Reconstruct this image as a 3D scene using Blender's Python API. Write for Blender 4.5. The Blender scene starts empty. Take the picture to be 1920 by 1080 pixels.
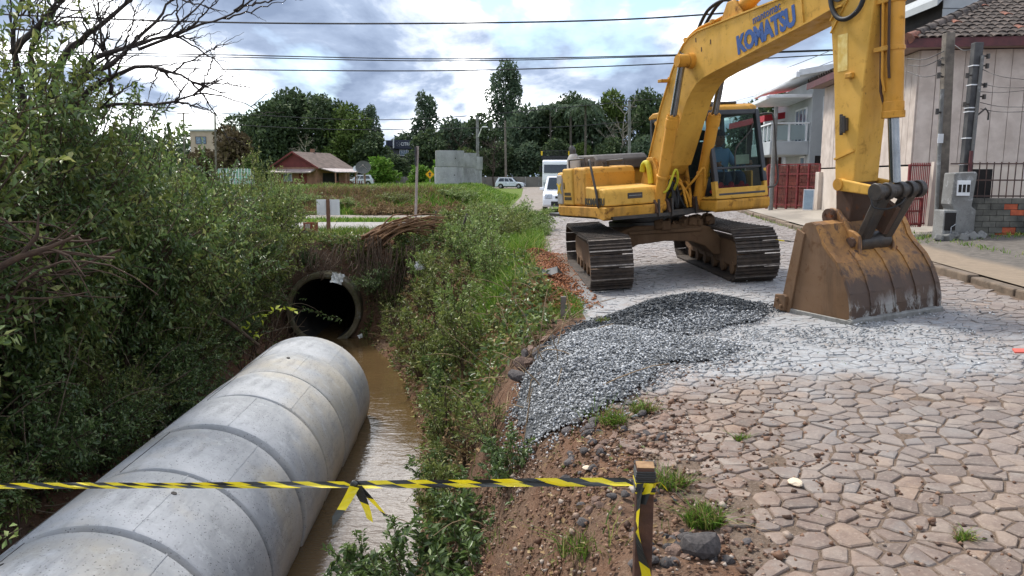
import bpy, bmesh, math, random
import numpy as np
from mathutils import Vector, Matrix
R = math.radians
SC = bpy.context.scene
COL = SC.collection
# ------------------------------------------------------------------ camera
CAM_H = 1.6
PITCH = R(8.5)
cam_d = bpy.data.cameras.new('camera')
cam = bpy.data.objects.new('camera', cam_d)
COL.objects.link(cam)
cam.location = (0, 0, CAM_H)
cam.rotation_euler = (R(90) - PITCH, 0, 0)
cam_d.sensor_width = 36.0
cam_d.lens = 36.0 * 1400 / 1920
cam_d.clip_start = 0.05
cam_d.clip_end = 6000
SC.camera = cam
# ------------------------------------------------------------------ sky
SUN_EL, SUN_AZ = R(52), R(-38)          # azimuth from +Y towards +X (negative: left of the view)
W = bpy.data.worlds.new('World')
SC.world = W
W.use_nodes = True
nt = W.node_tree
nt.nodes.clear()
def wn(t, **kw):
    n = nt.nodes.new(t)
    for k, v in kw.items():
        setattr(n, k, v)
    return n
def lk(a, b):
    nt.links.new(a, b)
out = wn('ShaderNodeOutputWorld')
sky = wn('ShaderNodeTexSky', sky_type='NISHITA', sun_disc=False)
sky.sun_elevation = SUN_EL
sky.sun_rotation = SUN_AZ
sky.air_density = 1.0
sky.dust_density = 0.6
bg1 = wn('ShaderNodeBackground')
bg1.inputs[1].default_value = 0.12
lk(sky.outputs[0], bg1.inputs[0])
tc = wn('ShaderNodeTexCoord')
sep = wn('ShaderNodeSeparateXYZ')
lk(tc.outputs['Generated'], sep.inputs[0])
mz = wn('ShaderNodeMath', operation='MAXIMUM')
lk(sep.outputs[2], mz.inputs[0]); mz.inputs[1].default_value = 0.0
az = wn('ShaderNodeMath', operation='ADD')
lk(mz.outputs[0], az.inputs[0]); az.inputs[1].default_value = 0.22
dx = wn('ShaderNodeMath', operation='DIVIDE'); lk(sep.outputs[0], dx.inputs[0]); lk(az.outputs[0], dx.inputs[1])
dy = wn('ShaderNodeMath', operation='DIVIDE'); lk(sep.outputs[1], dy.inputs[0]); lk(az.outputs[0], dy.inputs[1])
cmb = wn('ShaderNodeCombineXYZ'); lk(dx.outputs[0], cmb.inputs[0]); lk(dy.outputs[0], cmb.inputs[1])
mp = wn('ShaderNodeMapping'); lk(cmb.outputs[0], mp.inputs[0])
mp.inputs['Location'].default_value = (7.3, 1.9, 0.7)
mp.inputs['Scale'].default_value = (1.0, 0.62, 1.0)
def wnoise(scale, detail, rough, dist=0.0, off=None):
    n = wn('ShaderNodeTexNoise')
    n.inputs['Scale'].default_value = scale
    n.inputs['Detail'].default_value = detail
    n.inputs['Roughness'].default_value = rough
    n.inputs['Distortion'].default_value = dist
    if off:
        m2 = wn('ShaderNodeMapping'); lk(mp.outputs[0], m2.inputs[0])
        m2.inputs['Location'].default_value = off
        lk(m2.outputs[0], n.inputs['Vector'])
    else:
        lk(mp.outputs[0], n.inputs['Vector'])
    return n
def wramp(src, pts):
    r = wn('ShaderNodeValToRGB')
    lk(src, r.inputs[0])
    e = r.color_ramp.elements
    while len(e) < len(pts):
        e.new(0.5)
    for el, (p, c) in zip(e, pts):
        el.position = p
        el.color = (c[0], c[1], c[2], 1)
    return r
cover = wnoise(1.35, 6, 0.55, 0.15)
cov_r = wramp(cover.outputs[0], [(0.36, (0, 0, 0)), (0.47, (1, 1, 1))])
shade = wnoise(1.9, 7, 0.56, 0.25, (5.2, 3.1, 2.0))
shade_r = wramp(shade.outputs[0], [(0.37, (0.18, 0.23, 0.335)), (0.47, (0.29, 0.355, 0.48)), (0.545, (0.60, 0.66, 0.76)), (0.61, (2.0, 2.0, 2.02))])
bg2 = wn('ShaderNodeBackground')
bg2.inputs[1].default_value = 1.0
lk(shade_r.outputs[0], bg2.inputs[0])
mx = wn('ShaderNodeMixShader')
lk(cov_r.outputs[0], mx.inputs[0]); lk(bg1.outputs[0], mx.inputs[1]); lk(bg2.outputs[0], mx.inputs[2])
lk(mx.outputs[0], out.inputs[0])
W.cycles.sampling_method = 'MANUAL'
W.cycles.sample_map_resolution = 512
# ------------------------------------------------------------------ sun behind thin cloud
sd = bpy.data.lights.new('sun', 'SUN')
sun = bpy.data.objects.new('sun', sd)
COL.objects.link(sun)
sd.energy = 2.8
sd.angle = R(10)
sd.color = (1.0, 0.95, 0.87)
sdir = Vector((math.sin(SUN_AZ) * math.cos(SUN_EL), math.cos(SUN_AZ) * math.cos(SUN_EL), math.sin(SUN_EL)))
sun.rotation_euler = sdir.to_track_quat('Z', 'Y').to_euler()
# ------------------------------------------------------------------ view
SC.view_settings.view_transform = 'Standard'
SC.view_settings.look = 'None'
SC.view_settings.exposure = 0.82
SC.view_settings.gamma = 1.0
SC.view_settings.use_curve_mapping = False
SC.cycles.max_bounces = 6
SC.cycles.diffuse_bounces = 3
SC.cycles.glossy_bounces = 3
SC.cycles.transmission_bounces = 4
SC.cycles.transparent_max_bounces = 6
SC.cycles.use_denoising = True
SC.cycles.caustics_reflective = False
SC.cycles.caustics_refractive = False

# ------------------------------------------------------------------ pixel helper: a photograph pixel at a distance Y, or on a height z
_f = np.array([0, math.cos(PITCH), -math.sin(PITCH)]); _u = np.array([0, math.sin(PITCH), math.cos(PITCH)])
def ray(px, py):
    d = _f - _u * (py - 540) / 1400
    d = d + np.array([1., 0, 0]) * (px - 960) / 1400
    return d
def at(px, py, Y):
    d = ray(px, py); t = Y / d[1]
    return Vector((d[0] * t, Y, CAM_H + d[2] * t))
def atz(px, py, z):
    d = ray(px, py); t = (z - CAM_H) / d[2]
    return Vector((d[0] * t, d[1] * t, z))

# ------------------------------------------------------------------ materials
def srgb(r, g, b):
    return tuple(((c / 255.) / 12.92 if c / 255. <= .04045 else ((c / 255. + .055) / 1.055) ** 2.4) for c in (r, g, b))
class NT:
    def __init__(s, name):
        s.m = bpy.data.materials.new(name); s.m.use_nodes = True
        s.t = s.m.node_tree; s.t.nodes.clear()
        s.out = s.t.nodes.new('ShaderNodeOutputMaterial')
        s.b = s.t.nodes.new('ShaderNodeBsdfPrincipled')
        s.t.links.new(s.b.outputs[0], s.out.inputs[0])
        s._co = {}
    def n(s, t, **kw):
        nd = s.t.nodes.new(t)
        for k, v in kw.items():
            setattr(nd, k, v)
        return nd
    def link(s, a, b):
        s.t.links.new(a, b)
    def co(s, kind='Object'):
        if kind not in s._co:
            if kind == 'World':
                s._co[kind] = s.n('ShaderNodeNewGeometry').outputs['Position']
            else:
                s._co[kind] = s.n('ShaderNodeTexCoord').outputs[kind]
        return s._co[kind]
    def noise(s, scale, detail=4, rough=.55, kind='Object', dist=0., stretch=None, vec=None):
        nd = s.n('ShaderNodeTexNoise')
        nd.inputs['Scale'].default_value = scale
        nd.inputs['Detail'].default_value = detail
        nd.inputs['Roughness'].default_value = rough
        nd.inputs['Distortion'].default_value = dist
        v = vec if vec is not None else s.co(kind)
        if stretch:
            mpn = s.n('ShaderNodeMapping'); s.link(v, mpn.inputs[0]); mpn.inputs['Scale'].default_value = stretch
            v = mpn.outputs[0]
        s.link(v, nd.inputs['Vector'])
        return nd.outputs[0]
    def ramp(s, src, pts):
        r = s.n('ShaderNodeValToRGB'); s.link(src, r.inputs[0])
        e = r.color_ramp.elements
        while len(e) < len(pts):
            e.new(.5)
        for el, (p, c) in zip(e, pts):
            el.position = p
            c = (c, c, c) if isinstance(c, (int, float)) else c
            el.color = (c[0], c[1], c[2], 1)
        return r.outputs[0]
    def mix(s, fac, a, b, mode='MIX'):
        nd = s.n('ShaderNodeMix', data_type='RGBA', blend_type=mode)
        for sock, v in ((nd.inputs[0], fac), (nd.inputs[6], a), (nd.inputs[7], b)):
            if isinstance(v, (int, float)):
                sock.default_value = v
            elif isinstance(v, tuple):
                sock.default_value = (*v[:3], 1)
            else:
                s.link(v, sock)
        return nd.outputs[2]
    def math(s, op, a, b=None, clamp=False):
        nd = s.n('ShaderNodeMath', operation=op, use_clamp=clamp)
        for sock, v in ((nd.inputs[0], a), (nd.inputs[1], b)):
            if v is None:
                continue
            if isinstance(v, (int, float)):
                sock.default_value = v
            else:
                s.link(v, sock)
        return nd.outputs[0]
    def bump(s, h, strength=.3, dist=.02):
        nd = s.n('ShaderNodeBump'); nd.inputs['Strength'].default_value = strength; nd.inputs['Distance'].default_value = dist
        s.link(h, nd.inputs['Height']); s.link(nd.outputs[0], s.b.inputs['Normal'])
    def set(s, color=None, rough=None, metal=None, spec=None, **kw):
        for k, v in (('Base Color', color), ('Roughness', rough), ('Metallic', metal), ('Specular IOR Level', spec), *kw.items()):
            if v is None:
                continue
            sock = s.b.inputs[k]
            if isinstance(v, (int, float)):
                sock.default_value = v
            elif isinstance(v, tuple):
                sock.default_value = (*v[:3], 1)
            else:
                s.link(v, sock)
        return s
def simple(name, c1, c2=None, scale=6., rough=.8, metal=0., bump=.0, bscale=None, bdist=.01, kind='Object', spec=.4, detail=5, lo=.35, hi=.65, rnd=0.):
    """two-tone noise paint with optional fine relief; rnd: brightness spread between objects"""
    t = NT(name)
    c2 = c2 or tuple(c * .75 for c in c1)
    col = t.mix(t.ramp(t.noise(scale, detail, .6, kind), [(lo, 0.), (hi, 1.)]), c1, c2)
    if rnd:
        oi = t.n('ShaderNodeObjectInfo').outputs['Random']
        v = t.math('ADD', t.math('MULTIPLY', oi, 2 * rnd), 1 - rnd)
        hs = t.n('ShaderNodeHueSaturation'); t.link(v, hs.inputs['Value']); t.link(col, hs.inputs['Color'])
        col = hs.outputs[0]
    t.set(color=col, rough=rough, metal=metal, spec=spec)
    if bump:
        t.bump(t.noise(bscale or scale * 8, 4, .6, kind), bump, bdist)
    return t.m
def leafmat(name, c1, c2, c3, rough=.5, trans=.25, spec=.35):
    """leaf colour differs from leaf to leaf; a little light comes through"""
    t = NT(name)
    g = t.n('ShaderNodeNewGeometry')
    col = t.ramp(g.outputs['Random Per Island'], [(0., c1), (.45, c2), (.85, c2), (1., c3)])
    t.set(color=col, rough=rough, spec=spec)
    tr = t.n('ShaderNodeBsdfTranslucent'); t.link(col, tr.inputs[0])
    ms = t.n('ShaderNodeMixShader'); ms.inputs[0].default_value = trans
    t.link(t.b.outputs[0], ms.inputs[1]); t.link(tr.outputs[0], ms.inputs[2]); t.link(ms.outputs[0], t.out.inputs[0])
    return t.m
def glassmat(name, tint, rough=.03, alpha=.35, spec=.6):
    t = NT(name)
    t.set(color=tint, rough=rough, spec=spec)
    tr = t.n('ShaderNodeBsdfTransparent'); tr.inputs[0].default_value = (.55, .68, .66, 1)
    ms = t.n('ShaderNodeMixShader'); ms.inputs[0].default_value = alpha
    t.link(tr.outputs[0], ms.inputs[1]); t.link(t.b.outputs[0], ms.inputs[2]); t.link(ms.outputs[0], t.out.inputs[0])
    return t.m

# ------------------------------------------------------------------ mesh helpers
def np_mesh(name, V, F, mats=None, midx=None, smooth=False):
    V = np.asarray(V, dtype=np.float32).reshape(-1, 3)
    F = np.asarray(F, dtype=np.int32)
    me = bpy.data.meshes.new(name)
    k = F.shape[1]
    me.vertices.add(len(V)); me.vertices.foreach_set('co', V.ravel())
    me.loops.add(F.size); me.loops.foreach_set('vertex_index', F.ravel())
    me.polygons.add(len(F))
    me.polygons.foreach_set('loop_start', np.arange(0, F.size, k, dtype=np.int32))
    me.polygons.foreach_set('loop_total', np.full(len(F), k, dtype=np.int32))
    for m in (mats or []):
        me.materials.append(m)
    if midx is not None:
        me.polygons.foreach_set('material_index', np.asarray(midx, dtype=np.int32))
    if smooth:
        me.polygons.foreach_set('use_smooth', np.ones(len(F), dtype=bool))
    me.update(calc_edges=True)
    return me
def link(name, data, parent=None, loc=None, rot=None):
    o = bpy.data.objects.new(name, data)
    COL.objects.link(o)
    if parent is not None:
        o.parent = parent
    if loc is not None:
        o.location = loc
    if rot is not None:
        o.rotation_euler = rot
    return o
def tag(o, label=None, cat=None, group=None, kind=None):
    for k, v in (('label', label), ('category', cat), ('group', group), ('kind', kind)):
        if v:
            o[k] = v
    return o
def thing(name, label, cat, loc=(0, 0, 0), rotz=0., group=None):
    o = link(name, None, None, loc, (0, 0, rotz))
    o.empty_display_size = .2
    return tag(o, label, cat, group)
def copy_tree(o, parent=None):
    c = o.copy(); COL.objects.link(c)
    c.parent = parent
    for ch in list(o.children):
        copy_tree(ch, c)
    return c
class MB:
    """collects shapes; build() links them as one mesh object"""
    def __init__(s):
        s.v = []; s.f = []; s.mi = []; s.cur = 0; s.M = None
    def _add(s, vs, fs):
        b = len(s.v)
        if s.M is not None:
            vs = [s.M @ Vector(p) for p in vs]
        s.v.extend(tuple(p) for p in vs)
        s.f.extend(tuple(b + i for i in f) for f in fs)
        s.mi.extend([s.cur] * len(fs))
        return s
    def box(s, c, d, rot=None):
        hx, hy, hz = d[0] / 2, d[1] / 2, d[2] / 2
        vs = [Vector((x, y, z)) for x in (-hx, hx) for y in (-hy, hy) for z in (-hz, hz)]
        if rot is not None:
            m = rot if isinstance(rot, Matrix) else Matrix.Rotation(rot, 3, 'Z')
            vs = [m @ v for v in vs]
        c = Vector(c)
        return s._add([v + c for v in vs], [(0, 1, 3, 2), (4, 6, 7, 5), (0, 4, 5, 1), (2, 3, 7, 6), (0, 2, 6, 4), (1, 5, 7, 3)])
    def bb(s, lo, hi):
        return s.box([(a + b) / 2 for a, b in zip(lo, hi)], [abs(b - a) for a, b in zip(lo, hi)])
    def beam(s, p, q, w, h, up=(0, 0, 1)):
        p, q = Vector(p), Vector(q); d = q - p; L = d.length; d.normalize()
        a = d.cross(Vector(up))
        if a.length < 1e-4:
            a = d.cross(Vector((1, 0, 0)))
        a.normalize(); b = a.cross(d)
        vs = []
        for o in (p, q):
            for sa, sb in ((-1, -1), (1, -1), (1, 1), (-1, 1)):
                vs.append(o + a * (sa * w / 2) + b * (sb * h / 2))
        return s._add(vs, [(3, 2, 1, 0), (4, 5, 6, 7), (0, 1, 5, 4), (1, 2, 6, 5), (2, 3, 7, 6), (3, 0, 4, 7)])
    def tube(s, pts, r, n=8, cap=True):
        pts = [Vector(p) for p in pts]
        rs = r if isinstance(r, (list, tuple)) else [r] * len(pts)
        vs, fs = [], []
        prev = None
        for i, p in enumerate(pts):
            t = (pts[min(i + 1, len(pts) - 1)] - pts[max(i - 1, 0)])
            t.normalize()
            if prev is None:
                a = t.cross(Vector((0, 0, 1)))
                if a.length < .05:
                    a = t.cross(Vector((1, 0, 0)))
            else:
                a = prev - t * prev.dot(t)
            a.normalize(); prev = a
            b = t.cross(a)
            for k in range(n):
                an = 2 * math.pi * k / n
                vs.append(p + (a * math.cos(an) + b * math.sin(an)) * rs[i])
        for i in range(len(pts) - 1):
            for k in range(n):
                k2 = (k + 1) % n
                fs.append((i * n + k, i * n + k2, (i + 1) * n + k2, (i + 1) * n + k))
        if cap:
            fs.append(tuple(range(n - 1, -1, -1)))
            fs.append(tuple((len(pts) - 1) * n + k for k in range(n)))
        return s._add(vs, fs)
    def prism(s, prof, lo, hi, axis='y'):
        """2D outline extruded along an axis: for y the outline is (x,z), x: (y,z), z: (x,y)"""
        n = len(prof)
        def P(a, b, c):
            return {'y': (a, c, b), 'x': (c, a, b), 'z': (a, b, c)}[axis]
        vs = [P(a, b, lo) for a, b in prof] + [P(a, b, hi) for a, b in prof]
        area = sum(prof[i][0] * prof[(i + 1) % n][1] - prof[(i + 1) % n][0] * prof[i][1] for i in range(n))
        fl = (area > 0) != (axis == 'y')
        f0 = tuple(range(n)); f1 = tuple(range(n, 2 * n))
        fs = [f0[::-1] if fl else f0, f1 if fl else f1[::-1]]
        for i in range(n):
            j = (i + 1) % n
            q = (i, j, n + j, n + i)
            fs.append(q if fl else q[::-1])
        return s._add(vs, fs)
    def quad(s, a, b, c, d):
        return s._add([a, b, c, d], [(0, 1, 2, 3)])
    def lathe(s, prof, n=24, c=(0, 0, 0), axis='z', close=False):
        """(r, h) outline turned about an axis"""
        vs, fs = [], []
        m = len(prof)
        for k in range(n):
            an = 2 * math.pi * k / n
            for r, h in prof:
                x, y = r * math.cos(an), r * math.sin(an)
                p = {'z': (x, y, h), 'y': (x, h, y), 'x': (h, x, y)}[axis]
                vs.append((p[0] + c[0], p[1] + c[1], p[2] + c[2]))
        for k in range(n):
            k2 = (k + 1) % n
            for i in range(m if close else m - 1):
                j = (i + 1) % m
                q = (k * m + i, k2 * m + i, k2 * m + j, k * m + j)
                fs.append(q if axis != 'y' else q[::-1])
        return s._add(vs, fs)
    def mesh(s, name, mats, smooth=None):
        me = bpy.data.meshes.new(name)
        me.from_pydata([tuple(v) for v in s.v], [], s.f)
        for m in (mats if isinstance(mats, (list, tuple)) else [mats]):
            me.materials.append(m)
        if any(s.mi):
            me.polygons.foreach_set('material_index', s.mi)
        if smooth is not None:
            me.polygons.foreach_set('use_smooth', [True] * len(me.polygons))
            me.set_sharp_from_angle(angle=R(smooth))
        me.update()
        return me
    def build(s, name, mats, parent=None, smooth=None, bevel=0., loc=None, rot=None, seg=2):
        o = link(name, s.mesh(name, mats, smooth), parent, loc, rot)
        if bevel:
            b = o.modifiers.new('bevel', 'BEVEL'); b.width = bevel; b.segments = seg; b.limit_method = 'ANGLE'; b.angle_limit = R(35)
            b.harden_normals = False
        return o
def text_mesh(name, body, size, mat, offset=0., extrude=.002, shear=0., spacing=1.):
    cu = bpy.data.curves.new(name, 'FONT')
    cu.body = body; cu.size = size; cu.offset = offset; cu.extrude = extrude; cu.shear = shear; cu.space_character = spacing
    cu.align_x = 'CENTER'; cu.align_y = 'CENTER'; cu.resolution_u = 3
    o = bpy.data.objects.new(name, cu); COL.objects.link(o)
    dg = bpy.context.evaluated_depsgraph_get()
    me = bpy.data.meshes.new_from_object(o.evaluated_get(dg))
    bpy.data.objects.remove(o); bpy.data.curves.remove(cu)
    me.materials.clear(); me.materials.append(mat)
    return me
def cr(pts, n=5):
    """smooth curve through the points"""
    P = [Vector(p) for p in pts]; o_ = []
    for i in range(len(P) - 1):
        a, b, c, d = P[max(i - 1, 0)], P[i], P[i + 1], P[min(i + 2, len(P) - 1)]
        for k in range(n):
            u = k / n
            o_.append(.5 * (2 * b + (c - a) * u + (2 * a - 5 * b + 4 * c - d) * u * u + (3 * b - a - 3 * c + d) * u ** 3))
    return o_ + [P[-1]]
def smoothstep(a, b, x):
    t = np.clip((x - a) / (b - a), 0, 1)
    return t * t * (3 - 2 * t)
# cheap value noise for terrain and heaps
_vn = np.random.default_rng(5).random((256, 256))
def vnoise(x, y, s=1.):
    x = np.asarray(x, float) * s; y = np.asarray(y, float) * s
    xi = np.floor(x).astype(int); yi = np.floor(y).astype(int)
    fx = x - xi; fy = y - yi
    fx = fx * fx * (3 - 2 * fx); fy = fy * fy * (3 - 2 * fy)
    a = _vn[xi % 256, yi % 256]; b = _vn[(xi + 1) % 256, yi % 256]
    c = _vn[xi % 256, (yi + 1) % 256]; d = _vn[(xi + 1) % 256, (yi + 1) % 256]
    return (a * (1 - fx) + b * fx) * (1 - fy) + (c * (1 - fx) + d * fx) * fy - .5
# ================================================================== TERRAIN
WATER_Z = -2.25
_yw = [0, 2, 4, 7.75, 10.6, 13, 15.4, 17.8, 25]
def xr_w(y): return np.interp(y, _yw, [-.45, -.5, -.75, -1.05, -1.35, -1.9, -2.6, -3.6, -3.6])
def xr_t(y): return np.interp(y, _yw, [.55, .55, .62, .60, .28, .20, .0, -.9, -.9])
def xl_w(y): return np.interp(y, _yw, [-4.3, -4.3, -4.3, -4.35, -4.6, -4.8, -5.0, -5.45, -5.45])
def xl_t(y): return np.interp(y, _yw, [-6.6, -6.6, -6.6, -6.7, -6.9, -7.0, -7.0, -7.0, -7.0])
CUL = (-4.5, 17.75, -1.55)
def xk(y): return 5.5 + .125 * (np.asarray(y, float) - 8)
def gz(x, y):
    x = np.asarray(x, float); y = np.asarray(y, float)
    base = .06 * np.clip(x - .8, 0, 6.5) * (1 - .75 * smoothstep(24, 45, y))
    base = base + .85 * smoothstep(31.5, 37, y) * (1 - smoothstep(55, 75, y)) * smoothstep(-.2, -3.2, x + (y - 31) * -.02) * (1 + .25 * vnoise(x, y, .35))
    base = base + .16 * np.exp(-((x - .45) / .38) ** 2) * smoothstep(8.6, 9.6, y) * (1 - smoothstep(14.2, 15.6, y)) * (1 + .9 * vnoise(x, y, 1.7))
    rt, rw, lw, lt = xr_t(y), xr_w(y), xl_w(y), xl_t(y)
    bed = -2.75
    tr = np.clip((x - rw) / (rt - rw), -.35, 1)
    zr = -2.3 + (2.3) * np.where(tr > 0, np.sin(np.clip(tr, 0, 1) * math.pi / 2) ** 1.15, tr * 1.3)
    tl = np.clip((lw - x) / (lw - lt), -.35, 1)
    zl = -2.3 + 2.1 * np.where(tl > 0, np.clip(tl, 0, 1) ** .9, tl * 1.3)
    ch = np.where(x > (rw + lw) / 2, np.maximum(zr, bed), np.maximum(zl, bed))
    inside = (x < rt) & (x > lt)
    ch = np.where(inside, ch, 0.)
    m = smoothstep(18.25, 17.5, y)
    z = base + ch * m
    rough = smoothstep(1.1, .3, x) * smoothstep(26, 20, y)
    z = z + rough * (.16 * vnoise(x, y, 1.4) + .09 * vnoise(x + 9, y, 3.7) + .045 * vnoise(x, y + 5, 9.)) * np.where(inside, 1., .4)
    return z
def gzs(x, y):
    return float(gz(np.array([x]), np.array([y]))[0])
def lines(lo, hi, step, far, grow=1.28):
    a = list(np.arange(lo, hi + 1e-6, step)); s = step
    up = [a[-1]]; dn = [a[0]]
    while up[-1] < far:
        s *= grow; up.append(up[-1] + s); dn.append(dn[-1] - s)
    return np.array(sorted(set(dn[1:] + a + up[1:])))
gx = lines(-8.5, 8.5, .11, 2500)
gy = np.concatenate([np.arange(-6, .6, .6), np.arange(.6, 17.2, .11), np.arange(17.2, 18.5, .03), np.arange(18.5, 22, .11), np.arange(22, 80, .7), lines(80, 82, 1., 3500)[lines(80, 82, 1., 3500) > 80]])
GX, GY = np.meshgrid(gx, gy)
GZ = gz(GX, GY)
V = np.stack([GX, GY, GZ], -1).reshape(-1, 3)
nx = len(gx)
I = np.arange(len(gy) - 1)[:, None] * nx + np.arange(nx - 1)[None]
F = np.stack([I, I + 1, I + nx + 1, I + nx], -1).reshape(-1, 4)
fc = V[F].mean(1)
hole = (np.hypot(fc[:, 0] - CUL[0], fc[:, 2] - CUL[2]) < .84) & (fc[:, 1] > 17.3) & (fc[:, 1] < 19.6)
F = F[~hole]
t = NT('soil and grass')
p = t.co('World')
n1 = t.noise(1.1, 6, .6, 'World'); n2 = t.noise(14, 5, .65, 'World'); n3 = t.noise(60, 3, .6, 'World')
soil = t.mix(t.ramp(n2, [(.3, 0.), (.7, 1.)]), srgb(80, 62, 50), srgb(120, 97, 80))
soil = t.mix(t.ramp(n1, [(.42, 0.), (.62, 1.)]), soil, srgb(104, 74, 56))
soil = t.mix(t.ramp(n3, [(.55, 0.), (.75, .5)]), soil, srgb(150, 132, 115))
grs = t.mix(n2, srgb(62, 86, 30), srgb(112, 124, 56))
sp = t.n('ShaderNodeSeparateXYZ'); t.link(p, sp.inputs[0])
far = t.ramp(t.math('MULTIPLY', t.math('ADD', sp.outputs[1], t.math('MULTIPLY', n1, 8.)), .01), [(.24, 0.), (.27, 1.)])
col = t.mix(far, soil, grs)
t.set(color=col, rough=.95, spec=.15)
t.bump(t.math('ADD', t.math('MULTIPLY', n2, 1.), t.math('MULTIPLY', n3, .5)), .8, .04)
M_SOIL = t.m
ground = tag(link('ground', np_mesh('ground', V, F, [M_SOIL], smooth=True)), 'reddish brown soil and rough grass ground with a creek channel', kind='structure')

# ------------------------------------------------------------------ water
t = NT('muddy water')
w1 = t.noise(2.2, 3, .55, 'World', .6, (1., 2.2, 1.)); w2 = t.noise(9., 3, .5, 'World', .8, (1., 2.4, 1.))
t.set(color=t.mix(t.noise(.8, 3, .5, 'World'), srgb(100, 80, 52), srgb(76, 61, 42)), rough=.02, spec=1.0, IOR=1.5)
t.bump(t.math('ADD', t.math('MULTIPLY', w1, .8), t.math('MULTIPLY', w2, .25)), .2, .06)
mb = MB(); mb.quad((-7.5, -5, WATER_Z), (.9, -5, WATER_Z), (.9, 26, WATER_Z), (-7.5, 26, WATER_Z))
tag(mb.build('creek_water', t.m), 'shallow muddy brown creek water reflecting the cloudy sky', kind='structure')

# ------------------------------------------------------------------ cobbled road: dirt joints, then stones on it
def dust_nodes(t):
    """pale stone dust spilled over the road in front of the excavator (a stain with its own outline)"""
    p = t.co('World')
    s = t.n('ShaderNodeSeparateXYZ'); t.link(p, s.inputs[0])
    x, y = s.outputs[0], s.outputs[1]
    nz = t.math('SUBTRACT', t.noise(1.6, 5, .62, 'World'), .5)
    yy = t.math('ADD', t.math('ADD', y, t.math('MULTIPLY', x, .12)), t.math('MULTIPLY', nz, 2.2))
    a = t.n('ShaderNodeMapRange', interpolation_type='SMOOTHSTEP'); t.link(yy, a.inputs[0])
    a.inputs[1].default_value = 5.25; a.inputs[2].default_value = 6.1
    b = t.n('ShaderNodeMapRange', interpolation_type='SMOOTHSTEP'); t.link(yy, b.inputs[0])
    b.inputs[1].default_value = 13.5; b.inputs[2].default_value = 8.6
    xx = t.math('ADD', x, t.math('MULTIPLY', nz, 1.6))
    c = t.n('ShaderNodeMapRange', interpolation_type='SMOOTHSTEP'); t.link(xx, c.inputs[0])
    c.inputs[1].default_value = 5.3; c.inputs[2].default_value = 3.7
    br = t.math('MULTIPLY', t.ramp(t.noise(11, 6, .7, 'World'), [(.30, .25), (.52, 1.)]), t.ramp(t.noise(1.1, 5, .6, 'World'), [(.30, .55), (.5, 1.)]))
    return t.math('MULTIPLY', t.math('MULTIPLY', a.outputs[0], b.outputs[0]), t.math('MULTIPLY', c.outputs[0], br))
t = NT('joint dirt')
n2 = t.noise(22, 5, .65, 'World'); n3 = t.noise(90, 3, .6, 'World')
col = t.mix(t.ramp(n2, [(.3, 0.), (.7, 1.)]), srgb(92, 78, 67), srgb(126, 109, 95))
col = t.mix(t.ramp(n3, [(.58, 0.), (.72, .7)]), col, srgb(150, 140, 130))
dm = dust_nodes(t)
col = t.mix(dm, col, srgb(146, 148, 150))
t.set(color=col, rough=.95, spec=.15); t.bump(t.math('ADD', n2, n3), .8, .02)
M_JOINT = t.m
ys = np.arange(1.2, 31.6, .3)
V, F = [], []
for i, y in enumerate(ys):
    l = .78 + .16 * float(vnoise(3., y, 1.3)) + (.0 if y > 4.6 else .06 * (4.6 - y))
    r = float(xk(y)) + .02
    for j in range(13):
        x = l + (r - l) * j / 12
        V.append((x, y, gzs(x, y) + .006))
for i in range(len(ys) - 1):
    for j in range(12):
        a = i * 13 + j
        F.append((a, a + 1, a + 14, a + 13))
road = tag(link('cobbled_road', np_mesh('cobbled_road', V, F, [M_JOINT], smooth=True)), 'street paved with irregular brown and grey stones', kind='structure')
t = NT('paving stone')
g = t.n('ShaderNodeNewGeometry'); oi = t.n('ShaderNodeObjectInfo')
rnd = t.math('FRACT', t.math('ADD', g.outputs['Random Per Island'], oi.outputs['Random']))
col = t.ramp(rnd, [(0., srgb(98, 87, 79)), (.25, srgb(120, 106, 96)), (.55, srgb(138, 124, 112)), (.80, srgb(140, 118, 100)), (.93, srgb(116, 110, 106)), (1., srgb(160, 148, 134))])
n1 = t.noise(7, 6, .65, 'World'); n2 = t.noise(48, 5, .7, 'World'); n0 = t.noise(.55, 4, .6, 'World')
col = t.mix(t.ramp(n1, [(.35, .75), (.62, 0.)]), col, srgb(104, 86, 76))
col = t.mix(t.ramp(n2, [(.52, 0.), (.72, .5)]), col, srgb(168, 152, 138))
col = t.mix(t.ramp(n0, [(.45, 0.), (.65, .55)]), col, srgb(132, 128, 126))
sp = t.n('ShaderNodeSeparateXYZ'); t.link(t.co('World'), sp.inputs[0])
fy = t.n('ShaderNodeMapRange'); t.link(sp.outputs[1], fy.inputs[0]); fy.inputs[1].default_value = 5; fy.inputs[2].default_value = 11
col = t.mix(t.math('MULTIPLY', fy.outputs[0], .6), col, srgb(136, 131, 129))  # greyer with distance: pale sky sheen painted into the stone colour
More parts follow.
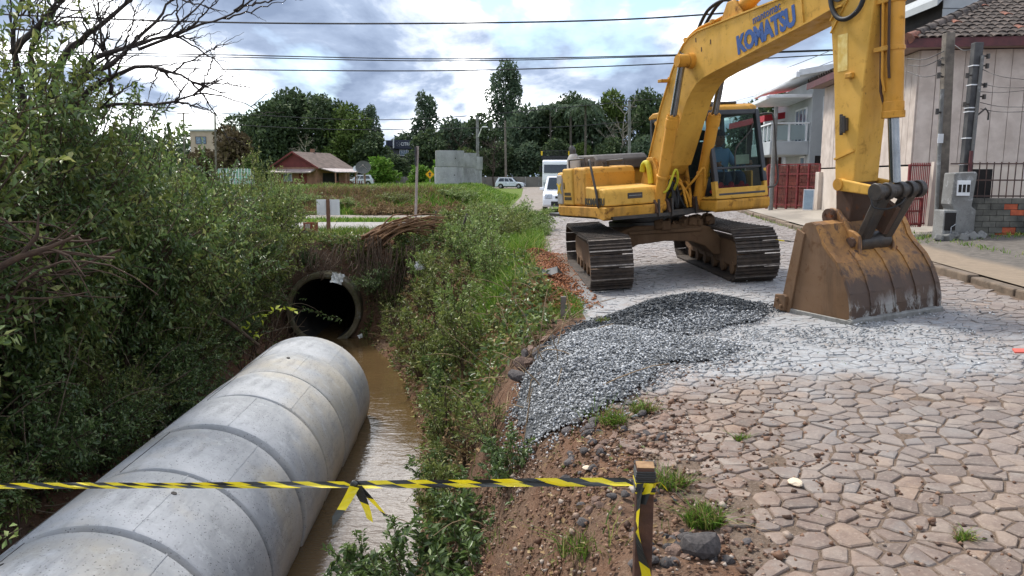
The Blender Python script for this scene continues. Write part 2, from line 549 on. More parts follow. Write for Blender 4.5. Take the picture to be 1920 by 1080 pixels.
# reddish soil trodden over the stones along the open edge
fx = t.n('ShaderNodeMapRange'); t.link(t.math('ADD', sp.outputs[0], t.math('MULTIPLY', t.noise(1.3, 5, .6, 'World'), 1.6)), fx.inputs[0]); fx.inputs[1].default_value = 2.5; fx.inputs[2].default_value = 1.6
col = t.mix(t.math('MULTIPLY', fx.outputs[0], t.ramp(t.noise(16, 5, .7, 'World'), [(.4, 0.), (.62, .75)])), col, srgb(112, 84, 68))
dm = dust_nodes(t)
dm = t.math('MULTIPLY', dm, t.ramp(t.noise(38, 5, .75, 'World'), [(.36, .45), (.55, 1.)]))
col = t.mix(t.math('MULTIPLY', dm, .95), col, srgb(156, 159, 162))
t.set(color=col, rough=t.ramp(n1, [(.3, .5), (.7, .75)]), spec=.4)
t.bump(t.math('ADD', t.math('MULTIPLY', n1, .6), t.math('MULTIPLY', n2, .45)), .75, .014)
M_STONE = t.m
def clip_poly(poly, mx, my, nxv, nyv):
    res = []; n = len(poly)
    for i in range(n):
        ax, ay = poly[i]; bx, by = poly[(i + 1) % n]
        da = (ax - mx) * nxv + (ay - my) * nyv; db = (bx - mx) * nxv + (by - my) * nyv
        if da <= 0:
            res.append((ax, ay))
        if (da < 0 < db) or (db < 0 < da):
            q = da / (da - db)
            res.append((ax + (bx - ax) * q, ay + (by - ay) * q))
    return res
rs = np.random.default_rng(11)
S = .118
seeds = {}
for j in range(int(31.0 / (S * .87)) + 1):
    for i in range(int(9.5 / S)):
        x = .55 + (i + .5 * (j % 2)) * S; y = 1.5 + j * S * .87
        if x < .5 or x > xk(y) + .2 or x > .78 * y + 1.0:
            continue
        seeds[(i, j)] = (x + rs.uniform(-.48, .48) * S, y + rs.uniform(-.48, .48) * S, rs.random() ** 2 * .45 * S * S)
cells = []
for (i, j), (x, y, wgt) in seeds.items():
    if y < 2.0 or x > xk(y) - .06:
        continue
    poly = [(x - 1.3 * S, y - 1.3 * S), (x + 1.3 * S, y - 1.3 * S), (x + 1.3 * S, y + 1.3 * S), (x - 1.3 * S, y + 1.3 * S)]
    for dj in (-2, -1, 0, 1, 2):
        for di in (-2, -1, 0, 1, 2):
            if di == 0 and dj == 0:
                continue
            q = seeds.get((i + di, j + dj))
            if q:
                dxq, dyq = q[0] - x, q[1] - y
                fq = .5 + (wgt - q[2]) / (2 * (dxq * dxq + dyq * dyq) + 1e-6); poly = clip_poly(poly, x + dxq * fq, y + dyq * fq, dxq, dyq)
                if not poly:
                    break
        if not poly:
            break
    if poly and len(poly) >= 3:
        x = sum(p_[0] for p_ in poly) / len(poly); y = sum(p_[1] for p_ in poly) / len(poly)
        if max(p_[0] for p_ in poly) - min(p_[0] for p_ in poly) < .035 or max(p_[1] for p_ in poly) - min(p_[1] for p_ in poly) < .035: continue
        cells.append((x, y, poly))
def stone_low(x, y, poly, r):
    V = []; h = r.uniform(.003, .013); tx, ty = r.normal(0, .03), r.normal(0, .03)
    for (g, hz) in ((.0045, -.02), (.005, h - .003), (.016, h)):
        for (px_, py_) in poly:
            d = math.hypot(px_ - x, py_ - y) + 1e-6; k = max(.3, (d - g) / d); xx, yy = x + (px_ - x) * k, y + (py_ - y) * k
            V.append((xx, yy, hz + ((xx - x) * tx + (yy - y) * ty if hz > 0 else 0)))
    m = len(poly); F = [(rg * m + k, rg * m + (k + 1) % m, (rg + 1) * m + (k + 1) % m, (rg + 1) * m + k) for rg in range(2) for k in range(m)]
    F.append(tuple(range(2 * m, 3 * m)))
    return V, F
def stone_rings(x, y, poly, r):
    n = len(poly)
    ins = []
    g = r.uniform(.002, .007)
    # corners rounded: each corner cut back
    pts = []
    for k in range(n):
        p0 = poly[k - 1]; p1 = poly[k]; p2 = poly[(k + 1) % n]
        for (q, f) in ((p0, .07), (p2, .07)):
            pts.append((p1[0] + (q[0] - p1[0]) * f, p1[1] + (q[1] - p1[1]) * f))
    out_ = []
    for (px_, py_) in pts:
        d = math.hypot(px_ - x, py_ - y) + 1e-6
        k = max(.3, (d - g - r.uniform(0, .004)) / d)
        out_.append((x + (px_ - x) * k, y + (py_ - y) * k))
    tx, ty = r.normal(0, .022), r.normal(0, .022)
    h = r.uniform(.003, .013)
    V = []
    for (f, hz) in ((1.0, -.02), (.98, h - .006), (.90, h), (.5, h + r.uniform(.0, .006))):
        for (px_, py_) in out_:
            xx, yy = x + (px_ - x) * f, y + (py_ - y) * f
            V.append((xx, yy, hz + ((xx - x) * tx + (yy - y) * ty if hz > 0 else 0)))
    m = len(out_)
    F = []
    for rg in range(3):
        for k in range(m):
            k2 = (k + 1) % m
            F.append((rg * m + k, rg * m + k2, (rg + 1) * m + k2, (rg + 1) * m + k))
    F.append(tuple(range(3 * m, 4 * m)))
    return V, F
pick, rest = [], []
for (x, y, poly) in cells:
    lim = .80 + .20 * float(vnoise(3., y, 1.3)) + rs.uniform(-.10, .10)
    if y < 4.9:
        lim += .03 * (4.9 - y) + max(0, rs.normal(0, .13)) * (x < 1.4)
    if x < lim:
        continue
    if rs.random() < .012 + .28 * (x < 1.35 and y < 3.8) * (rs.random() < .6):
        continue
    d = math.hypot(x, y)
    vis = abs(x / y) < .72 and y > 2.75
    score = (1.0 / d ** 3) if vis else 0
    pick.append((score, x, y, poly))
pick.sort(key=lambda c: -c[0])
N_STONES = 300
for k, (sc_, x, y, poly) in enumerate(pick[:N_STONES]):
    V, F = stone_rings(x, y, poly, rs)
    z0 = gzs(x, y) + .006
    me = bpy.data.meshes.new('paving_stone')
    me.from_pydata([(a - x, b - y, c + (.06 * (a - x) if a > .8 else 0)) for a, b, c in V], [], F)
    me.materials.append(M_STONE)
    link('paving_stone', me, road, (x, y, z0))
BV, BF = [], []
for (sc_, x, y, poly) in pick[N_STONES:]:
    V, F = (stone_rings if y < 6 else stone_low)(x, y, poly, rs)
    z0 = .06 * max(x - .8, 0) * (1 if y < 24 else 1 - .75 * float(smoothstep(24, 45, y))) + .006
    b = len(BV)
    BV.extend((a, bb, c + z0 + .06 * (a - x)) for a, bb, c in V)
    BF.extend(tuple(b + q for q in f) for f in F)
me = bpy.data.meshes.new('paving_stones_beyond'); me.from_pydata(BV, [], BF); me.materials.append(M_STONE)
tag(link('paving_stones_beyond', me, road), kind='stuff')

# ------------------------------------------------------------------ footway on the right with its kerb
def sw_z(x, y):
    d = np.clip(np.asarray(x, float) - xk(y), 0, 9)
    fade = 1 - .75 * smoothstep(24, 45, np.asarray(y, float))
    return .06 * (xk(y) - .8) * fade + .10 + np.clip(d * .075, 0, .2) * fade
t = NT('worn footway')
n1 = t.noise(.9, 6, .65, 'World', 0, (1, .5, 1)); n2 = t.noise(9, 5, .65, 'World')
sp = t.n('ShaderNodeSeparateXYZ'); t.link(t.co('World'), sp.inputs[0])
d = t.math('SUBTRACT', sp.outputs[0], t.math('ADD', t.math('MULTIPLY', sp.outputs[1], .125), 4.5))
d = t.math('ADD', d, t.math('MULTIPLY', t.math('SUBTRACT', n1, .5), .35))
c_sand = t.mix(n2, srgb(148, 132, 113), srgb(112, 100, 87))
c_tar = t.mix(t.ramp(n2, [(.35, 0.), (.65, 1.)]), srgb(82, 77, 72), srgb(108, 102, 95))
c_con = t.mix(t.ramp(n1, [(.4, 0.), (.6, 1.)]), srgb(160, 152, 141), srgb(134, 127, 118))
mr = t.n('ShaderNodeMapRange'); t.link(d, mr.inputs[0]); mr.inputs[1].default_value = .65; mr.inputs[2].default_value = .85
my = t.n('ShaderNodeMapRange'); t.link(sp.outputs[1], my.inputs[0]); my.inputs[1].default_value = 13.6; my.inputs[2].default_value = 14.2
col = t.mix(my.outputs[0], t.mix(mr.outputs[0], c_sand, c_tar), c_con)
t.set(color=col, rough=.9, spec=.2); t.bump(n2, .5, .02)
M_FOOT = t.m
ys = np.concatenate([np.arange(1.5, 22, .35), np.arange(22, 34, 1.)])
V, F = [], []
ds = [0.14, .5, .9, 1.2, 1.35, 1.6, 2.2, 3.0, 4.5, 7]
for y in ys:
    for dd in ds:
        x = float(xk(y)) + dd
        V.append((x, y, float(sw_z(x, y)) + (.03 * float(vnoise(x, y, 2.)) if dd > .2 else 0)))
m = len(ds)
for i in range(len(ys) - 1):
    for j in range(m - 1):
        a = i * m + j
        F.append((a, a + 1, a + m + 1, a + m))
footway = tag(link('footway', np_mesh('footway', V, F, [M_FOOT], smooth=True)), 'worn sandy and grey footway along the right of the street', kind='structure')
M_KERB = simple('kerb stone', srgb(128, 112, 96), srgb(96, 84, 72), 7, .9, bump=.6, bscale=30, rnd=.15, kind='World')
y = 2.0
kr = random.Random(3)
while y < 30:
    L = kr.uniform(.75, 1.05)
    ym = y + L / 2; x0 = float(xk(ym)) + kr.uniform(-.02, .02); z1 = float(sw_z(xk(ym), ym)) + kr.uniform(-.015, .012)
    mb = MB(); mb.bb((-.07, -L / 2 + .008, -.22), (.075, L / 2 - .008, 0))
    mb.build('kerb_stone', M_KERB, footway, bevel=.02, loc=(x0 + .065, ym, z1 + .004), rot=(0, kr.uniform(-.03, .05), -math.atan(.125) + kr.uniform(-.02, .02)))
    y += L
# ------------------------------------------------------------------ lane beyond, and the street crossing behind the culvert
M_ASPH = simple('old asphalt', srgb(142, 132, 122), srgb(112, 104, 97), 2.5, .92, bump=.4, bscale=60, kind='World')
M_GREYST = simple('grey paved street', srgb(158, 154, 150), srgb(126, 121, 116), 3.5, .9, bump=.5, bscale=12, kind='World')
def strip(name, rows, m, label):
    V, F = [], []
    K = 9
    for (y, l, r) in rows:
        for j in range(K):
            x = l + (r - l) * j / (K - 1)
            V.append((x, y, gzs(x, y) + .012))
    for i in range(len(rows) - 1):
        for j in range(K - 1):
            a = i * K + j; F.append((a, a + 1, a + K + 1, a + K))
    return tag(link(name, np_mesh(name, V, F, [m], smooth=True)), label, kind='structure')
strip('lane', [(y, np.interp(y, [30.6, 36, 60, 100, 112], [-.35, -.2, .75, 1.5, -30]), np.interp(y, [30.6, 36, 60, 100, 112], [1.75, 2.0, 2.5, 4.5, 12])) for y in np.arange(30.6, 112, 1.2)], M_ASPH, 'brown grey asphalt lane running away past the parked car')
strip('side_street', [(y, -26., np.interp(y, [20, 22.6, 27], [-1.2, .3, .75])) for y in np.arange(22.4, 26.3, .3)], M_GREYST, 'grey paved side street behind the culvert bank')
strip('side_lane', [(y, -30., -1.0) for y in np.arange(28.4, 31.1, .3)], M_ASPH, 'strip of brown asphalt below the grassy mound')
# ================================================================== CONCRETE PIPES
def concrete(name, c1, c2, stain, pores=True, moss=None):
    t = NT(name)
    n1 = t.noise(1.3, 6, .62); n2 = t.noise(26, 5, .7); n3 = t.noise(.7, 5, .6, 'World')
    oi = t.n('ShaderNodeObjectInfo').outputs['Random']
    col = t.mix(t.ramp(n1, [(.35, 0.), (.65, 1.)]), c1, c2)
    col = t.mix(t.ramp(n3, [(.47, 0.), (.64, .65)]), col, stain)
    col = t.mix(t.ramp(t.noise(3.1, 6, .7, stretch=(1, 1, .3)), [(.56, 0.), (.70, .5)]), col, tuple(c * .55 for c in c2))
    col = t.mix(t.ramp(t.noise(5, 6, .7, dist=.4), [(.55, 0.), (.7, .35)]), col, srgb(214, 216, 218))
    col = t.mix(t.ramp(n2, [(.60, 0.), (.70, .6)]), col, tuple(c * .45 for c in c2))
    v = t.n('ShaderNodeTexVoronoi'); v.inputs['Scale'].default_value = 34; t.link(t.co('Object'), v.inputs['Vector'])
    pore = t.math('MULTIPLY', t.ramp(v.outputs[0], [(.10, 1.), (.22, 0.)]), t.ramp(t.noise(4.3, 3, .5), [(.36, 0.), (.52, 1.)]))
    col = t.mix(t.math('MULTIPLY', pore, .75), col, srgb(70, 68, 66))
    if moss:
        col = t.mix(t.ramp(t.noise(2.3, 6, .7), [(.4, 0.), (.6, .85)]), col, moss)
    hs = t.n('ShaderNodeHueSaturation'); t.link(t.math('ADD', t.math('MULTIPLY', oi, .12), .94), hs.inputs['Value']); t.link(col, hs.inputs['Color'])
    t.set(color=hs.outputs[0], rough=.88, spec=.25)
    t.bump(t.math('SUBTRACT', t.math('MULTIPLY', n2, .6), t.math('MULTIPLY', pore, .8)), .45, .012)
    return t.m
M_CONC = concrete('new pipe concrete', srgb(182, 183, 185), srgb(150, 152, 154), srgb(184, 173, 152))
M_MORT = simple('joint mortar', srgb(86, 82, 78), srgb(60, 57, 54), 20, .95, bump=.6, bscale=60)
M_OLDC = concrete('old culvert concrete', srgb(128, 118, 98), srgb(98, 90, 74), srgb(90, 78, 58), moss=srgb(78, 76, 48))
M_CONC2 = concrete('stacked pipe concrete', srgb(164, 165, 166), srgb(142, 143, 144), srgb(120, 119, 117))
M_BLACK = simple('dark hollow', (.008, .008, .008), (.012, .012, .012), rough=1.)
A0, A1 = Vector((-3.0, 3.4, -1.88)), Vector((-3.29, 11.72, -1.92))
ax = (A1 - A0).normalized()
PR, PL = 1.0, 1.125
n_pipe = 9
prnd = random.Random(8)
plabels = {0: 'concrete pipe section at the far open end of the laid line', 1: 'second concrete pipe section from the open end of the line',
           2: 'concrete pipe section with a white paper sticker on its left side', 3: 'concrete pipe section just nearer than the one with the sticker',
           4: 'middle concrete pipe section with a short dark seam on its crown', 5: 'concrete pipe section crossed by the yellow and black tape',
           6: 'large foreground concrete pipe section just nearer than the tape', 7: 'nearest concrete pipe section, cut by the lower left corner', 8: 'concrete pipe section under the viewer, almost all out of the picture'}
for k in range(n_pipe):
    gap = [.0, .012, .062, .090, .062, .080, .075, .085, .08][k]
    L = PL - .012 - gap
    c0 = A1 - ax * (PL * k)
    e = thing('concrete_pipe', plabels[k], 'pipe', c0, 0, 'concrete pipes laid along the creek')
    q = (-ax).to_track_quat('Z', 'X')
    e.rotation_mode = 'QUATERNION'; e.rotation_quaternion = q
    dx_, dy_ = prnd.uniform(-.018, .018), prnd.uniform(-.018, .018)
    Ro, Ri = PR, PR - .14
    mb = MB()
    mb.lathe([(Ri, .0), (Ro - .03, .0), (Ro - .010, .010), (Ro, .032), (Ro, L * .5), (Ro, L - .032), (Ro - .010, L - .010), (Ro - .03, L), (Ri, L)], 72, (dx_, dy_, 0), close=True)
    o = mb.build('pipe_wall', M_CONC, e, smooth=28)
    mb = MB(); mb.lathe([(Ri + .02, L - .02), (Ro - .09, L - .02), (Ro - .09, PL + .02), (Ri + .02, PL + .02)], 60, close=True)
    mb.build('joint_ring', M_MORT, e, smooth=30)
    # casting seams along the pipe and lifting-hole plugs
    ref = q.inverted() @ Vector((0, 0, 1))
    top = math.atan2(ref.y, ref.x)
    for s_ in ([-.35, .25][k % 2] + prnd.uniform(-.08, .08), [.62, -.55][k % 2]):
        an = top + s_ * -1
        mb = MB()
        zz = [.01 + (L - .02) * i / 10 for i in range(11)]
        for i in range(10):
            a = an + prnd.uniform(-.002, .002)
            for (w0, hh) in ((.010, .004),):
                p = Vector((math.cos(a) * (PR + .0005), math.sin(a) * (PR + .0005), 0)); tdir = Vector((-math.sin(a), math.cos(a), 0))
                mb.beam(p + Vector((dx_, dy_, zz[i])), p + Vector((dx_, dy_, zz[i + 1])), .007 + prnd.uniform(0, .006), hh, up=p)
        mb.build('casting_seam', M_CONC if s_ > 0 else M_MORT, e)
    if k in (1, 3, 6, 5):
        an = top + prnd.uniform(-.5, .4)
        mb = MB(); mb.tube([Vector((math.cos(an) * (PR - .02), math.sin(an) * (PR - .02), L * .35)), Vector((math.cos(an) * (PR + .006), math.sin(an) * (PR + .006), L * .35))], .024, 12)
        mb.build('lifting_plug', M_MORT, e)
    if k == 2:
        mb = MB()
        a0 = top + .62
        rows = 6
        for i in range(rows):
            a_, b_ = a0 - i * .022, a0 - (i + 1) * .022
            P = lambda a, z: Vector((math.cos(a) * (PR + .004), math.sin(a) * (PR + .004), z))
            mb.quad(P(a_, L * .25), P(b_, L * .25), P(b_, L * .62), P(a_, L * .62))
        mb.cur = 1
        for i in (1, 2, 4):
            P = lambda a, z: Vector((math.cos(a) * (PR + .006), math.sin(a) * (PR + .006), z))
            a_ = a0 - i * .022 - .006
            mb.quad(P(a_, L * .30), P(a_ - .008, L * .30), P(a_ - .008, L * (.58 if i != 2 else .45)), P(a_, L * (.58 if i != 2 else .45)))
        mb.build('paper_sticker', [simple('white paper', srgb(225, 222, 218)), simple('sticker print', srgb(196, 120, 120), srgb(170, 150, 150))], e)
# culvert
e = thing('culvert_pipe', 'old mossy concrete culvert mouth opening under the street', 'culvert', (CUL[0], CUL[1], CUL[2]))
mb = MB(); mb.lathe([(.76, -.20), (.80, -.23), (.88, -.23), (.90, -.20), (.90, 6), (.76, 6)], 56, axis='y', close=True)
mb.build('pipe_wall', M_OLDC, e, smooth=30)
mb = MB(); mb.lathe([(.757, -.17), (.757, 5.7)], 48, axis='y'); mb.build('shade_lining', simple('painted shade lining', srgb(40, 37, 33), srgb(26, 25, 23), 4, .9), e, smooth=60)  # near-black lining: the shade inside the pipe is put into its colour
mb = MB(); mb.lathe([(0.001, 5.6), (.8, 5.6)], 24, axis='y'); mb.build('dark_end', M_BLACK, e)  # black disc stands in for the unlit depth of the pipe
# two-high stacks of pipes on the mound
for i, (X, Y) in enumerate(((-4.05, 48.5), (-3.50, 53.6), (-3.30, 59.5))):
    zb = gzs(X, Y)
    zb = at(844, 341.5, 48.5).z - .05 + [0, .0, -.1][i]
    for lv in (0, 1):
        lab = [['lower pipe of the nearest upright stack on the grassy mound', 'upper pipe of the nearest upright stack on the grassy mound'], ['lower pipe of the middle upright stack on the mound', 'upper pipe of the middle upright stack on the mound'],
               ['lower pipe of the hindmost upright stack on the mound', 'upper pipe of the hindmost upright stack on the mound']][i][lv]
        e = thing('concrete_pipe', lab, 'pipe', (X + (.07 if lv else 0), Y, zb + lv * 1.035), prnd.uniform(0, 3), 'concrete pipes stacked upright on the mound')
        mb = MB(); mb.lathe([(.78, -.4 if not lv else 0), (.92, -.4 if not lv else 0), (.925, .01), (.925, .98), (.915, .995), (.78, .995)], 48, close=True)
        mb.build('pipe_wall', M_CONC2, e, smooth=30)
        mb = MB(); an = -1.1 + i - e.rotation_euler.z
        mb.tube([(math.cos(an) * .91, math.sin(an) * .91, .5), (math.cos(an) * .93, math.sin(an) * .93, .5)], .04, 10); mb.build('lifting_plug', M_MORT, e)
# ================================================================== GRAVEL
def pile(x, y):
    x = np.asarray(x, float); y = np.asarray(y, float)
    u = (x - 1.78) * .885 + (y - 7.85) * .466; v = -(x - 1.78) * .466 + (y - 7.85) * .885
    ridge = .29 * np.exp(-(np.abs(u) / .95) ** 2.4 - (v / .46) ** 2)
    ridge2 = .13 * np.exp(-((x - .95) / .50) ** 2 - ((y - 7.0) / .55) ** 2)
    apron = .14 * np.exp(-((x - .56) / .48) ** 2 - ((y - 5.95) / .95) ** 2) + .05 * np.exp(-((x - 1.5) / .8) ** 2 - ((y - 6.4) / .6) ** 2)
    return np.maximum(ridge, ridge2) + apron + .03 * vnoise(x, y, 4.) * (ridge + apron > .02) - .022
rg = np.random.default_rng(21)
def octa(n, size, flat=.75):
    """n unit pebbles: jittered octahedra"""
    base = np.array([[1, 0, 0], [-1, 0, 0], [0, 1, 0], [0, -1, 0], [0, 0, 1], [0, 0, -1]], float)
    V = base[None] * size[:, None, None] * rg.uniform(.55, 1.2, (n, 6, 1)) + rg.normal(0, .16, (n, 6, 3)) * size[:, None, None]
    a = rg.uniform(0, 6.28, n); b = rg.uniform(-.9, .9, n)
    ca, sa, cb, sb = np.cos(a), np.sin(a), np.cos(b), np.sin(b)
    x = V[..., 0] * cb[:, None] + V[..., 2] * sb[:, None]; z = -V[..., 0] * sb[:, None] + V[..., 2] * cb[:, None]
    xx = x * ca[:, None] - V[..., 1] * sa[:, None]; yy = x * sa[:, None] + V[..., 1] * ca[:, None]
    F = np.array([[0, 2, 4], [2, 1, 4], [1, 3, 4], [3, 0, 4], [2, 0, 5], [1, 2, 5], [3, 1, 5], [0, 3, 5]])
    return np.stack([xx, yy, z * flat], -1), (np.arange(n)[:, None, None] * 6 + F[None]).reshape(-1, 3)
def pebbles(name, x, y, size, m, lift=.25, zf=None, label=''):
    V, F = octa(len(x), size)
    z = (gz(x, y) if zf is None else zf) + size * lift
    V = V + np.stack([x, y, z], -1)[:, None]
    return tag(link(name, np_mesh(name, V.reshape(-1, 3), F, [m])), label, kind='stuff')
def gravelmat(name, cs):
    t = NT(name)
    g = t.n('ShaderNodeNewGeometry')
    col = t.ramp(g.outputs['Random Per Island'], [(0., cs[0]), (.35, cs[1]), (.75, cs[2]), (1., cs[3])])
    t.set(color=col, rough=.7, spec=.35)
    return t.m
M_GRD = gravelmat('dark crushed stone', (srgb(36, 39, 42), srgb(56, 60, 64), srgb(74, 78, 82), srgb(128, 131, 134)))
M_GRP = gravelmat('pale crushed stone', (srgb(92, 94, 96), srgb(132, 134, 136), srgb(160, 162, 164), srgb(200, 201, 202)))
M_BED = simple('gravel bed', srgb(104, 106, 108), srgb(74, 76, 78), 30, .95, bump=1., bscale=50, kind='World', bdist=.03)
hx = np.arange(-.5, 3.6, .05); hy = np.arange(4.6, 9.4, .05)
HX, HY = np.meshgrid(hx, hy); P_ = pile(HX, HY)
HZ = gz(HX, HY) + np.where(P_ > 0, P_ + .015, -.08)
V = np.stack([HX, HY, HZ], -1).reshape(-1, 3); nx = len(hx)
I = np.arange(len(hy) - 1)[:, None] * nx + np.arange(nx - 1)[None]
F = np.stack([I, I + 1, I + nx + 1, I + nx], -1).reshape(-1, 4)
F = F[(P_.reshape(-1)[F] > .022).all(1)]
tag(link('gravel_heap', np_mesh('gravel_heap', V, F, [M_BED], smooth=True)), 'core of the crushed stone heap at the road edge', kind='stuff')
def scatter(n, x0, x1, y0, y1, prob):
    x = rg.uniform(x0, x1, n); y = rg.uniform(y0, y1, n)
    k = rg.random(n) < prob(x, y)
    return x[k], y[k]
def is_dark(x, y):
    u = (x - 1.78) * .885 + (y - 7.85) * .466; v = -(x - 1.78) * .466 + (y - 7.85) * .885
    return smoothstep(-.48, -.22, v + .25 * vnoise(x, y, 2.) + .10 * u)
x, y = scatter(210000, -.4, 3.6, 4.6, 9.4, lambda x, y: np.clip(pile(x, y) * 12, 0, 1) * is_dark(x, y) * .36)
sz = rg.uniform(.007, .019, len(x))
pebbles('dark_gravel', x, y, sz, M_GRD, .5, gz(x, y) + pile(x, y) + .015 + rg.uniform(-.012, .012, len(x)), 'heap of dark grey crushed stone in front of the excavator')
x, y = scatter(210000, -.4, 3.6, 4.6, 9.4, lambda x, y: np.clip(pile(x, y) * 12, 0, 1) * (1 - is_dark(x, y)) * .5)
sz = rg.uniform(.006, .018, len(x))
pebbles('pale_gravel', x, y, sz, M_GRP, .5, gz(x, y) + pile(x, y) + .015 + rg.uniform(-.012, .012, len(x)), 'pale crushed stone spilling over the creek bank')
def spread(x, y):
    return (np.exp(-((x - 1.9) / 1.3) ** 2 - ((y - 6.9) / .9) ** 2) * .8 + .35 * np.exp(-((x - 3.4) / 1.0) ** 2 - ((y - 6.6) / .8) ** 2) + .05 * smoothstep(5.2, 5.8, y)) * np.clip(.5 + 1.6 * vnoise(x, y, 2.3), .05, 1)
x, y = scatter(30000, .6, 5.0, 5.2, 10.5, lambda x, y: spread(x, y) * (pile(x, y) < .01) * .8)
pebbles('scattered_chippings', x, y, rg.uniform(.006, .017, len(x)), M_GRP, .3, gz(x, y) + .026, 'stone chippings scattered over the dusty paving')
# crumbs of soil and small stones on bank, verge and joints
M_CRUMB = gravelmat('soil crumbs', (srgb(66, 46, 34), srgb(100, 72, 54), srgb(128, 98, 78), srgb(160, 148, 136)))
x, y = scatter(30000, -.9, 2.6, 1.9, 6.2, lambda x, y: np.where(x > 1.15, np.clip(.32 - (x - 1.15) * .25, .015, 1), 1.) * np.clip(.55 + 1.4 * vnoise(x, y, 2.6), .04, 1) * .75)
pebbles('soil_crumbs', x, y, rg.uniform(.004, .017, len(x)) * np.where(rg.random(len(x)) < .05, 1.9, 1), M_CRUMB, .3, gz(x, y) + .012, 'crumbs of soil and small stones along the broken road edge')
x, y = scatter(24000, -.6, 1.1, 8.8, 15.2, lambda x, y: np.exp(-((x - .42) / .42) ** 2) * .8)
M_RED = gravelmat('red soil clods', (srgb(92, 54, 32), srgb(136, 80, 46), srgb(156, 98, 58), srgb(116, 72, 44)))
pebbles('red_soil', x, y, rg.uniform(.008, .026, len(x)), M_RED, .4, gz(x, y) + .02, 'ridge of fresh orange red soil along the road edge')
# ================================================================== EXCAVATOR
def paint(name, c, dark, worn=.5, rust=srgb(96, 58, 28), rough=.5, spots=.6):
    """site-worn paint: sun-faded patches, grime spots, runs and rust"""
    t = NT(name)
    n1 = t.noise(1.4, 5, .6); n2 = t.noise(7, 6, .68, dist=.3); n3 = t.noise(30, 5, .7); n4 = t.noise(3.2, 6, .65, stretch=(1.4, 1.4, .25))
    col = t.mix(t.ramp(n1, [(.35, 0.), (.68, 1.)]), c, tuple(x * .78 for x in c))
    col = t.mix(t.ramp(t.noise(.8, 5, .6, dist=.5), [(.48, 0.), (.66, .4)]), col, tuple(min(.9, x * 1.25 + .05) for x in c))
    col = t.mix(t.ramp(n4, [(.50, 0.), (.70, .6 * worn)]), col, dark)
    col = t.mix(t.ramp(n2, [(.565, 0.), (.68, worn)]), col, rust)
    col = t.mix(t.ramp(n3, [(.635, 0.), (.70, spots)]), col, (.03, .022, .014))
    t.set(color=col, rough=t.ramp(n2, [(.4, rough), (.7, .9)]), spec=.35)
    t.bump(t.math('ADD', t.math('MULTIPLY', n2, .3), t.math('MULTIPLY', n3, .2)), .25, .006)
    return t.m
YEL = srgb(208, 160, 66)
M_YEL = paint('yellow machine paint', YEL, srgb(120, 84, 28), .45)
M_YELD = paint('grimy yellow paint', srgb(200, 146, 54), srgb(76, 54, 28), .85, spots=.85)
M_YELT = paint('ochre cylinder paint', srgb(206, 146, 48), srgb(120, 90, 40), .5)
M_LIME = paint('lime yellow hose guard', srgb(196, 186, 44), srgb(96, 90, 30), .4)
def bucketmat():
    t = NT('worn bucket steel')
    n1 = t.noise(2.2, 6, .66, dist=.4); n2 = t.noise(9, 6, .7, dist=.5, stretch=(1, 1, .45)); n3 = t.noise(34, 5, .7)
    col = t.mix(t.ramp(n1, [(.38, 0.), (.6, 1.)]), srgb(178, 130, 72), srgb(124, 90, 58))
    z = t.n('ShaderNodeSeparateXYZ'); t.link(t.co('Object'), z.inputs[0])
    hgt = t.math('ADD', z.outputs[2], t.math('MULTIPLY', t.math('SUBTRACT', n2, .5), .75))
    col = t.mix(t.ramp(hgt, [(.42, .92), (.60, 0.)]), col, srgb(66, 54, 49))
    col = t.mix(t.ramp(n2, [(.55, 0.), (.62, .85)]), col, srgb(84, 64, 54))
    low = t.ramp(t.math('ADD', z.outputs[2], t.math('MULTIPLY', n1, .35)), [(.30, .95), (.46, 0.)])
    col = t.mix(t.math('MULTIPLY', low, t.ramp(n2, [(.47, 0.), (.55, 1.)])), col, srgb(150, 148, 144))
    col = t.mix(t.ramp(n3, [(.62, 0.), (.72, .5)]), col, (.05, .035, .025))
    t.set(color=col, rough=.62, spec=.4); t.bump(t.math('ADD', n2, t.math('MULTIPLY', n3, .4)), .3, .008)
    return t.m
M_BUCK = bucketmat()
M_BSIDE = paint('bucket side plate', srgb(112, 84, 58), srgb(58, 46, 36), 1.0, rust=srgb(98, 70, 46), rough=.7)
M_EDGE = simple('ground-worn steel edge', srgb(150, 149, 145), srgb(112, 110, 106), 9, .55, metal=.3, bump=.3)
M_BLK = simple('black greasy steel', srgb(42, 40, 39), srgb(66, 58, 50), 9, .45, bump=.3, spec=.5)
M_RUSTY = paint('rusty dark steel', srgb(82, 60, 46), srgb(50, 38, 30), .9, rust=srgb(130, 74, 34), rough=.75)
M_HOSE = simple('black rubber hose', srgb(28, 29, 31), srgb(40, 40, 40), 12, .6)
M_ROD = simple('chrome rod', srgb(150, 152, 154), srgb(110, 112, 114), 3, .22, metal=.9)
M_MUD = paint('muddy undercarriage', srgb(112, 86, 62), srgb(70, 54, 42), .7, rust=srgb(88, 62, 44), rough=.9)
M_SHOE = simple('muddy track steel', srgb(74, 63, 54), srgb(48, 42, 38), 11, .75, bump=.8, bscale=40, kind='World')
M_SHOEW = simple('worn grouser edge', srgb(150, 142, 134), srgb(98, 90, 84), 16, .5, metal=.3, kind='World')
M_HOOD = simple('dark grey engine hood', srgb(72, 68, 66), srgb(96, 90, 86), 4, .6, bump=.15)
M_SILV = paint('bare silver counterweight patch', srgb(176, 172, 166), srgb(120, 112, 100), .6, rust=srgb(130, 110, 80))
M_CABB = simple('black cab frame', srgb(36, 38, 42), srgb(50, 52, 56), 5, .4, spec=.5)
M_GLASS = glassmat('cab glass', (.02, .03, .03), alpha=.17)
M_BLUE = simple('blue lettering', srgb(52, 84, 140), srgb(62, 92, 146), 6, .6)
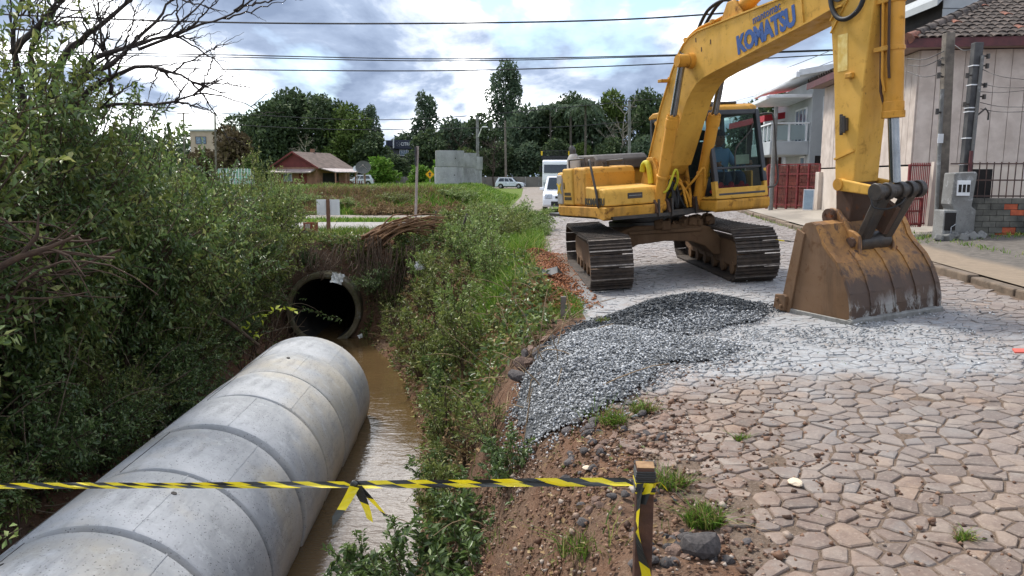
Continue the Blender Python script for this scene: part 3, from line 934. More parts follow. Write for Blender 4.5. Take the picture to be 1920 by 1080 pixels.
M_DKTXT = simple('dark lettering', srgb(60, 56, 44), srgb(74, 66, 50), 6, .6)
EC = Vector((2.2, 11.8, .084))
en = Vector((-.06, 0, 1)).normalized()
ea = R(20.5)
eu = Vector((math.sin(ea), -math.cos(ea), 0)); eu = (eu - en * eu.dot(en)).normalized()
el = en.cross(eu)
ex = thing('excavator', 'yellow crawler excavator with its bucket resting on the paving', 'excavator')
ex.matrix_world = Matrix(((eu.x, el.x, en.x, EC.x), (eu.y, el.y, en.y, EC.y), (eu.z, el.z, en.z, EC.z), (0, 0, 0, 1)))
# ---- undercarriage (turned relative to the upper structure)
UR = Matrix.Translation((.04, .11, 0)) @ Matrix.Rotation(R(-19.5), 4, 'Z')
def under(mb):
    mb.M = UR; return mb
TR, TH = .33, 1.50          # end radius to plate, half length between wheel centres
GA = .985
shoe_w = .58
pitch_n = 46
per = 4 * TH + 2 * math.pi * TR
def track_pos(s):
    s %= per
    if s < 2 * TH:
        return -TH + s, 2 * TR, 0.          # top run, forwards
    s -= 2 * TH
    if s < math.pi * TR:
        a = s / TR
        return TH + TR * math.sin(a), TR + TR * math.cos(a), a
    s -= math.pi * TR
    if s < 2 * TH:
        return TH - s, 0., math.pi
    s -= 2 * TH
    a = s / TR
    return -TH - TR * math.sin(a), TR - TR * math.cos(a), math.pi + a
pl = per / pitch_n * .48
prof = [(-pl, 0), (pl, 0), (pl, .016), (pl - .012, .018), (pl - .016, .048), (pl - .034, .048), (pl - .04, .018), (.012, .016), (.006, .036), (-.012, .036), (-.018, .016), (-pl + .04, .016), (-pl + .034, .034), (-pl + .016, .034), (-pl + .012, .016), (-pl, .016)]
mb = MB(); mb.prism(prof, -shoe_w / 2, shoe_w / 2, 'y')
shoe_me = mb.mesh('shoe', [M_SHOE, M_SHOEW])
for p_ in shoe_me.polygons:                 # worn tops of the ribs
    if abs(p_.normal.z) > .9 and p_.center.z > .04:
        p_.material_index = 1
LIFT = .05
for sd_ in (1, -1):
    yc = sd_ * GA
    mb = under(MB())
    mb.prism([(-TH - .05, .20 + LIFT), (-TH + .2, .14 + LIFT), (TH - .25, .14 + LIFT), (TH - .05, .22 + LIFT), (TH - .05, .42 + LIFT), (TH - .3, .50 + LIFT), (-TH + .1, .50 + LIFT), (-TH - .05, .42 + LIFT)], yc - .15, yc + .15)
    for xr in np.linspace(-TH + .3, TH - .35, 6):   # lower rollers
        mb.lathe([(0.001, -.16), (.10, -.16), (.10, -.10), (.075, -.09), (.075, .09), (.10, .10), (.10, .16), (.001, .16)], 14, (xr, yc, .11 + LIFT), 'y')
    tr = mb.build('crawler_track', M_MUD, ex, smooth=35, bevel=.012)
    tr['label'] = 'muddy crawler track on the cab side' if sd_ > 0 else 'muddy crawler track by the creek side'
    mb = under(MB()); mb.lathe([(.001, -.07), (.13, -.085), (.15, -.05), (.25, -.05), (.28, -.075), (.305, -.075), (.315, -.03), (.315, .03), (.305, .075), (.28, .075), (.25, .05), (.15, .05), (.13, .085), (.001, .07)], 28, (TH, yc, TR + LIFT), 'y')
    mb.build('idler_wheel', M_RUSTY, tr, smooth=35)
    mb = under(MB())
    mb.lathe([(.001, -.12), (.18, -.12), (.2, -.04), (.26, -.035), (.26, .035), (.2, .04), (.18, .12), (.001, .12)], 24, (-TH, yc, TR + LIFT), 'y')
    for k in range(13):
        a = 2 * math.pi * k / 13
        mb.box((-TH + math.cos(a) * .285, yc, TR + LIFT + math.sin(a) * .285), (.06, .05, .06), Matrix.Rotation(-a, 3, 'Y'))
    mb.build('drive_sprocket', M_MUD, tr, smooth=35)
    for k in range(pitch_n):
        x_, z_, a_ = track_pos((k + .3 * sd_) * per / pitch_n)
        sag = -.02 * math.cos(x_ / TH * math.pi / 2) if (a_ == 0.) else 0
        o = link('track_shoe', shoe_me, tr)
        o.matrix_local = UR @ Matrix.Translation((x_, yc, z_ + LIFT + sag)) @ Matrix.Rotation(a_, 4, 'Y')
    mb = under(MB())                           # chain links under the shoes
    mb.bb((-TH + .1, yc - .05, .18 + LIFT), (TH - .1, yc + .05, .3 + LIFT))
    for k in range(pitch_n):
        x_, z_, a_ = track_pos((k + .3 * sd_ + .5) * per / pitch_n)
        rm = Matrix.Rotation(a_, 3, 'Y')
        for oy in (-.05, .05):
            c_ = Vector((x_, yc + oy, z_ + LIFT)) + rm @ Vector((0, 0, -.045))
            mb.box(c_, (per / pitch_n * 1.02, .09, .07), rm)
    mb.build('track_chain', M_SHOE, tr)
mb = under(MB())
arch = [(-.84, .30), (-.84, .56), (-.70, .72), (-.45, .80), (.45, .80), (.70, .72), (.84, .56), (.84, .30), (.74, .30), (.60, .44), (.40, .52), (.0, .55), (-.40, .52), (-.60, .44), (-.74, .30)]
mb.prism(arch, -.62, .62, 'x')
mb.box((.64, 0, .70), (.04, 1.1, .06))
mb.build('carbody', M_MUD, ex, bevel=.03)
mb = MB(); mb.lathe([(.001, .78), (.62, .78), (.62, .84), (.56, .85), (.56, .91), (.66, .91), (.66, .955), (.001, .955)], 40); mb.build('slew_ring', M_BLK, ex, smooth=35)
mr_ = random.Random(4)
mb = under(MB())
for k in range(26):
    c_ = Vector((mr_.uniform(.35, .66), mr_.uniform(-.2, .75), .80 + mr_.uniform(-.01, .05)))
    mb.box(c_, (mr_.uniform(.05, .15),) * 3, Matrix.Rotation(mr_.uniform(0, 3), 3, (mr_.random(), mr_.random(), 1)))
mb.build('caked_mud', M_MUD, ex, bevel=.02)
# ---- deck and body on the operator's right
mb = MB(); mb.bb((-1.25, -1.15, .955), (1.0, 1.15, 1.0)); mb.bb((.55, -.27, 1.0), (.98, .27, 1.03)); mb.build('deck_plate', M_BLK, ex)
mb = MB(); mb.prism([(-.62, .985), (.62, .985), (.86, .945), (.93, .97), (.95, 1.12), (.93, 1.135), (-.66, 1.135), (-.70, 1.05)], -1.24, -.30); o = mb.build('lower_skirt', M_YELD, ex, bevel=.03); o['label'] = 'dented lower skirt of the tool box side'
mb = MB(); mb.prism([(.30, 1.145), (.91, 1.145), (.905, 1.33), (.86, 1.385), (.30, 1.43)], -1.225, -.31); tb = mb.build('tool_box', M_YEL, ex, bevel=.022)
mb = MB(); mb.bb((.905, -.86, 1.235), (.914, -.62, 1.315)); mb.build('box_latch', M_BLK, tb, bevel=.006)
mb = MB(); mb.bb((.912, -.84, 1.27), (.92, -.64, 1.283)); mb.build('latch_bar', M_EDGE, tb)
mb = MB(); mb.prism([(-.12, 1.145), (.285, 1.145), (.285, 1.62), (.24, 1.70), (-.12, 1.72)], -1.215, -.36); ft = mb.build('fuel_tank', M_YELD, ex, bevel=.035, seg=3)
mb = MB(); mb.tube([(.08, -.75, 1.71), (.08, -.75, 1.76)], .05, 14); mb.tube([(.08, -.75, 1.76), (.08, -.75, 1.775)], .065, 14); mb.build('filler_cap', M_BLK, ft, smooth=35)
mb = MB(); mb.bb((-.50, -1.222, 1.145), (-.135, -.40, 1.71)); sdoor = mb.build('side_door', M_YEL, ex, bevel=.03, seg=3)
mb = MB(); mb.bb((-.45, -1.23, 1.4), (-.43, -1.22, 1.5)); mb.build('door_handle', M_BLK, sdoor)
# counterweight: rounded tail
def tail(z0, z1, gx=0.):
    pr = [(-.51, -1.215)]
    for k in range(9):
        a = R(8 + 82 * k / 8)
        pr.append((-.62 - .86 * math.sin(a) ** 1.0 * (1 if k else .3) - gx, -1.215 + (1.215 - .0) * (1 - math.cos(a)) ** .9))
    pr2 = pr + [(x, -y) for x, y in reversed(pr[:-1])]
    return pr2
mb = MB(); mb.prism(tail(0, 0), 1.0, 1.66, 'z'); cw = mb.build('counterweight', M_YEL, ex, bevel=.05, seg=3)
mb = MB(); mb.prism([(-.72, 1.16), (-.53, 1.16), (-.53, 1.56), (-.56, 1.62), (-.72, 1.62)], -1.226, -1.15); sp_ = mb.build('silver_panel', M_SILV, ex, bevel=.015)
me = text_mesh('stencil_mark', 'X', .2, simple('yellow stencil', srgb(222, 186, 40), srgb(200, 160, 40)), .012)
o = link('stencil_mark', me, sp_); o.matrix_local = Matrix.Translation((-.62, -1.232, 1.40)) @ Matrix.Rotation(R(90), 4, 'X')
me = text_mesh('lettering', 'KOMATSU', .135, M_DKTXT, .007, spacing=.95)
o = link('lettering', me, tb); o.matrix_local = Matrix.Translation((.60, -1.231, 1.205)) @ Matrix.Rotation(R(90), 4, 'X'); o.scale = (1.0, 1.0, 1)
mb = MB()
for r_, (w0, nn) in enumerate(((.24, 7), (.26, 8))):        # two lines of small illegible print
    for k in range(nn):
        xx = -.44 + k * w0 / nn
        mb.bb((xx, -1.226, 1.30 - r_ * .07), (xx + w0 / nn * .7, -1.2215, 1.345 - r_ * .07))
tag(mb.build('small_print', M_DKTXT, sdoor), kind='stuff')
# engine hood, exhaust, rails
mb = MB(); mb.prism([(-1.30, 1.66), (-.40, 1.66), (-.40, 1.82), (-.50, 1.90), (-1.2, 1.92), (-1.29, 1.86)], -.66, .28); hood = mb.build('engine_hood', M_HOOD, ex, bevel=.03, seg=3)
for k in range(5):
    mb = MB(); mb.bb((-1.2 + k * .15, -.666, 1.74), (-1.1 + k * .15, -.658, 1.80)); mb.build('hood_vent', M_BLK, hood)
mb = MB(); mb.tube([(-.95, -.80, 1.6), (-.95, -.80, 1.86), (-.96, -.80, 1.94)], [.12, .11, .06], 14); mb.build('exhaust_muffler', M_SILV, ex, smooth=40)
mb = MB(); mb.tube([(-.96, -.80, 1.92), (-.96, -.80, 2.0), (-1.02, -.80, 2.05)], .05, 12); mb.build('exhaust_pipe', M_BLK, ex, smooth=40)
mb = MB(); mb.tube(cr([(.42, -1.2, 1.72), (.42, -1.2, 1.78), (.46, -1.21, 1.79), (.60, -1.235, 1.55), (.72, -1.25, 1.30), (.74, -1.25, 1.16), (.74, -1.22, 1.13)]), .018, 8); mb.build('hand_rail', M_BLK, ex, smooth=50)
mb = MB(); mb.tube([(.18, -1.16, 1.72), (.18, -1.16, 1.84), (-.35, -1.16, 1.84), (-.35, -1.16, 1.72)], .014, 8); mb.build('top_rail', M_BLK, ex, smooth=50); mb = MB(); mb.tube([(.18, -.5, 1.72), (.18, -.5, 1.80), (-.35, -.5, 1.80), (-.35, -.5, 1.72)], .014, 8); mb.build('top_rail', M_BLK, ex, smooth=50)
# ---- cab
CX0, CX1, CY0, CY1 = -.42, 1.30, .33, 1.22
mb = MB(); mb.prism([(-.45, .985), (1.10, .985), (1.30, .96), (1.35, 1.0), (1.36, 1.135), (-.45, 1.135)], .31, 1.25); o = mb.build('cab_skirt', M_YELD, ex, bevel=.035, seg=3)
cab = None
mb = MB()
mb.prism([(CX0, 1.145), (1.325, 1.145), (1.315, 1.30), (1.27, 1.30), (1.27, 1.18), (CX0, 1.18)], CY0, CY1)       # sill and floor
cab = mb.build('cab', M_YEL, ex, bevel=.01)
def zx(z):                                     # raked windscreen line
    return 1.315 - (z - 1.15) * .165
mb = MB()
mb.bb((CX0, CY0, 1.18), (CX0 + .04, CY1, 1.75)); mb.bb((CX0 + .04, CY0, 1.18), (.25, CY0 + .035, 1.62)); mb.bb((CX0 + .04, CY1 - .035, 1.18), (1.0, CY1, 1.52))
mb.build('lower_panel', M_YELD, cab, bevel=.01)
mb = MB()
mb.beam((zx(1.3), CY1 - .02, 1.15), (zx(1.55), CY1 - .02, 1.55), .08, .055, (0, 1, 0)); mb.build('front_corner_post', M_YEL, cab, bevel=.01); mb = MB(); mb.beam((zx(1.3), CY0 + .02, 1.15), (zx(1.5), CY0 + .02, 1.40), .10, .055, (0, 1, 0))
mb.build('front_corner_post', M_YEL, cab, bevel=.01)
mb = MB()
T = 2.40
for (yy, w_) in ((CY0 + .03, .07), (CY1 - .03, .08)):
    mb.beam((zx(1.38), yy, 1.36), (zx(T), yy, T), w_, .07, (0, 1, 0))
    mb.beam((.33, yy, 1.18), (.30, yy, T), .05, .07, (0, 1, 0))
    mb.beam((CX0 + .03, yy, 1.18), (CX0 + .05, yy, T), .06, .08, (0, 1, 0))
    mb.beam((CX0 + .03, yy, T - .02), (zx(T), yy, T - .02), .06, .07)
mb.beam((zx(1.58), CY0, 1.58), (zx(1.58), CY1, 1.58), .04, .035); mb.beam((zx(T - .03), CY0, T - .03), (zx(T - .03), CY1, T - .03), .06, .07); mb.beam((CX0 + .05, CY0, T - .02), (CX0 + .05, CY1, T - .02), .06, .06)
mb.beam((zx(1.22), CY0 + .03, 1.21), (zx(1.22), CY1 - .03, 1.21), .04, .04)
mb.build('pillar_frame', M_CABB, cab, bevel=.012)
def pane(name, pts):
    m_ = MB(); m_.quad(*pts); return m_.build(name, M_GLASS, cab)
g0, g1 = CY0 + .06, CY1 - .06
pane('upper_windscreen', [(zx(1.6), g0, 1.60), (zx(1.6), g1, 1.60), (zx(2.36), g1, 2.36), (zx(2.36), g0, 2.36)])
pane('lower_windscreen', [(zx(1.22), g0, 1.23), (zx(1.22), g1, 1.23), (zx(1.56), g1, 1.56), (zx(1.56), g0, 1.56)])
pane('right_window', [(.33, CY0 + .02, 1.40), (zx(1.45), CY0 + .02, 1.45), (zx(2.36), CY0 + .02, 2.36), (.30, CY0 + .02, 2.36)])
pane('right_rear_window', [(CX0 + .06, CY0 + .02, 1.66), (.28, CY0 + .02, 1.66), (.28, CY0 + .02, 2.36), (CX0 + .06, CY0 + .02, 2.36)])
pane('left_window', [(.33, CY1 - .02, 1.55), (zx(1.55), CY1 - .02, 1.55), (zx(2.36), CY1 - .02, 2.36), (.30, CY1 - .02, 2.36)])
pane('left_rear_window', [(CX0 + .06, CY1 - .02, 1.66), (.28, CY1 - .02, 1.66), (.28, CY1 - .02, 2.36), (CX0 + .06, CY1 - .02, 2.36)])
pane('rear_window', [(CX0 + .02, g0, 1.78), (CX0 + .02, g1, 1.78), (CX0 + .04, g1, 2.34), (CX0 + .04, g0, 2.34)])
mb = MB(); mb.prism([(CX0 - .02, 2.40), (zx(2.42) + .01, 2.40), (zx(2.42) - .02, 2.46), (zx(2.42) - .12, 2.50), (CX0 + .1, 2.50), (CX0 - .02, 2.45)], CY0 - .01, CY1 + .01); rf = mb.build('cab_roof', M_YELD, cab, bevel=.025, seg=3)
mb = MB(); mb.bb((.55, .45, 2.50), (1.0, .95, 2.535)); mb.bb((.1, .55, 2.5), (.3, .7, 2.55)); mb.build('roof_hatch', M_BLK, rf, bevel=.012)
mb = MB(); mb.bb((zx(2.4) - .02, .40, 2.455), (zx(2.4) + .03, .50, 2.50)); mb.build('work_light', M_BLK, rf, bevel=.008)
mb = MB(); mb.tube(cr([(zx(1.25) + .03, .66, 1.60), (zx(1.7) + .05, .72, 1.85), (zx(2.05) + .03, 1.02, 2.08), (zx(2.2) + .02, 1.1, 2.2)]), .010, 6); mb.build('wiper_arm', M_BLK, cab, smooth=60)
mb = MB(); mb.tube(cr([(1.10, CY1 + .01, 2.32), (1.20, CY1 + .13, 2.33), (1.26, CY1 + .17, 2.26), (1.31, CY1 + .17, 1.75), (1.33, CY1 + .18, 1.40), (1.32, CY1 + .13, 1.28), (1.30, CY1, 1.27)]), .014, 8); mb.build('grab_rail', M_BLK, cab, smooth=60)
# inside: seat, console, levers, red floor mat rolled up
mb = MB(); mb.bb((.31, .58, 1.18), (.76, 1.06, 1.36)); mb.prism([(.24, 1.36), (.38, 1.36), (.28, 2.0), (.16, 2.0)], .60, 1.04); mb.prism([(.18, 2.02), (.28, 2.02), (.26, 2.18), (.17, 2.18)], .70, .94); mb.build('operator_seat', simple('dark seat cloth', srgb(46, 46, 50), srgb(60, 60, 64), 20, .9), cab, bevel=.04, seg=3)
for yy in (.50, 1.12):
    mb = MB(); mb.bb((.36, yy - .06, 1.18), (.88, yy + .06, 1.46)); mb.tube([(.84, yy, 1.46), (.90, yy + (.04 if yy < .8 else -.04), 1.60)], .012, 8); mb.tube([(.895, yy + (.04 if yy < .8 else -.04), 1.58), (.90, yy + (.045 if yy < .8 else -.045), 1.66)], .020, 10); mb.build('control_console', M_CABB, cab, bevel=.015)
mb = MB(); mb.tube([(.98, .68, 1.18), (1.04, .68, 1.50), (1.0, .68, 1.62)], .013, 8); mb.tube([(.98, .86, 1.18), (1.04, .86, 1.50), (1.0, .86, 1.62)], .013, 8); mb.build('travel_lever', M_BLK, cab, smooth=60)
mb = MB()
for k in range(7):
    yy = .42 + k * .09
    mb.tube([(1.10, yy, 1.22), (1.12, yy + .05, 1.28 + .05 * (k % 2)), (1.08, yy + .11, 1.22)], [.05, .055, .045], 10)
mb.build('red_bundle', simple('red cloth', srgb(176, 34, 40), srgb(130, 24, 34), 14, .9), cab, smooth=70)
mb = MB(); mb.bb((1.02, .88, 1.62), (1.05, 1.12, 1.76)); mb.build('monitor', simple('pale panel', srgb(196, 192, 170), srgb(170, 166, 150)), cab, bevel=.008)
# ---- boom
btop = [(0.40, 1.62), (0.40, 1.80), (0.77, 2.50), (1.08, 2.945), (1.25, 3.15), (1.38, 3.26), (1.52, 3.33), (1.72, 3.372), (2.6, 3.395), (3.3, 3.41), (3.95, 3.45), (4.20, 3.42), (4.30, 3.32)]
bbot = [(4.30, 3.22), (4.20, 3.135), (4.02, 3.13), (3.77, 3.08), (2.6, 2.895), (2.03, 2.81), (1.8, 2.765), (1.66, 2.71), (1.54, 2.62), (1.44, 2.52), (1.36, 2.41), (0.90, 1.66), (0.74, 1.53), (0.52, 1.52)]
mb = MB(); mb.prism(btop + bbot, -.185, .185); boom = mb.build('boom', M_YEL, ex, bevel=.008)
mb = MB()                                      # welded flange lips along top and bottom plates
for P_ in (btop[1:-2], bbot[1:-2]):
    for a, b in zip(P_[:-1], P_[1:]):
        mb.beam((a[0], 0, a[1]), (b[0], 0, b[1]), .405, .018)
mb.build('flange', M_YEL, boom)
for yy in (-.187, .187):
    mb = MB(); mb.beam((3.62, yy, 3.42), (3.66, yy, 3.06), .012, .03, (0, 1, 0)); mb.build('weld_plate', M_YEL, boom)
mb = MB(); mb.tube([(.58, -.27, 1.68), (.58, .27, 1.68)], .075, 20); mb.build('foot_pin', M_YELD, boom, smooth=40)
for s_ in (-1, 1):
    mb = MB(); mb.tube([(1.57, s_ * .18, 3.02), (1.57, s_ * .255, 3.02)], .10, 20); mb.tube([(1.57, s_ * .25, 3.02), (1.57, s_ * .41, 3.02)], .055, 18); mb.tube([(1.57, s_ * .40, 3.02), (1.57, s_ * .42, 3.02)], .075, 18); mb.build('cylinder_pin_boss', M_YELT, boom, smooth=40)
ang = math.atan2(3.05 - 2.93, 3.45 - 2.75)
Mt = lambda x, y, z, a: Matrix.Translation((x, y, z)) @ Matrix.Rotation(-a, 4, 'Y') @ Matrix.Rotation(R(90), 4, 'X')
bl = text_mesh('brand_lettering', 'KOMATSU', .30, M_BLUE, .016, .0015, spacing=.93)
o = link('brand_lettering', bl, boom); o.matrix_local = Mt(3.03, -.190, 3.105, R(8.5)); o.scale = (.76, .95, 1)
bl = text_mesh('dealer_lettering', 'mantomac', .165, M_BLUE, .001, .0015)
o = link('dealer_lettering', bl, boom); o.matrix_local = Mt(3.06, -.190, 3.305, R(8)); o.scale = (.70, .85, 1)
# dark gouges and a side bracket
for (x_, z_) in ((1.98, 3.16), (1.78, 3.10), (1.66, 3.24)):
    mb = MB(); mb.bb((x_, -.1885, z_), (x_ + .018, -.185, z_ + .055)); mb.build('paint_scar', M_RUSTY, boom)
mb = MB(); mb.bb((.93, -.33, 2.82), (1.03, -.18, 2.86)); mb.build('light_bracket', M_YELD, boom, bevel=.006)
# hoses and steel lines along the boom's back
def offs(P_, d):
    res = []
    for i, (x_, z_) in enumerate(P_):
        a = P_[max(i - 1, 0)]; b = P_[min(i + 1, len(P_) - 1)]
        tx_, tz_ = b[0] - a[0], b[1] - a[1]; l_ = math.hypot(tx_, tz_)
        res.append((x_ - tz_ / l_ * d, z_ + tx_ / l_ * d))
    return res
for k, (yy, d_, m_) in enumerate(((-.14, .05, M_YELT), (-.08, .055, M_YELT), (.04, .05, M_YELT), (.10, .06, M_HOSE), (-.02, .075, M_HOSE))):
    P_ = offs(btop[1:8], d_)
    mb = MB(); mb.tube(cr([(x_, yy, z_) for x_, z_ in P_] + [(2.1, yy, 3.43 + d_ * .3), (2.35, yy, 3.46 + d_ * .4)]), .014, 7); mb.build('hydraulic_line', m_, boom, smooth=60)
for (x_, z_) in ((.60, 2.28), (.98, 2.86), (1.40, 3.32), (2.0, 3.43)):
    mb = MB(); mb.box((x_, -.03, z_), (.05, .32, .05), Matrix.Rotation(-.8 if x_ < 1.2 else -.25, 3, 'Y')); mb.build('line_clamp', M_YELD, boom, bevel=.006)
mb = MB(); mb.tube(cr([(1.28, -.19, 3.20), (1.35, -.205, 3.15), (1.42, -.20, 3.12), (1.36, -.20, 3.07), (1.46, -.22, 3.05), (1.53, -.24, 3.06)]), .008, 6); mb.build('grease_line', M_HOSE, boom, smooth=60)
mb = MB(); mb.tube(cr([(1.60, -.1, 3.42), (1.85, -.12, 3.60), (2.15, -.1, 3.66), (2.4, -.08, 3.58)]), .022, 8); mb.tube(cr([(1.55, .0, 3.42), (1.85, .02, 3.66), (2.2, .02, 3.72), (2.5, .0, 3.64)]), .022, 8); mb.build('arm_hose', M_HOSE, boom, smooth=60)
# arm cylinder on the boom's back
c0, c1 = Vector((2.36, 0, 3.50)), Vector((4.02, 0, 4.16))
d_ = (c1 - c0).normalized()
mb = MB(); mb.tube([c0 + d_ * .08, c0 + d_ * 1.15], .092, 20); mb.tube([c0 + d_ * 1.13, c0 + d_ * 1.2], .105, 20); mb.lathe([(.001, -.09), (.10, -.09), (.10, .09), (.001, .09)], 18, c0, 'y'); ac = mb.build('arm_cylinder', M_YELT, ex, smooth=40)
mb = MB(); mb.tube([c0 + d_ * 1.2, c1], .05, 14); mb.build('piston_rod', M_ROD, ac, smooth=40)
mb = MB(); mb.prism([(2.15, 3.38), (2.6, 3.39), (2.42, 3.60), (2.30, 3.60)], -.16, -.11); mb.prism([(2.15, 3.38), (2.6, 3.39), (2.42, 3.60), (2.30, 3.60)], .11, .16); mb.build('cylinder_bracket', M_YELD, boom, bevel=.01)
# lift cylinders
for s_ in (-1, 1):
    b0, b1, b2 = Vector((.86, s_ * .335, 1.10)), Vector((1.335, s_ * .335, 2.30)), Vector((1.57, s_ * .335, 3.02))
    dd = (b2 - b0).normalized()
    e1 = b0 + dd * 1.29
    mb = MB(); mb.tube([b0 + dd * .06, b0 + dd * .55, e1 - dd * .12], .083, 20); mb.tube([e1 - dd * .14, e1 - dd * .02], .094, 20); mb.lathe([(.001, -.08), (.095, -.08), (.095, .08), (.001, .08)], 18, b0, 'y')
    mb.tube([b0 + dd * .42, b0 + dd * .46], .098, 18)
    lc = mb.build('lift_cylinder', M_YELT, ex, smooth=40, bevel=.004)
    mb = MB(); mb.tube([e1 - dd * .03, e1 + dd * .02], .088, 20)
    for k in range(8):
        a = k * math.pi / 4; side = Vector((0, 1, 0)); oth = dd.cross(side)
        p_ = e1 + dd * .02 + (side * math.cos(a) + oth * math.sin(a)) * .072; mb.tube([p_, p_ + dd * .018], .012, 6)
    mb.build('gland_nut', M_YELT, lc, smooth=40)
    mb = MB(); mb.tube([e1, b2 - dd * .05], .048, 18); mb.build('piston_rod', M_ROD, lc, smooth=40)
    mb = MB(); mb.lathe([(.001, -.07), (.085, -.07), (.085, .07), (.001, .07)], 18, b2, 'y'); mb.build('rod_eye', M_YELD, lc, smooth=40)
    mb = MB(); mb.tube(cr([b0 + dd * .2 + Vector((.09, 0, 0)), b0 + dd * .2 + Vector((.16, -s_ * .03, .06)), b0 + dd * .45 + Vector((.16, -s_ * .1, .08)), b0 + dd * .3 + Vector((.1, -s_ * .2, .05)), (.75, s_ * .08, 1.2)]), .018, 8); mb.build('cylinder_hose', M_LIME if s_ < 0 else M_YELT, lc, smooth=60)
    mb = MB(); mb.prism([(.62, 1.0), (1.02, 1.0), (.98, 1.14), (.90, 1.20), (.80, 1.19)], s_ * .235 - .02, s_ * .235 + .02); mb.prism([(.62, 1.0), (1.02, 1.0), (.98, 1.14), (.90, 1.20), (.80, 1.19)], s_ * .43 - .015, s_ * .43 + .015); mb.build('cylinder_foot', M_RUSTY, ex, bevel=.008)
# boom foot brackets, lime hose guards, valve block and hoses in the gap
for s_ in (-1, 1):
    mb = MB(); mb.prism([(.05, 1.0), (.86, 1.0), (.74, 1.62), (.62, 1.80), (.46, 1.80), (.2, 1.3)], s_ * .245 - .025, s_ * .245 + .025); mb.build('boom_bracket', M_YELD, ex, bevel=.01)
    mb = MB(); mb.tube(cr([(.62, s_ * .30, 1.42), (.60, s_ * .31, 1.62), (.54, s_ * .31, 1.72), (.44, s_ * .31, 1.70), (.40, s_ * .31, 1.60)]), .042, 10); mb.build('lime_hose', M_LIME, ex, smooth=60)
mb = MB(); mb.bb((.45, -.20, 1.03), (.72, .20, 1.30)); mb.bb((.35, -.16, 1.30), (.55, .16, 1.44)); mb.build('swivel_valve', M_BLK, ex, bevel=.02)
hr = random.Random(9)
for k in range(9):
    y0_, y1_ = hr.uniform(-.2, .2), hr.uniform(-.24, .24)
    mb = MB(); mb.tube(cr([(.6, y0_, 1.30), (.80 + hr.uniform(0, .1), y0_ * 1.1, 1.42 + hr.uniform(-.06, .08)), (.92, (y0_ + y1_) / 2, 1.26 + hr.uniform(-.1, .1)), (.90, y1_, 1.05)]), .019, 7); mb.build('hose', [M_HOSE, M_YELT, M_HOSE][k % 3], ex, smooth=60)
for yy in (-.42, -.20, .2, .40):
    mb = MB(); mb.bb((1.0, yy - .012, .95), (1.03, yy + .012, 1.20)); mb.build('guard_post', M_BLK, ex)
# ---- arm
af = [(4.00, 4.05), (3.86, 4.18), (3.90, 4.28), (4.10, 4.25), (4.42, 3.80), (4.60, 3.62), (4.575, 3.12), (4.46, 2.37), (4.36, 1.60), (4.335, 1.37)]
ab = [(4.085, 1.37), (4.085, 1.60), (4.065, 2.42), (4.02, 3.0), (4.0, 3.5)]
mb = MB(); mb.prism(af + ab, -.165, .165); arm = mb.build('arm', M_YEL, ex, bevel=.012)
mb = MB(); mb.prism([(4.087, 1.368), (4.333, 1.368), (4.30, 1.10), (4.26, .92), (4.12, .90), (4.09, 1.05)], -.155, .155); mb.build('arm_tip', M_RUSTY, arm, bevel=.012)
mb = MB(); mb.tube([(4.16, -.205, 3.28), (4.16, .205, 3.28)], .10, 22); mb.build('elbow_pin', M_BLK, arm, smooth=40)
mb = MB(); mb.bb((4.12, -.168, 2.50), (4.25, -.1665, 2.86)); mb.build('faded_decal', simple('faded cream decal', srgb(222, 200, 130), srgb(206, 170, 84), 14), arm)
mb = MB(); mb.box((4.30, -.19, 2.44), (.09, .05, .055)); mb.build('lamp', M_YELD, arm, bevel=.012)
mb = MB(); mb.bb((4.20, -.20, 1.90), (4.27, -.165, 2.03)); mb.tube([(4.205, -.20, 1.86), (4.205, -.20, 2.07)], .018, 8); mb.tube([(4.235, -.205, 1.88), (4.235, -.205, 2.05)], .024, 8); mb.build('grease_valve', M_BLK, arm, bevel=.005)
mb = MB(); mb.beam((4.085, -.168, 1.62), (4.35, -.168, 1.70), .02, .025, (0, 1, 0)); mb.build('weld_bead', M_YEL, arm)
mb = MB(); mb.tube(cr([(4.03, -.19, 3.38), (4.08, -.215, 3.16), (4.18, -.225, 3.02), (4.32, -.22, 2.99), (4.45, -.20, 3.08), (4.52, -.19, 3.30)]), .024, 10); mb.build('arm_hose', M_HOSE, arm, smooth=60)
mb = MB(); mb.beam((4.03, -.169, 3.02), (4.34, -.169, 3.40), .012, .04, (0, 1, 0)); mb.beam((4.03, -.169, 2.90), (4.40, -.169, 3.36), .012, .03, (0, 1, 0)); mb.build('stiffener', M_YEL, arm)
for s_ in (-1, 1):
    mb = MB(); mb.tube([(4.20, s_ * .16, 1.36), (4.20, s_ * .245, 1.36)], .062, 18); mb.build('link_boss', M_YELD, arm, smooth=40)
    mb = MB(); mb.prism([(4.16, 1.31), (4.20, 1.295), (4.74, 1.235), (4.78, 1.28), (4.74, 1.325), (4.20, 1.42), (4.16, 1.40)], s_ * .205 - .022, s_ * .205 + .022); mb.build('guide_link', M_YEL, ex, bevel=.012)
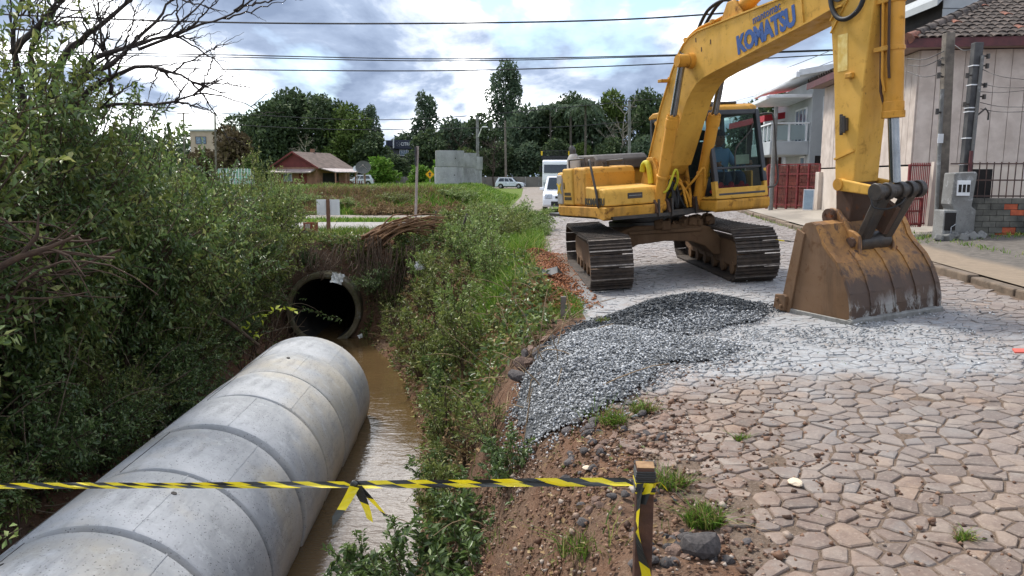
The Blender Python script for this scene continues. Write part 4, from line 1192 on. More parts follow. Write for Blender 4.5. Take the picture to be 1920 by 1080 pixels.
# bucket cylinder in front of the arm
mb = MB(); mb.tube([(4.665, 0, 4.05), (4.665, 0, 2.12)], .088, 22); mb.tube([(4.665, 0, 2.14), (4.665, 0, 2.04)], .097, 22); mb.tube([(4.665, 0, 2.05), (4.665, 0, 1.985)], .105, 22); mb.tube([(4.665, 0, 2.62), (4.665, 0, 2.66)], .098, 22); mb.tube([(4.665, 0, 3.06), (4.665, 0, 3.10)], .098, 22)
bc = mb.build('bucket_cylinder', M_YELT, ex, smooth=40, bevel=.004)
for k, (dx_, dy_) in enumerate(((-.085, -.075), (-.03, -.115), (.04, -.112))):
    mb = MB(); mb.tube([(4.665 + dx_, dy_, 3.9), (4.665 + dx_, dy_, 2.25 + .12 * k), (4.665 + dx_ * .7, dy_ * .8, 2.12 + .12 * k)], .013, 8); mb.build('steel_line', [M_RUSTY, M_YELT, M_RUSTY][k], bc, smooth=60)
for z_ in (2.64, 3.08):
    mb = MB(); mb.box((4.62, -.10, z_), (.17, .06, .045)); mb.build('line_clamp', M_YELD, bc, bevel=.006)
mb = MB(); mb.tube([(4.665, 0, 2.0), (4.70, 0, 1.36)], .052, 20); mb.build('piston_rod', M_ROD, bc, smooth=40)
# bucket link: cross tube and H-shaped black link
mb = MB(); mb.tube([(4.74, -.275, 1.285), (4.74, .275, 1.285)], .062, 22)
for yy in (-.275, -.14, .02, .14, .26):
    mb.tube([(4.74, yy - .03, 1.285), (4.74, yy + .03, 1.285)], .085, 22)
hl = mb.build('bucket_link', M_BLK, ex, smooth=40, bevel=.006)
mb = MB()
for s_ in (-1, 1):
    mb.beam((4.735, s_ * .17, 1.28), (4.44, s_ * .14, .80), .10, .13, (0, 1, 0))
mb.tube([(4.41, -.20, .775), (4.41, .20, .775)], .095, 20)
mb.build('link_arm', M_BLK, hl, smooth=40, bevel=.025)
mb = MB(); mb.beam((4.66, 0, 1.16), (4.50, 0, .90), .20, .06, (0, 1, 0)); mb.build('link_web', M_RUSTY, hl)
mb = MB(); mb.tube(cr([(4.70, -.30, 1.22), (4.74, -.31, 1.14), (4.80, -.20, 1.12), (4.82, -.06, 1.16), (4.78, .04, 1.21)]), .009, 6); mb.build('grease_hose', M_HOSE, hl, smooth=60)
# ---- bucket
outer = [(4.03, .80), (4.06, .92), (4.12, .985), (4.20, 1.0), (4.28, .97), (4.33, .89), (4.37, .79), (4.45, .70), (4.56, .60), (4.655, .46), (4.715, .31), (4.74, .17), (4.735, .04), (4.70, .0)]
side = [(3.76, .02), (4.70, .02)] + outer[::-1][1:] + [(4.03, .80)]
BW = .56
th = .03
def inner(P_, d):
    return offs(P_, -d)
mb = MB()
ou = outer + [(4.2, .0), (3.72, .01)]
inn = [(4.07, .80), (4.10, .89), (4.14, .94), (4.20, .955), (4.25, .93), (4.29, .87), (4.33, .76), (4.42, .66), (4.53, .56), (4.61, .44), (4.67, .30), (4.695, .17), (4.69, .07), (4.65, .045), (4.2, .045), (3.72, .03)]
n_ = len(ou)
for i in range(n_ - 1):
    a, b, c, d = ou[i], ou[i + 1], inn[i + 1], inn[i]
    mb.prism([a, b, c, d], -BW, BW)
buck = mb.build('bucket', M_BUCK, ex, smooth=30)
for s_ in (-1, 1):
    mb = MB(); mb.prism(side, s_ * (BW + .012) - .012, s_ * (BW + .012) + .012); sp2 = mb.build('side_plate', M_BSIDE, buck, bevel=.006)
    mb = MB(); mb.prism([(3.74, .0), (3.90, .0), (4.13, .88), (4.02, .93)], s_ * (BW + .035) - .012, s_ * (BW + .035) + .012); mb.build('side_cutter', M_BSIDE, sp2, bevel=.006)
    mb = MB(); mb.prism([(3.68, .03), (3.86, .03), (3.89, .19), (3.85, .21), (3.72, .20)], s_ * (BW + .065) - .02, s_ * (BW + .065) + .02)
    for (xx, zz) in ((3.76, .15), (3.82, .08)):
        mb.tube([(xx, s_ * (BW + .08), zz), (xx, s_ * (BW + .105), zz)], .022, 8)
    mb.build('corner_shroud', M_BSIDE, sp2, bevel=.008)
    mb = MB()
    for a, b in zip(outer[4:-1], outer[5:]):
        mb.beam((a[0], s_ * (BW - .0), a[1]), (b[0], s_ * (BW - .0), b[1]), .06, .03)
    mb.build('rim_strap', M_BUCK, buck)
    mb = MB(); mb.prism([(3.70, -.015), (4.74, -.015), (4.765, .05), (4.72, .055), (3.70, .06)], s_ * (BW + .014) - .03, s_ * (BW + .014) + .03); mb.build('heel_edge', M_EDGE, buck, bevel=.006)
    # hinge ears
    mb = MB(); mb.prism([(4.02, 1.06), (4.10, 1.12), (4.20, 1.10), (4.30, 1.0), (4.36, .90), (4.42, .885), (4.49, .84), (4.50, .76), (4.50, .64), (4.60, .53), (4.66, .42), (4.60, .42), (4.38, .70), (4.25, .92), (4.06, .92)], s_ * .225 - .022, s_ * .225 + .022); ear = mb.build('hinge_ear', M_BUCK, buck, bevel=.01)
    mb = MB(); mb.tube([(4.41, s_ * .245, .775), (4.41, s_ * .285, .775)], .055, 8); mb.tube([(4.46, s_ * .245, .67), (4.46, s_ * .28, .67)], .035, 8); mb.build('pin_bolt', M_RUSTY, ear)
    mb = MB(); mb.tube([(4.12, s_ * .245, 1.03), (4.12, s_ * .29, 1.03)], .085, 16)
    for k in range(3):
        a = k * 2.1 + .4
        mb.tube([(4.12 + math.cos(a) * .055, s_ * .285, 1.03 + math.sin(a) * .055), (4.12 + math.cos(a) * .055, s_ * .305, 1.03 + math.sin(a) * .055)], .016, 6)
    mb.build('hinge_cap', M_RUSTY, ear, smooth=40)
mb = MB(); mb.tube([(4.12, -.25, 1.03), (4.12, .25, 1.03)], .05, 16); mb.build('hinge_pin', M_RUSTY, buck, smooth=40)
mb = MB(); mb.prism([(4.70, -.014), (4.768, .0), (4.772, .06), (4.74, .075), (4.70, .06)], -BW - .04, BW + .04); mb.build('back_edge', M_EDGE, buck, bevel=.005)
mb = MB(); mb.prism([(3.60, .012), (3.74, -.004), (3.80, .0), (3.80, .045), (3.72, .045)], -BW - .02, BW + .02); mb.build('cutting_edge', M_EDGE, buck)
for yy in (-.30, 0.02, .30):
    mb = MB()
    for a, b in zip(outer[7:-1], outer[8:]):
        mb.beam((a[0], yy, a[1]), (b[0], yy, b[1]), .075, .026)
    mb.build('wear_strap', M_BUCK, buck)
# ---- operator, seated, seen through the windscreen
def skin_person(name, pts, edges, radii, m, parent):
    me = bpy.data.meshes.new(name); me.from_pydata(pts, edges, [])
    o = link(name, me, parent)
    me.materials.append(m)
    md = o.modifiers.new('skin', 'SKIN'); md.use_smooth_shade = True
    sv = me.skin_vertices[0].data
    for i, r_ in enumerate(radii):
        sv[i].radius = (r_, r_) if not isinstance(r_, tuple) else r_
    sv[0].use_root = True
    s2 = o.modifiers.new('sub', 'SUBSURF'); s2.levels = 2; s2.render_levels = 2
    return o
op = thing('person', 'person in a blue shirt sitting at the controls in the excavator cab', 'person')
op.matrix_world = ex.matrix_world @ Matrix.Translation((.58, .90, 1.37))
cloth = NT('operator clothes and skin')
sz_ = cloth.n('ShaderNodeSeparateXYZ'); cloth.link(cloth.co('Object'), sz_.inputs[0])
cc = cloth.ramp(sz_.outputs[2], [(0.0, srgb(44, 52, 72)), (.14, srgb(44, 52, 72)), (.15, srgb(112, 142, 176)), (.52, srgb(112, 142, 176)), (.525, srgb(150, 104, 78)), (1., srgb(150, 104, 78))])
for e_ in cc.node.color_ramp.elements: pass
cc.node.color_ramp.interpolation = 'CONSTANT'
cloth.set(color=cc, rough=.85)
pts = [(0, 0, .08), (.0, 0, .22), (.0, 0, .38), (.01, 0, .48), (.02, 0, .56),                 # pelvis, waist, chest, neck base, neck
       (.0, .17, .45), (.12, .22, .24), (.36, .27, .26), (.0, -.17, .45), (.12, -.22, .24), (.36, -.27, .26),     # arms to the levers
       (.02, .09, .06), (.40, .12, .12), (.46, .12, -.14), (.56, .12, -.16), (.02, -.09, .06), (.40, -.12, .12), (.46, -.12, -.14), (.56, -.12, -.16)]
edges = [(0, 1), (1, 2), (2, 3), (3, 4), (2, 5), (5, 6), (6, 7), (2, 8), (8, 9), (9, 10), (0, 11), (11, 12), (12, 13), (13, 14), (0, 15), (15, 16), (16, 17), (17, 18)]
rad = [.13, .13, (.14, .12), .075, .055, .07, .05, .032, .07, .05, .032, .085, .065, .05, .035, .085, .065, .05, .035]
skin_person('body', pts, edges, rad, cloth.m, op)
mb = MB()
M_SKIN = simple('skin', srgb(158, 112, 86), srgb(140, 96, 72), 6, .6)
head = bmesh.new(); bmesh.ops.create_uvsphere(head, u_segments=20, v_segments=14, radius=.1)
for v in head.verts:
    v.co.x *= 1.05; v.co.y *= .82; v.co.z *= 1.25
    if v.co.x > 0 and v.co.z < -.02: v.co.x += .012; v.co.y *= .88
for v in head.verts:
    if v.co.x > .09 and abs(v.co.y) < .022 and -.03 < v.co.z < .02: v.co.x += .022
me = bpy.data.meshes.new('head'); head.to_mesh(me); head.free(); me.materials.append(M_SKIN)
me.polygons.foreach_set('use_smooth', [True] * len(me.polygons))
hd = link('head', me, op, (.04, 0, .66))
mb = MB()
for s_ in (-1, 1):
    mb.tube([(.098, s_ * .035, .005), (.104, s_ * .035, .005)], .010, 8)
mb.box((.10, 0, -.062), (.012, .05, .008)); mb.build('face_features', simple('dark features', srgb(60, 36, 30)), hd)
mb = MB(); mb.lathe([(.001, .132), (.06, .124), (.09, .09), (.100, .045), (.103, .03), (.095, .03), (.001, .10)], 20); mb.box((.13, 0, .035), (.10, .12, .01)); mb.build('cap', simple('dark cap', srgb(48, 50, 60)), hd, smooth=50)
for s_ in (-1, 1):
    ha = MB(); ha.box((.385, s_ * .27, .265), (.085, .05, .07))
    for k in range(4):
        ha.tube([(.42, s_ * .27 - .02 + k * .013, .285 - .005 * k), (.445 - .003 * k, s_ * .27 - .02 + k * .013, .265), (.43, s_ * .27 - .02 + k * .013, .24)], .009, 6)
    ha.tube([(.37, s_ * .245, .28), (.40, s_ * .238, .30), (.43, s_ * .25, .30)], .010, 6)
    ha.build('hand', M_SKIN, op, smooth=60, bevel=.012)
# ================================================================== HOUSES AND FENCES ON THE RIGHT
M_BOARD = simple('pink grey boards', srgb(196, 184, 174), srgb(172, 159, 149), 3, .8, bump=.2, bscale=14, rnd=.07)
M_PLAST = simple('cream plaster', srgb(204, 192, 180), srgb(182, 169, 156), 1.2, .9, bump=.25, bscale=25)
M_MAROON = simple('maroon trim', srgb(96, 50, 52), srgb(70, 38, 40), 5, .6)
M_TILE = simple('mossy roof tile', srgb(92, 82, 76), srgb(58, 52, 48), 5, .95, bump=.6, bscale=30, rnd=.32, lo=.4, hi=.6)
M_TILER = simple('newer red roof tile', srgb(150, 96, 78), srgb(104, 78, 68), 6, .95, bump=.5, bscale=30, rnd=.2)
M_PANE = simple('window pane', srgb(120, 140, 160), srgb(70, 84, 100), 2.5, .08, spec=.8)
M_DARK = simple('dark interior', srgb(34, 32, 32), srgb(46, 42, 40), 3, .9)
M_GREYW = simple('light grey render', srgb(172, 176, 178), srgb(156, 160, 162), 1.2, .85, bump=.15, bscale=40)
M_WHITE = simple('white painted metal', srgb(228, 230, 232), srgb(208, 210, 212), 3, .5)
M_REDPT = simple('red iron paint', srgb(138, 58, 58), srgb(100, 44, 44), 8, .7, rnd=.12)
M_REDRF = simple('red sheet roof', srgb(176, 40, 52), srgb(150, 34, 46), 3, .5)
M_CPOST = concrete('weathered pole concrete', srgb(138, 138, 136), srgb(104, 104, 102), srgb(84, 82, 78))
M_BWALL = simple('blackened block wall', srgb(112, 110, 102), srgb(60, 60, 58), 2.6, .95, bump=.5, bscale=40, rnd=.14, kind='World')
M_BRICKO = simple('bare orange brick', srgb(186, 96, 66), srgb(146, 76, 56), 9, .95, bump=.4, bscale=50, rnd=.15)
M_GLAZ = glassmat('balcony glass', (.5, .56, .58), alpha=.45)
M_WOODG = simple('grey weathered wood', srgb(126, 118, 108), srgb(86, 80, 74), 5, .9, bump=.5, bscale=30)
def frame2(o, xdir, base):
    """matrix for a facade: local x along the wall, local y into the house"""
    x_ = Vector((xdir[0], xdir[1], 0)).normalized(); y_ = Vector((-x_.y, x_.x, 0))
    o.matrix_world = Matrix(((x_.x, y_.x, 0, base[0]), (x_.y, y_.y, 0, base[1]), (0, 0, 1, base[2]), (0, 0, 0, 1)))
# ---- pink boarded house
ph = thing('boarded_house', 'old pink grey house of upright boards under a dark tiled hip roof', 'house')
frame2(ph, (1, -.12), (8.46, 16.0, .55))
EV, BZ = 3.62, 1.28                    # eave and top of plaster base above the house's own ground
FL, SL = 4.6, 6.7                      # lengths of street face and side face
mb = MB(); mb.bb((.02, .02, 0), (FL, SL, EV + .3)); mb.build('core_wall', M_DARK, ph)
mb = MB(); mb.bb((-.03, -.03, -.3), (FL, .01, BZ)); mb.build('plaster_base', M_PLAST, ph)
mb = MB(); mb.bb((-.03, .012, -.3), (.015, SL, BZ - .02)); mb.bb((-.15, SL - .35, -.3), (-.03, SL, BZ - .1)); mb.build('plaster_base', M_PLAST, ph, bevel=.01)
mb = MB(); mb.bb((-.045, -.045, BZ), (FL, -.005, BZ + .02)); mb.build('drip_ledge', M_PLAST, ph)
br_ = random.Random(2)
def boards(n0, length, put, skip):
    x_ = 0.
    while x_ < length - .1:
        w_ = br_.uniform(.24, .33)
        z1 = EV
        segs = [(BZ + .022, z1)]
        if br_.random() < .25:
            zc = br_.uniform(1.9, 2.6); segs = [(BZ + .022, zc - .004), (zc + .004, z1)]
        for (za, zb) in segs:
            for (wa, wb, wz0, wz1) in skip:
                if x_ + w_ > wa and x_ < wb and zb > wz0 and za < wz1:
                    if za < wz0 - .05: put(x_, x_ + w_ - .012, za, wz0)
                    za = wz1
            if zb - za > .05: put(x_, x_ + w_ - .012, za, zb)
        x_ += w_
def put_front(a, b, za, zb):
    m_ = MB(); d_ = br_.uniform(0, .012); m_.bb((a, -.03 - d_, za), (b, .015, zb)); m_.build('wall_board', M_BOARD, ph)
def put_side(a, b, za, zb):
    m_ = MB(); d_ = br_.uniform(0, .012); m_.bb((-.03 - d_, a, za), (.015, b, zb)); m_.build('wall_board', M_BOARD, ph)
boards(0, FL, put_front, [])
wins = [(2.3, 3.0, 2.35, 3.05), (4.55, 5.05, 2.05, 3.0)]
boards(0, SL, put_side, wins)
for (a, b, z0, z1) in wins:
    m_ = MB(); m_.bb((-.045, a, z0), (-.002, a + .06, z1)); m_.bb((-.045, b - .06, z0), (-.002, b, z1)); m_.bb((-.045, a + .06, z0), (-.002, b - .06, z0 + .07)); m_.bb((-.045, a + .06, z1 - .06), (-.002, b - .06, z1)); m_.bb((-.04, (a + b) / 2 - .015, z0 + .07), (-.004, (a + b) / 2 + .015, z1 - .06)); wf = m_.build('window', M_MAROON, ph)
    m_ = MB(); m_.bb((-.02, a + .06, z0 + .07), (-.01, b - .06, z1 - .06)); m_.build('pane', M_PANE, wf)
    m_ = MB(); m_.bb((-.09, a - .04, z0 - .05), (.0, b + .04, z0)); m_.build('sill', M_MAROON, wf)
# hip roof
tanp = .46; OV = .42; EZ = EV + .02
mb = MB(); mb.bb((-OV, -OV - .03, EZ - .02), (FL + .4, -OV, EZ + .16)); mb.build('fascia', M_MAROON, ph)
mb = MB(); mb.bb((-OV - .03, -OV - .03, EZ - .02), (-OV, SL + .4, EZ + .16)); mb.build('fascia', M_MAROON, ph)
mb = MB(); mb.bb((-OV, -OV, EZ), (FL, .0, EZ + .02)); mb.bb((-OV, .0, EZ), (.0, SL + .3, EZ + .02)); mb.build('soffit', simple('soffit boards', srgb(150, 130, 122)), ph)
RG = 4.4
def rz(d): return EZ + .15 + d * tanp
mb = MB()
mb._add([(-OV, -OV, rz(0)), (FL + .4, -OV, rz(0)), (FL + .4, -OV + RG, rz(RG)), (-OV + RG, -OV + RG, rz(RG)), (-OV, SL + .4, rz(0)), (-OV + RG, SL + .4, rz(RG))], [(0, 1, 2, 3), (0, 3, 5, 4)])
roof = mb.build('roof', M_TILE, ph)
tm = MB()
TW, TL = .175, .27
for i in range(7):
    a0, a1 = math.pi * i / 7, math.pi * (i + 1) / 7
    for (h0, h1) in ((0, TL),):
        P = lambda a, y, k: (-math.cos(a) * TW * .5 * k, y, math.sin(a) * .042 * k + .005 + (.022 if y == 0 else 0))
        tm._add([P(a0, 0, 1), P(a1, 0, 1), P(a1, TL * 1.12, .86), P(a0, TL * 1.12, .86)], [(0, 1, 2, 3)])
        tm._add([P(a0, 0, 1), P(a1, 0, 1), (P(a1, 0, 1)[0] * .85, 0, P(a1, 0, 1)[2] - .014), (P(a0, 0, 1)[0] * .85, 0, P(a0, 0, 1)[2] - .014)], [(3, 2, 1, 0)])
tile_a = tm.mesh('roof_tile', M_TILE, 60); tile_b = tile_a.copy(); tile_b.materials.clear(); tile_b.materials.append(M_TILER)
sl = math.sqrt(1 + tanp * tanp)
count = 0
pit = math.atan(tanp)
for r_ in range(15):
    d_ = r_ * TL / sl
    nx_ = int(3.9 / TW)
    for c_ in range(nx_):
        x_ = -OV + TW * (c_ + .5)
        if x_ < -OV + d_ + .05 or count >= 300:
            continue
        o = link('roof_tile', tile_b if (br_.random() < .05 or (r_ < 2 and c_ < 1)) else tile_a, roof)
        o.matrix_local = Matrix.Translation((x_ + br_.uniform(-.012, .012), -OV - .04 + d_ + br_.uniform(-.015, .015), rz(d_ - .04) + .006)) @ Matrix.Rotation(pit, 4, 'X') @ Matrix.Rotation(br_.uniform(-.05, .05), 4, 'Z')
        count += 1
mb = MB()
for r_ in range(12):                            # the side slope, seen almost edge on
    d_ = r_ * TL / sl
    y_ = d_ - OV + .2
    while y_ < SL + .3:
        mb.tube([(-OV - .03 + d_, y_, rz(d_) + .02), (-OV + d_ + TL / sl, y_, rz(d_ + TL / sl) + .015)], [.10, .085], 6, False); y_ += .22
tag(mb.build('side_slope_tiles', M_TILE, roof), kind='stuff')
for k in range(16):
    d_ = k * .27
    if d_ + .3 > RG: break
    mb = MB(); mb.tube([(-OV + d_ - .03, -OV + d_ - .03, rz(d_) + .0), (-OV + d_ + .27, -OV + d_ + .27, rz(d_ + .27) + .005)], [.12, .095], 8); mb.build('hip_tile', M_TILER if k == 0 else M_TILE, roof, smooth=50)
# grey boarded attic rising behind the roof
p0 = at(1766, 34, 22.5)
gb = thing('attic_block', 'grey horizontal board attic standing behind the tiled roof', 'building', (p0.x, p0.y, 0))
mb = MB(); mb.bb((0.03, .03, .4), (2.2, 3, p0.z + 1.2)); mb.build('inner_wall', M_DARK, gb)
for k in range(22):
    z_ = .4 + k * .3
    if z_ + .3 > p0.z + 1.3: break
    mb = MB(); mb.prism([(-.0, z_), (-.03, z_), (-.005, z_ + .29), (0.02, z_ + .29)], 0, 2.2, 'x'); mb.build('siding_board', M_GREYW, gb)
mb = MB(); mb.prism([(-.3, p0.z + .3), (1.1, p0.z + 1.7), (2.5, p0.z + .6), (2.5, p0.z + .8), (1.1, p0.z + 1.9), (-.3, p0.z + .5)], -.25, 3.2, 'y'); mb.build('roof', M_GREYW, gb)
# ---- service poles, meter pillar
def vpole(name, label, base, top, r0, r1, m, n=8, cat='pole'):
    e = thing(name, label, cat, base)
    mb = MB(); d_ = Vector(top) - Vector(base); mb.tube([(0, 0, -.3), d_ * .5, d_], [r0, (r0 + r1) / 2, r1], n); mb.build('shaft', m, e, smooth=40)
    return e
zp = float(sw_z(7.95, 13.6)) + .1
b1 = at(1765, 400, 13.6); t1 = at(1779, 62, 13.6)
e = thing('service_pole', 'grey square wooden service pole in front of the boarded house', 'pole', (b1.x, b1.y, zp))
mb = MB(); mb.beam((0, 0, -.3), Vector((t1.x, t1.y, t1.z)) - Vector((b1.x, b1.y, zp)), .16, .15, (0, 1, 0)); mb.build('shaft', M_WOODG, e, bevel=.012)
d1 = (Vector((t1.x, t1.y, t1.z)) - Vector((b1.x, b1.y, zp)))
mb = MB(); mb.tube([(-.11, -.05, 0), d1 * .72 + Vector((-.10, -.05, 0))], .035, 8); mb.build('conduit', M_CPOST, e, smooth=50)
mb = MB(); mb.box(d1 * .47 + Vector((-.12, -.10, 0)), (.10, .012, .16)); mb.build('number_plate', M_WHITE, e)
for k, f in enumerate((.60, .78, .84)):
    mb = MB(); mb.tube([d1 * f + Vector((-.10, -.06, 0)), d1 * f + Vector((-.22, -.10, .02))], .018, 6); mb.tube([d1 * f + Vector((-.20, -.10, -.03)), d1 * f + Vector((-.20, -.10, .07))], .03, 8); mb.build('insulator', M_BLK, e)
b2 = at(1806, 345, 13.15); t2 = at(1833, 80, 13.15); z2 = float(sw_z(8, 13.1)) + .1
b2 = Vector((b2.x, b2.y, z2))
e = thing('service_pole', 'dark leaning service pole with straps and insulators over the meter pillar', 'pole', b2)
d2 = Vector(t2) - b2
mb = MB(); mb.beam((0, 0, -.2), d2, .15, .13, (0, 1, 0)); mb.build('shaft', simple('tarred wood', srgb(60, 60, 62), srgb(84, 84, 84), 6, .8, bump=.4, bscale=30), e, bevel=.012)
mb = MB(); mb.tube([Vector((.04, -.09, .4)), d2 * .93 + Vector((.05, -.09, 0))], .03, 8); mb.build('conduit', M_CPOST, e, smooth=50)
for f in (.36, .50, .64, .66, .78, .88):
    mb = MB(); mb.box(d2 * f, (.165, .15, .018)); mb.build('strap', M_WHITE, e)
for k, f in enumerate((.68, .72, .78, .83, .88, .93)):
    s_ = 1 if k % 3 else -1
    mb = MB(); mb.tube([d2 * f + Vector((s_ * .07, -.05, 0)), d2 * f + Vector((s_ * .18, -.07, -.01))], .014, 6); mb.tube([d2 * f + Vector((s_ * .16, -.07, -.05)), d2 * f + Vector((s_ * .16, -.07, .03))], .03, 8); mb.build('insulator', M_BLK, e)
mb = MB(); mb.tube([d2 * .62 + Vector((.08, -.06, .0)), d2 * .65 + Vector((.2, -.08, .02)), d2 * .64 + Vector((.26, -.08, -.03)), d2 * .62 + Vector((.26, -.08, -.08))], .016, 8); mb.build('cable_hood', M_BLK, e, smooth=60)
pm = at(1790, 440, 12.9)
e = thing('meter_pillar', 'rough grey concrete pillar with electricity and water meter boxes', 'meter box', (pm.x, 12.9, float(sw_z(pm.x, 12.9))))
H_ = at(1790, 322, 12.9).z - e.location.z
mb = MB(); mb.prism([(-.10, -.2), (.24, -.2), (.25, .50), (.17, .56), (.22, H_ - .03), (.19, H_), (-.17, H_ - .02), (-.19, .60), (-.14, .52)], -.14, .18); mb.build('pillar', M_CPOST, e, bevel=.02, seg=2)
mb = MB(); mb.bb((-.12, -.165, .74), (.10, -.13, 1.0)); mx_ = mb.build('meter_window', M_WHITE, e, bevel=.006)
for k in range(3):
    mb = MB(); mb.bb((-.10 + k * .07, -.171, .80), (-.05 + k * .07, -.160, .93)); mb.build('meter_pane', M_DARK, mx_)
mb = MB(); mb.bb((-.34, -.22, -.1), (-.115, .1, .50)); mb.build('lower_box', M_CPOST, e, bevel=.015)
mb = MB(); mb.bb((-.32, -.235, .16), (-.14, -.222, .46)); mb.build('meter_door', M_DARK, e)
mb = MB(); mb.tube([(-.23, -.27, -.06), (-.23, -.27, .22), (-.15, -.27, .27)], .013, 8); mb.build('tap_pipe', M_ROD, e, smooth=60)
rr = random.Random(6)
mb = MB()
for k in range(9):
    x_ = pm.x - .38 + k * .085
    mb.box((x_, 12.64 + rr.uniform(-.06, .05), float(sw_z(x_, 12.6)) + .05), (rr.uniform(.10, .17), .14, rr.uniform(.09, .14)), Matrix.Rotation(rr.uniform(0, 3), 3, (rr.random(), rr.random(), 1)))
tag(mb.build('loose_rubble', M_CPOST, None, bevel=.025), 'loose rubble heaped at the foot of the meter pillar', kind='stuff')
# ---- block wall with iron railing
w0 = at(1815, 430, 12.95); w1 = Vector((w0.x + 2.2, 12.75, 0))
zw = float(sw_z(w0.x, 12.9)) - .02
bw = thing('block_wall', 'low blackened block wall with patches of bare orange brick', 'wall')
frame2(bw, (w1.x - w0.x, w1.y - w0.y), (w0.x, 12.95, zw))
WH = at(1860, 371, 12.9).z - zw
rows = 7; bh = WH / rows
mb = MB(); mb.bb((0.01, .02, -.2), (2.2, .14, WH - .01)); mb.build('mortar_core', simple('dark mortar', srgb(58, 56, 52), srgb(44, 42, 40), 9, .95), bw)
for r_ in range(rows):
    x_ = -.11 * (r_ % 2)
    while x_ < 2.2:
        a, b = max(0, x_), min(2.2, x_ + .225)
        if b - a > .03:
            orange = (r_ in (4, 5) and .40 < a < .95 and br_.random() < .8 and not (r_ == 4 and a < .65)) or (r_ < 2 and .35 < a < .85 - .1 * r_)
            dp = br_.uniform(0, .01) + (0 if not orange else -.012)
            m_ = MB(); m_.bb((a, -dp, r_ * bh + .003), (b - .008, .03, (r_ + 1) * bh - .005)); m_.build('brick', M_BRICKO if orange else M_BWALL, bw)
        x_ += .225
fe = thing('iron_railing', 'thin dark iron railing standing on the block wall', 'fence')
frame2(fe, (w1.x - w0.x, w1.y - w0.y), (w0.x - .35, 13.03, zw + WH))
FH = at(1860, 307, 12.9).z - (zw + WH)
M_IRON = simple('rusty dark iron', srgb(62, 50, 48), srgb(88, 66, 58), 9, .7)
k = 0
for x_ in np.arange(.36, 2.5, .118):
    mb = MB(); mb.bb((x_ - .007, -.007, .0), (x_ + .007, .007, FH + .03)); mb.build('bar', M_IRON, fe)
for z_ in (.03, FH * .52, FH):
    mb = MB(); mb.bb((.0, -.012, z_ - .012), (2.5, .012, z_ + .012)); mb.build('rail', M_IRON, fe)
for x_ in (.32, 1.32):
    mb = MB(); mb.bb((x_ - .022, -.022, -.1), (x_ + .022, .022, FH + .22)); mb.build('post', M_MAROON, fe)
mb = MB(); mb.bb((.45, .3, -.3), (.85, .36, FH * .85)); mb.build('house_door', M_DARK, ph).matrix_parent_inverse = Matrix.Identity(4)
bpy.data.objects['house_door'].matrix_world = fe.matrix_world
# ---- red barred gates
def bar_gate(label, xa, xb, yt, yb, Y, nb, mesh_plate=False):
    a, b = at(xa, yb, Y), at(xb, yb, Y); h = at(xa, yt, Y).z - a.z
    e = thing('barred_gate', label, 'gate'); frame2(e, (b.x - a.x, .05), (a.x, Y, a.z)); w_ = (b - a).length
    for k in range(nb + 1):
        x_ = w_ * k / nb
        t_ = .014 if 0 < k < nb else .035
        mb = MB(); mb.bb((x_ - t_ / 2, -t_ / 2, 0), (x_ + t_ / 2, t_ / 2, h + (.03 if t_ < .02 else 0))); mb.build('bar' if 0 < k < nb else 'gate_post', M_REDPT, e)
    for z_ in (.05, h * .55, h - .02):
        mb = MB(); mb.bb((0, -.016, z_ - .014), (w_, .016, z_ + .014)); mb.build('rail', M_REDPT, e)
    return e
bar_gate('tall maroon barred gate beside the boarded house', 1697, 1757, 308, 424, 14.3, 17)
bar_gate('short maroon barred gate in front of the tall gate', 1692, 1727, 371, 426, 13.9, 9)
bar_gate('narrow maroon barred panel beside the service poles', 1752, 1768, 312, 424, 13.75, 4)
mb = MB(); mb.bb((-.05, -.05, 0), (.05, .05, 1.2)); mb.build('core', M_PLAST)
o = bpy.data.objects['core']; o.name = 'plaster_post'; c_ = at(1741, 424, 14.15); o.location = c_; o.rotation_euler = (0, .03, 0)
tag(o, 'slim cream plaster post behind the short maroon gate', 'post')
# ---- red framed mesh fence with a brick wall behind, blue panel
a, b = at(1437, 388, 24.5), at(1533, 396, 22.6)
rf_ = thing('mesh_fence', 'red framed mesh fence in front of a brick wall', 'fence'); frame2(rf_, (b.x - a.x, b.y - a.y), (a.x, a.y, a.z)); w_ = (b - a).length; h_ = at(1437, 309, 24.5).z - a.z
for k in range(6):
    x_ = w_ * k / 5
    mb = MB(); mb.bb((x_ - .03, -.03, -.1), (x_ + .03, .03, h_)); mb.build('post', M_REDPT, rf_)
for z_ in (.1, h_ * .5, h_ * .78, h_):
    mb = MB(); mb.bb((0, -.02, z_ - .02), (w_, .02, z_ + .02)); mb.build('rail', M_REDPT, rf_)
mb = MB()
for k in range(34):
    x_ = w_ * (k + .5) / 34; mb.bb((x_ - .004, -.004, .1), (x_ + .004, .004, h_))
for k in range(14):
    z_ = .1 + h_ * .06 * k; mb.bb((0, -.005, z_), (w_, .005, z_ + .006))
tag(mb.build('wire_mesh', M_REDPT, rf_), kind='stuff')
wb = thing('brick_wall', 'brown brick wall behind the red mesh fence', 'wall'); wb.matrix_world = rf_.matrix_world @ Matrix.Translation((0, .35, 0))
mb = MB(); mb.bb((-.5, .03, -.2), (w_ + .3, .2, h_ * .98)); mb.build('mortar_core', simple('mortar', srgb(120, 104, 94)), wb)
for r_ in range(13):
    hh = h_ * .98 / 13
    x_ = -.5 - .2 * (r_ % 2)
    while x_ < w_ + .1:
        m_ = MB(); m_.bb((max(-.5, x_), br_.uniform(-.008, .006), r_ * hh), (x_ + .385, .04, (r_ + 1) * hh - .014)); m_.build('brick', M_BRICKB if 'M_BRICKB' in globals() else M_BRICKO, wb); x_ += .4
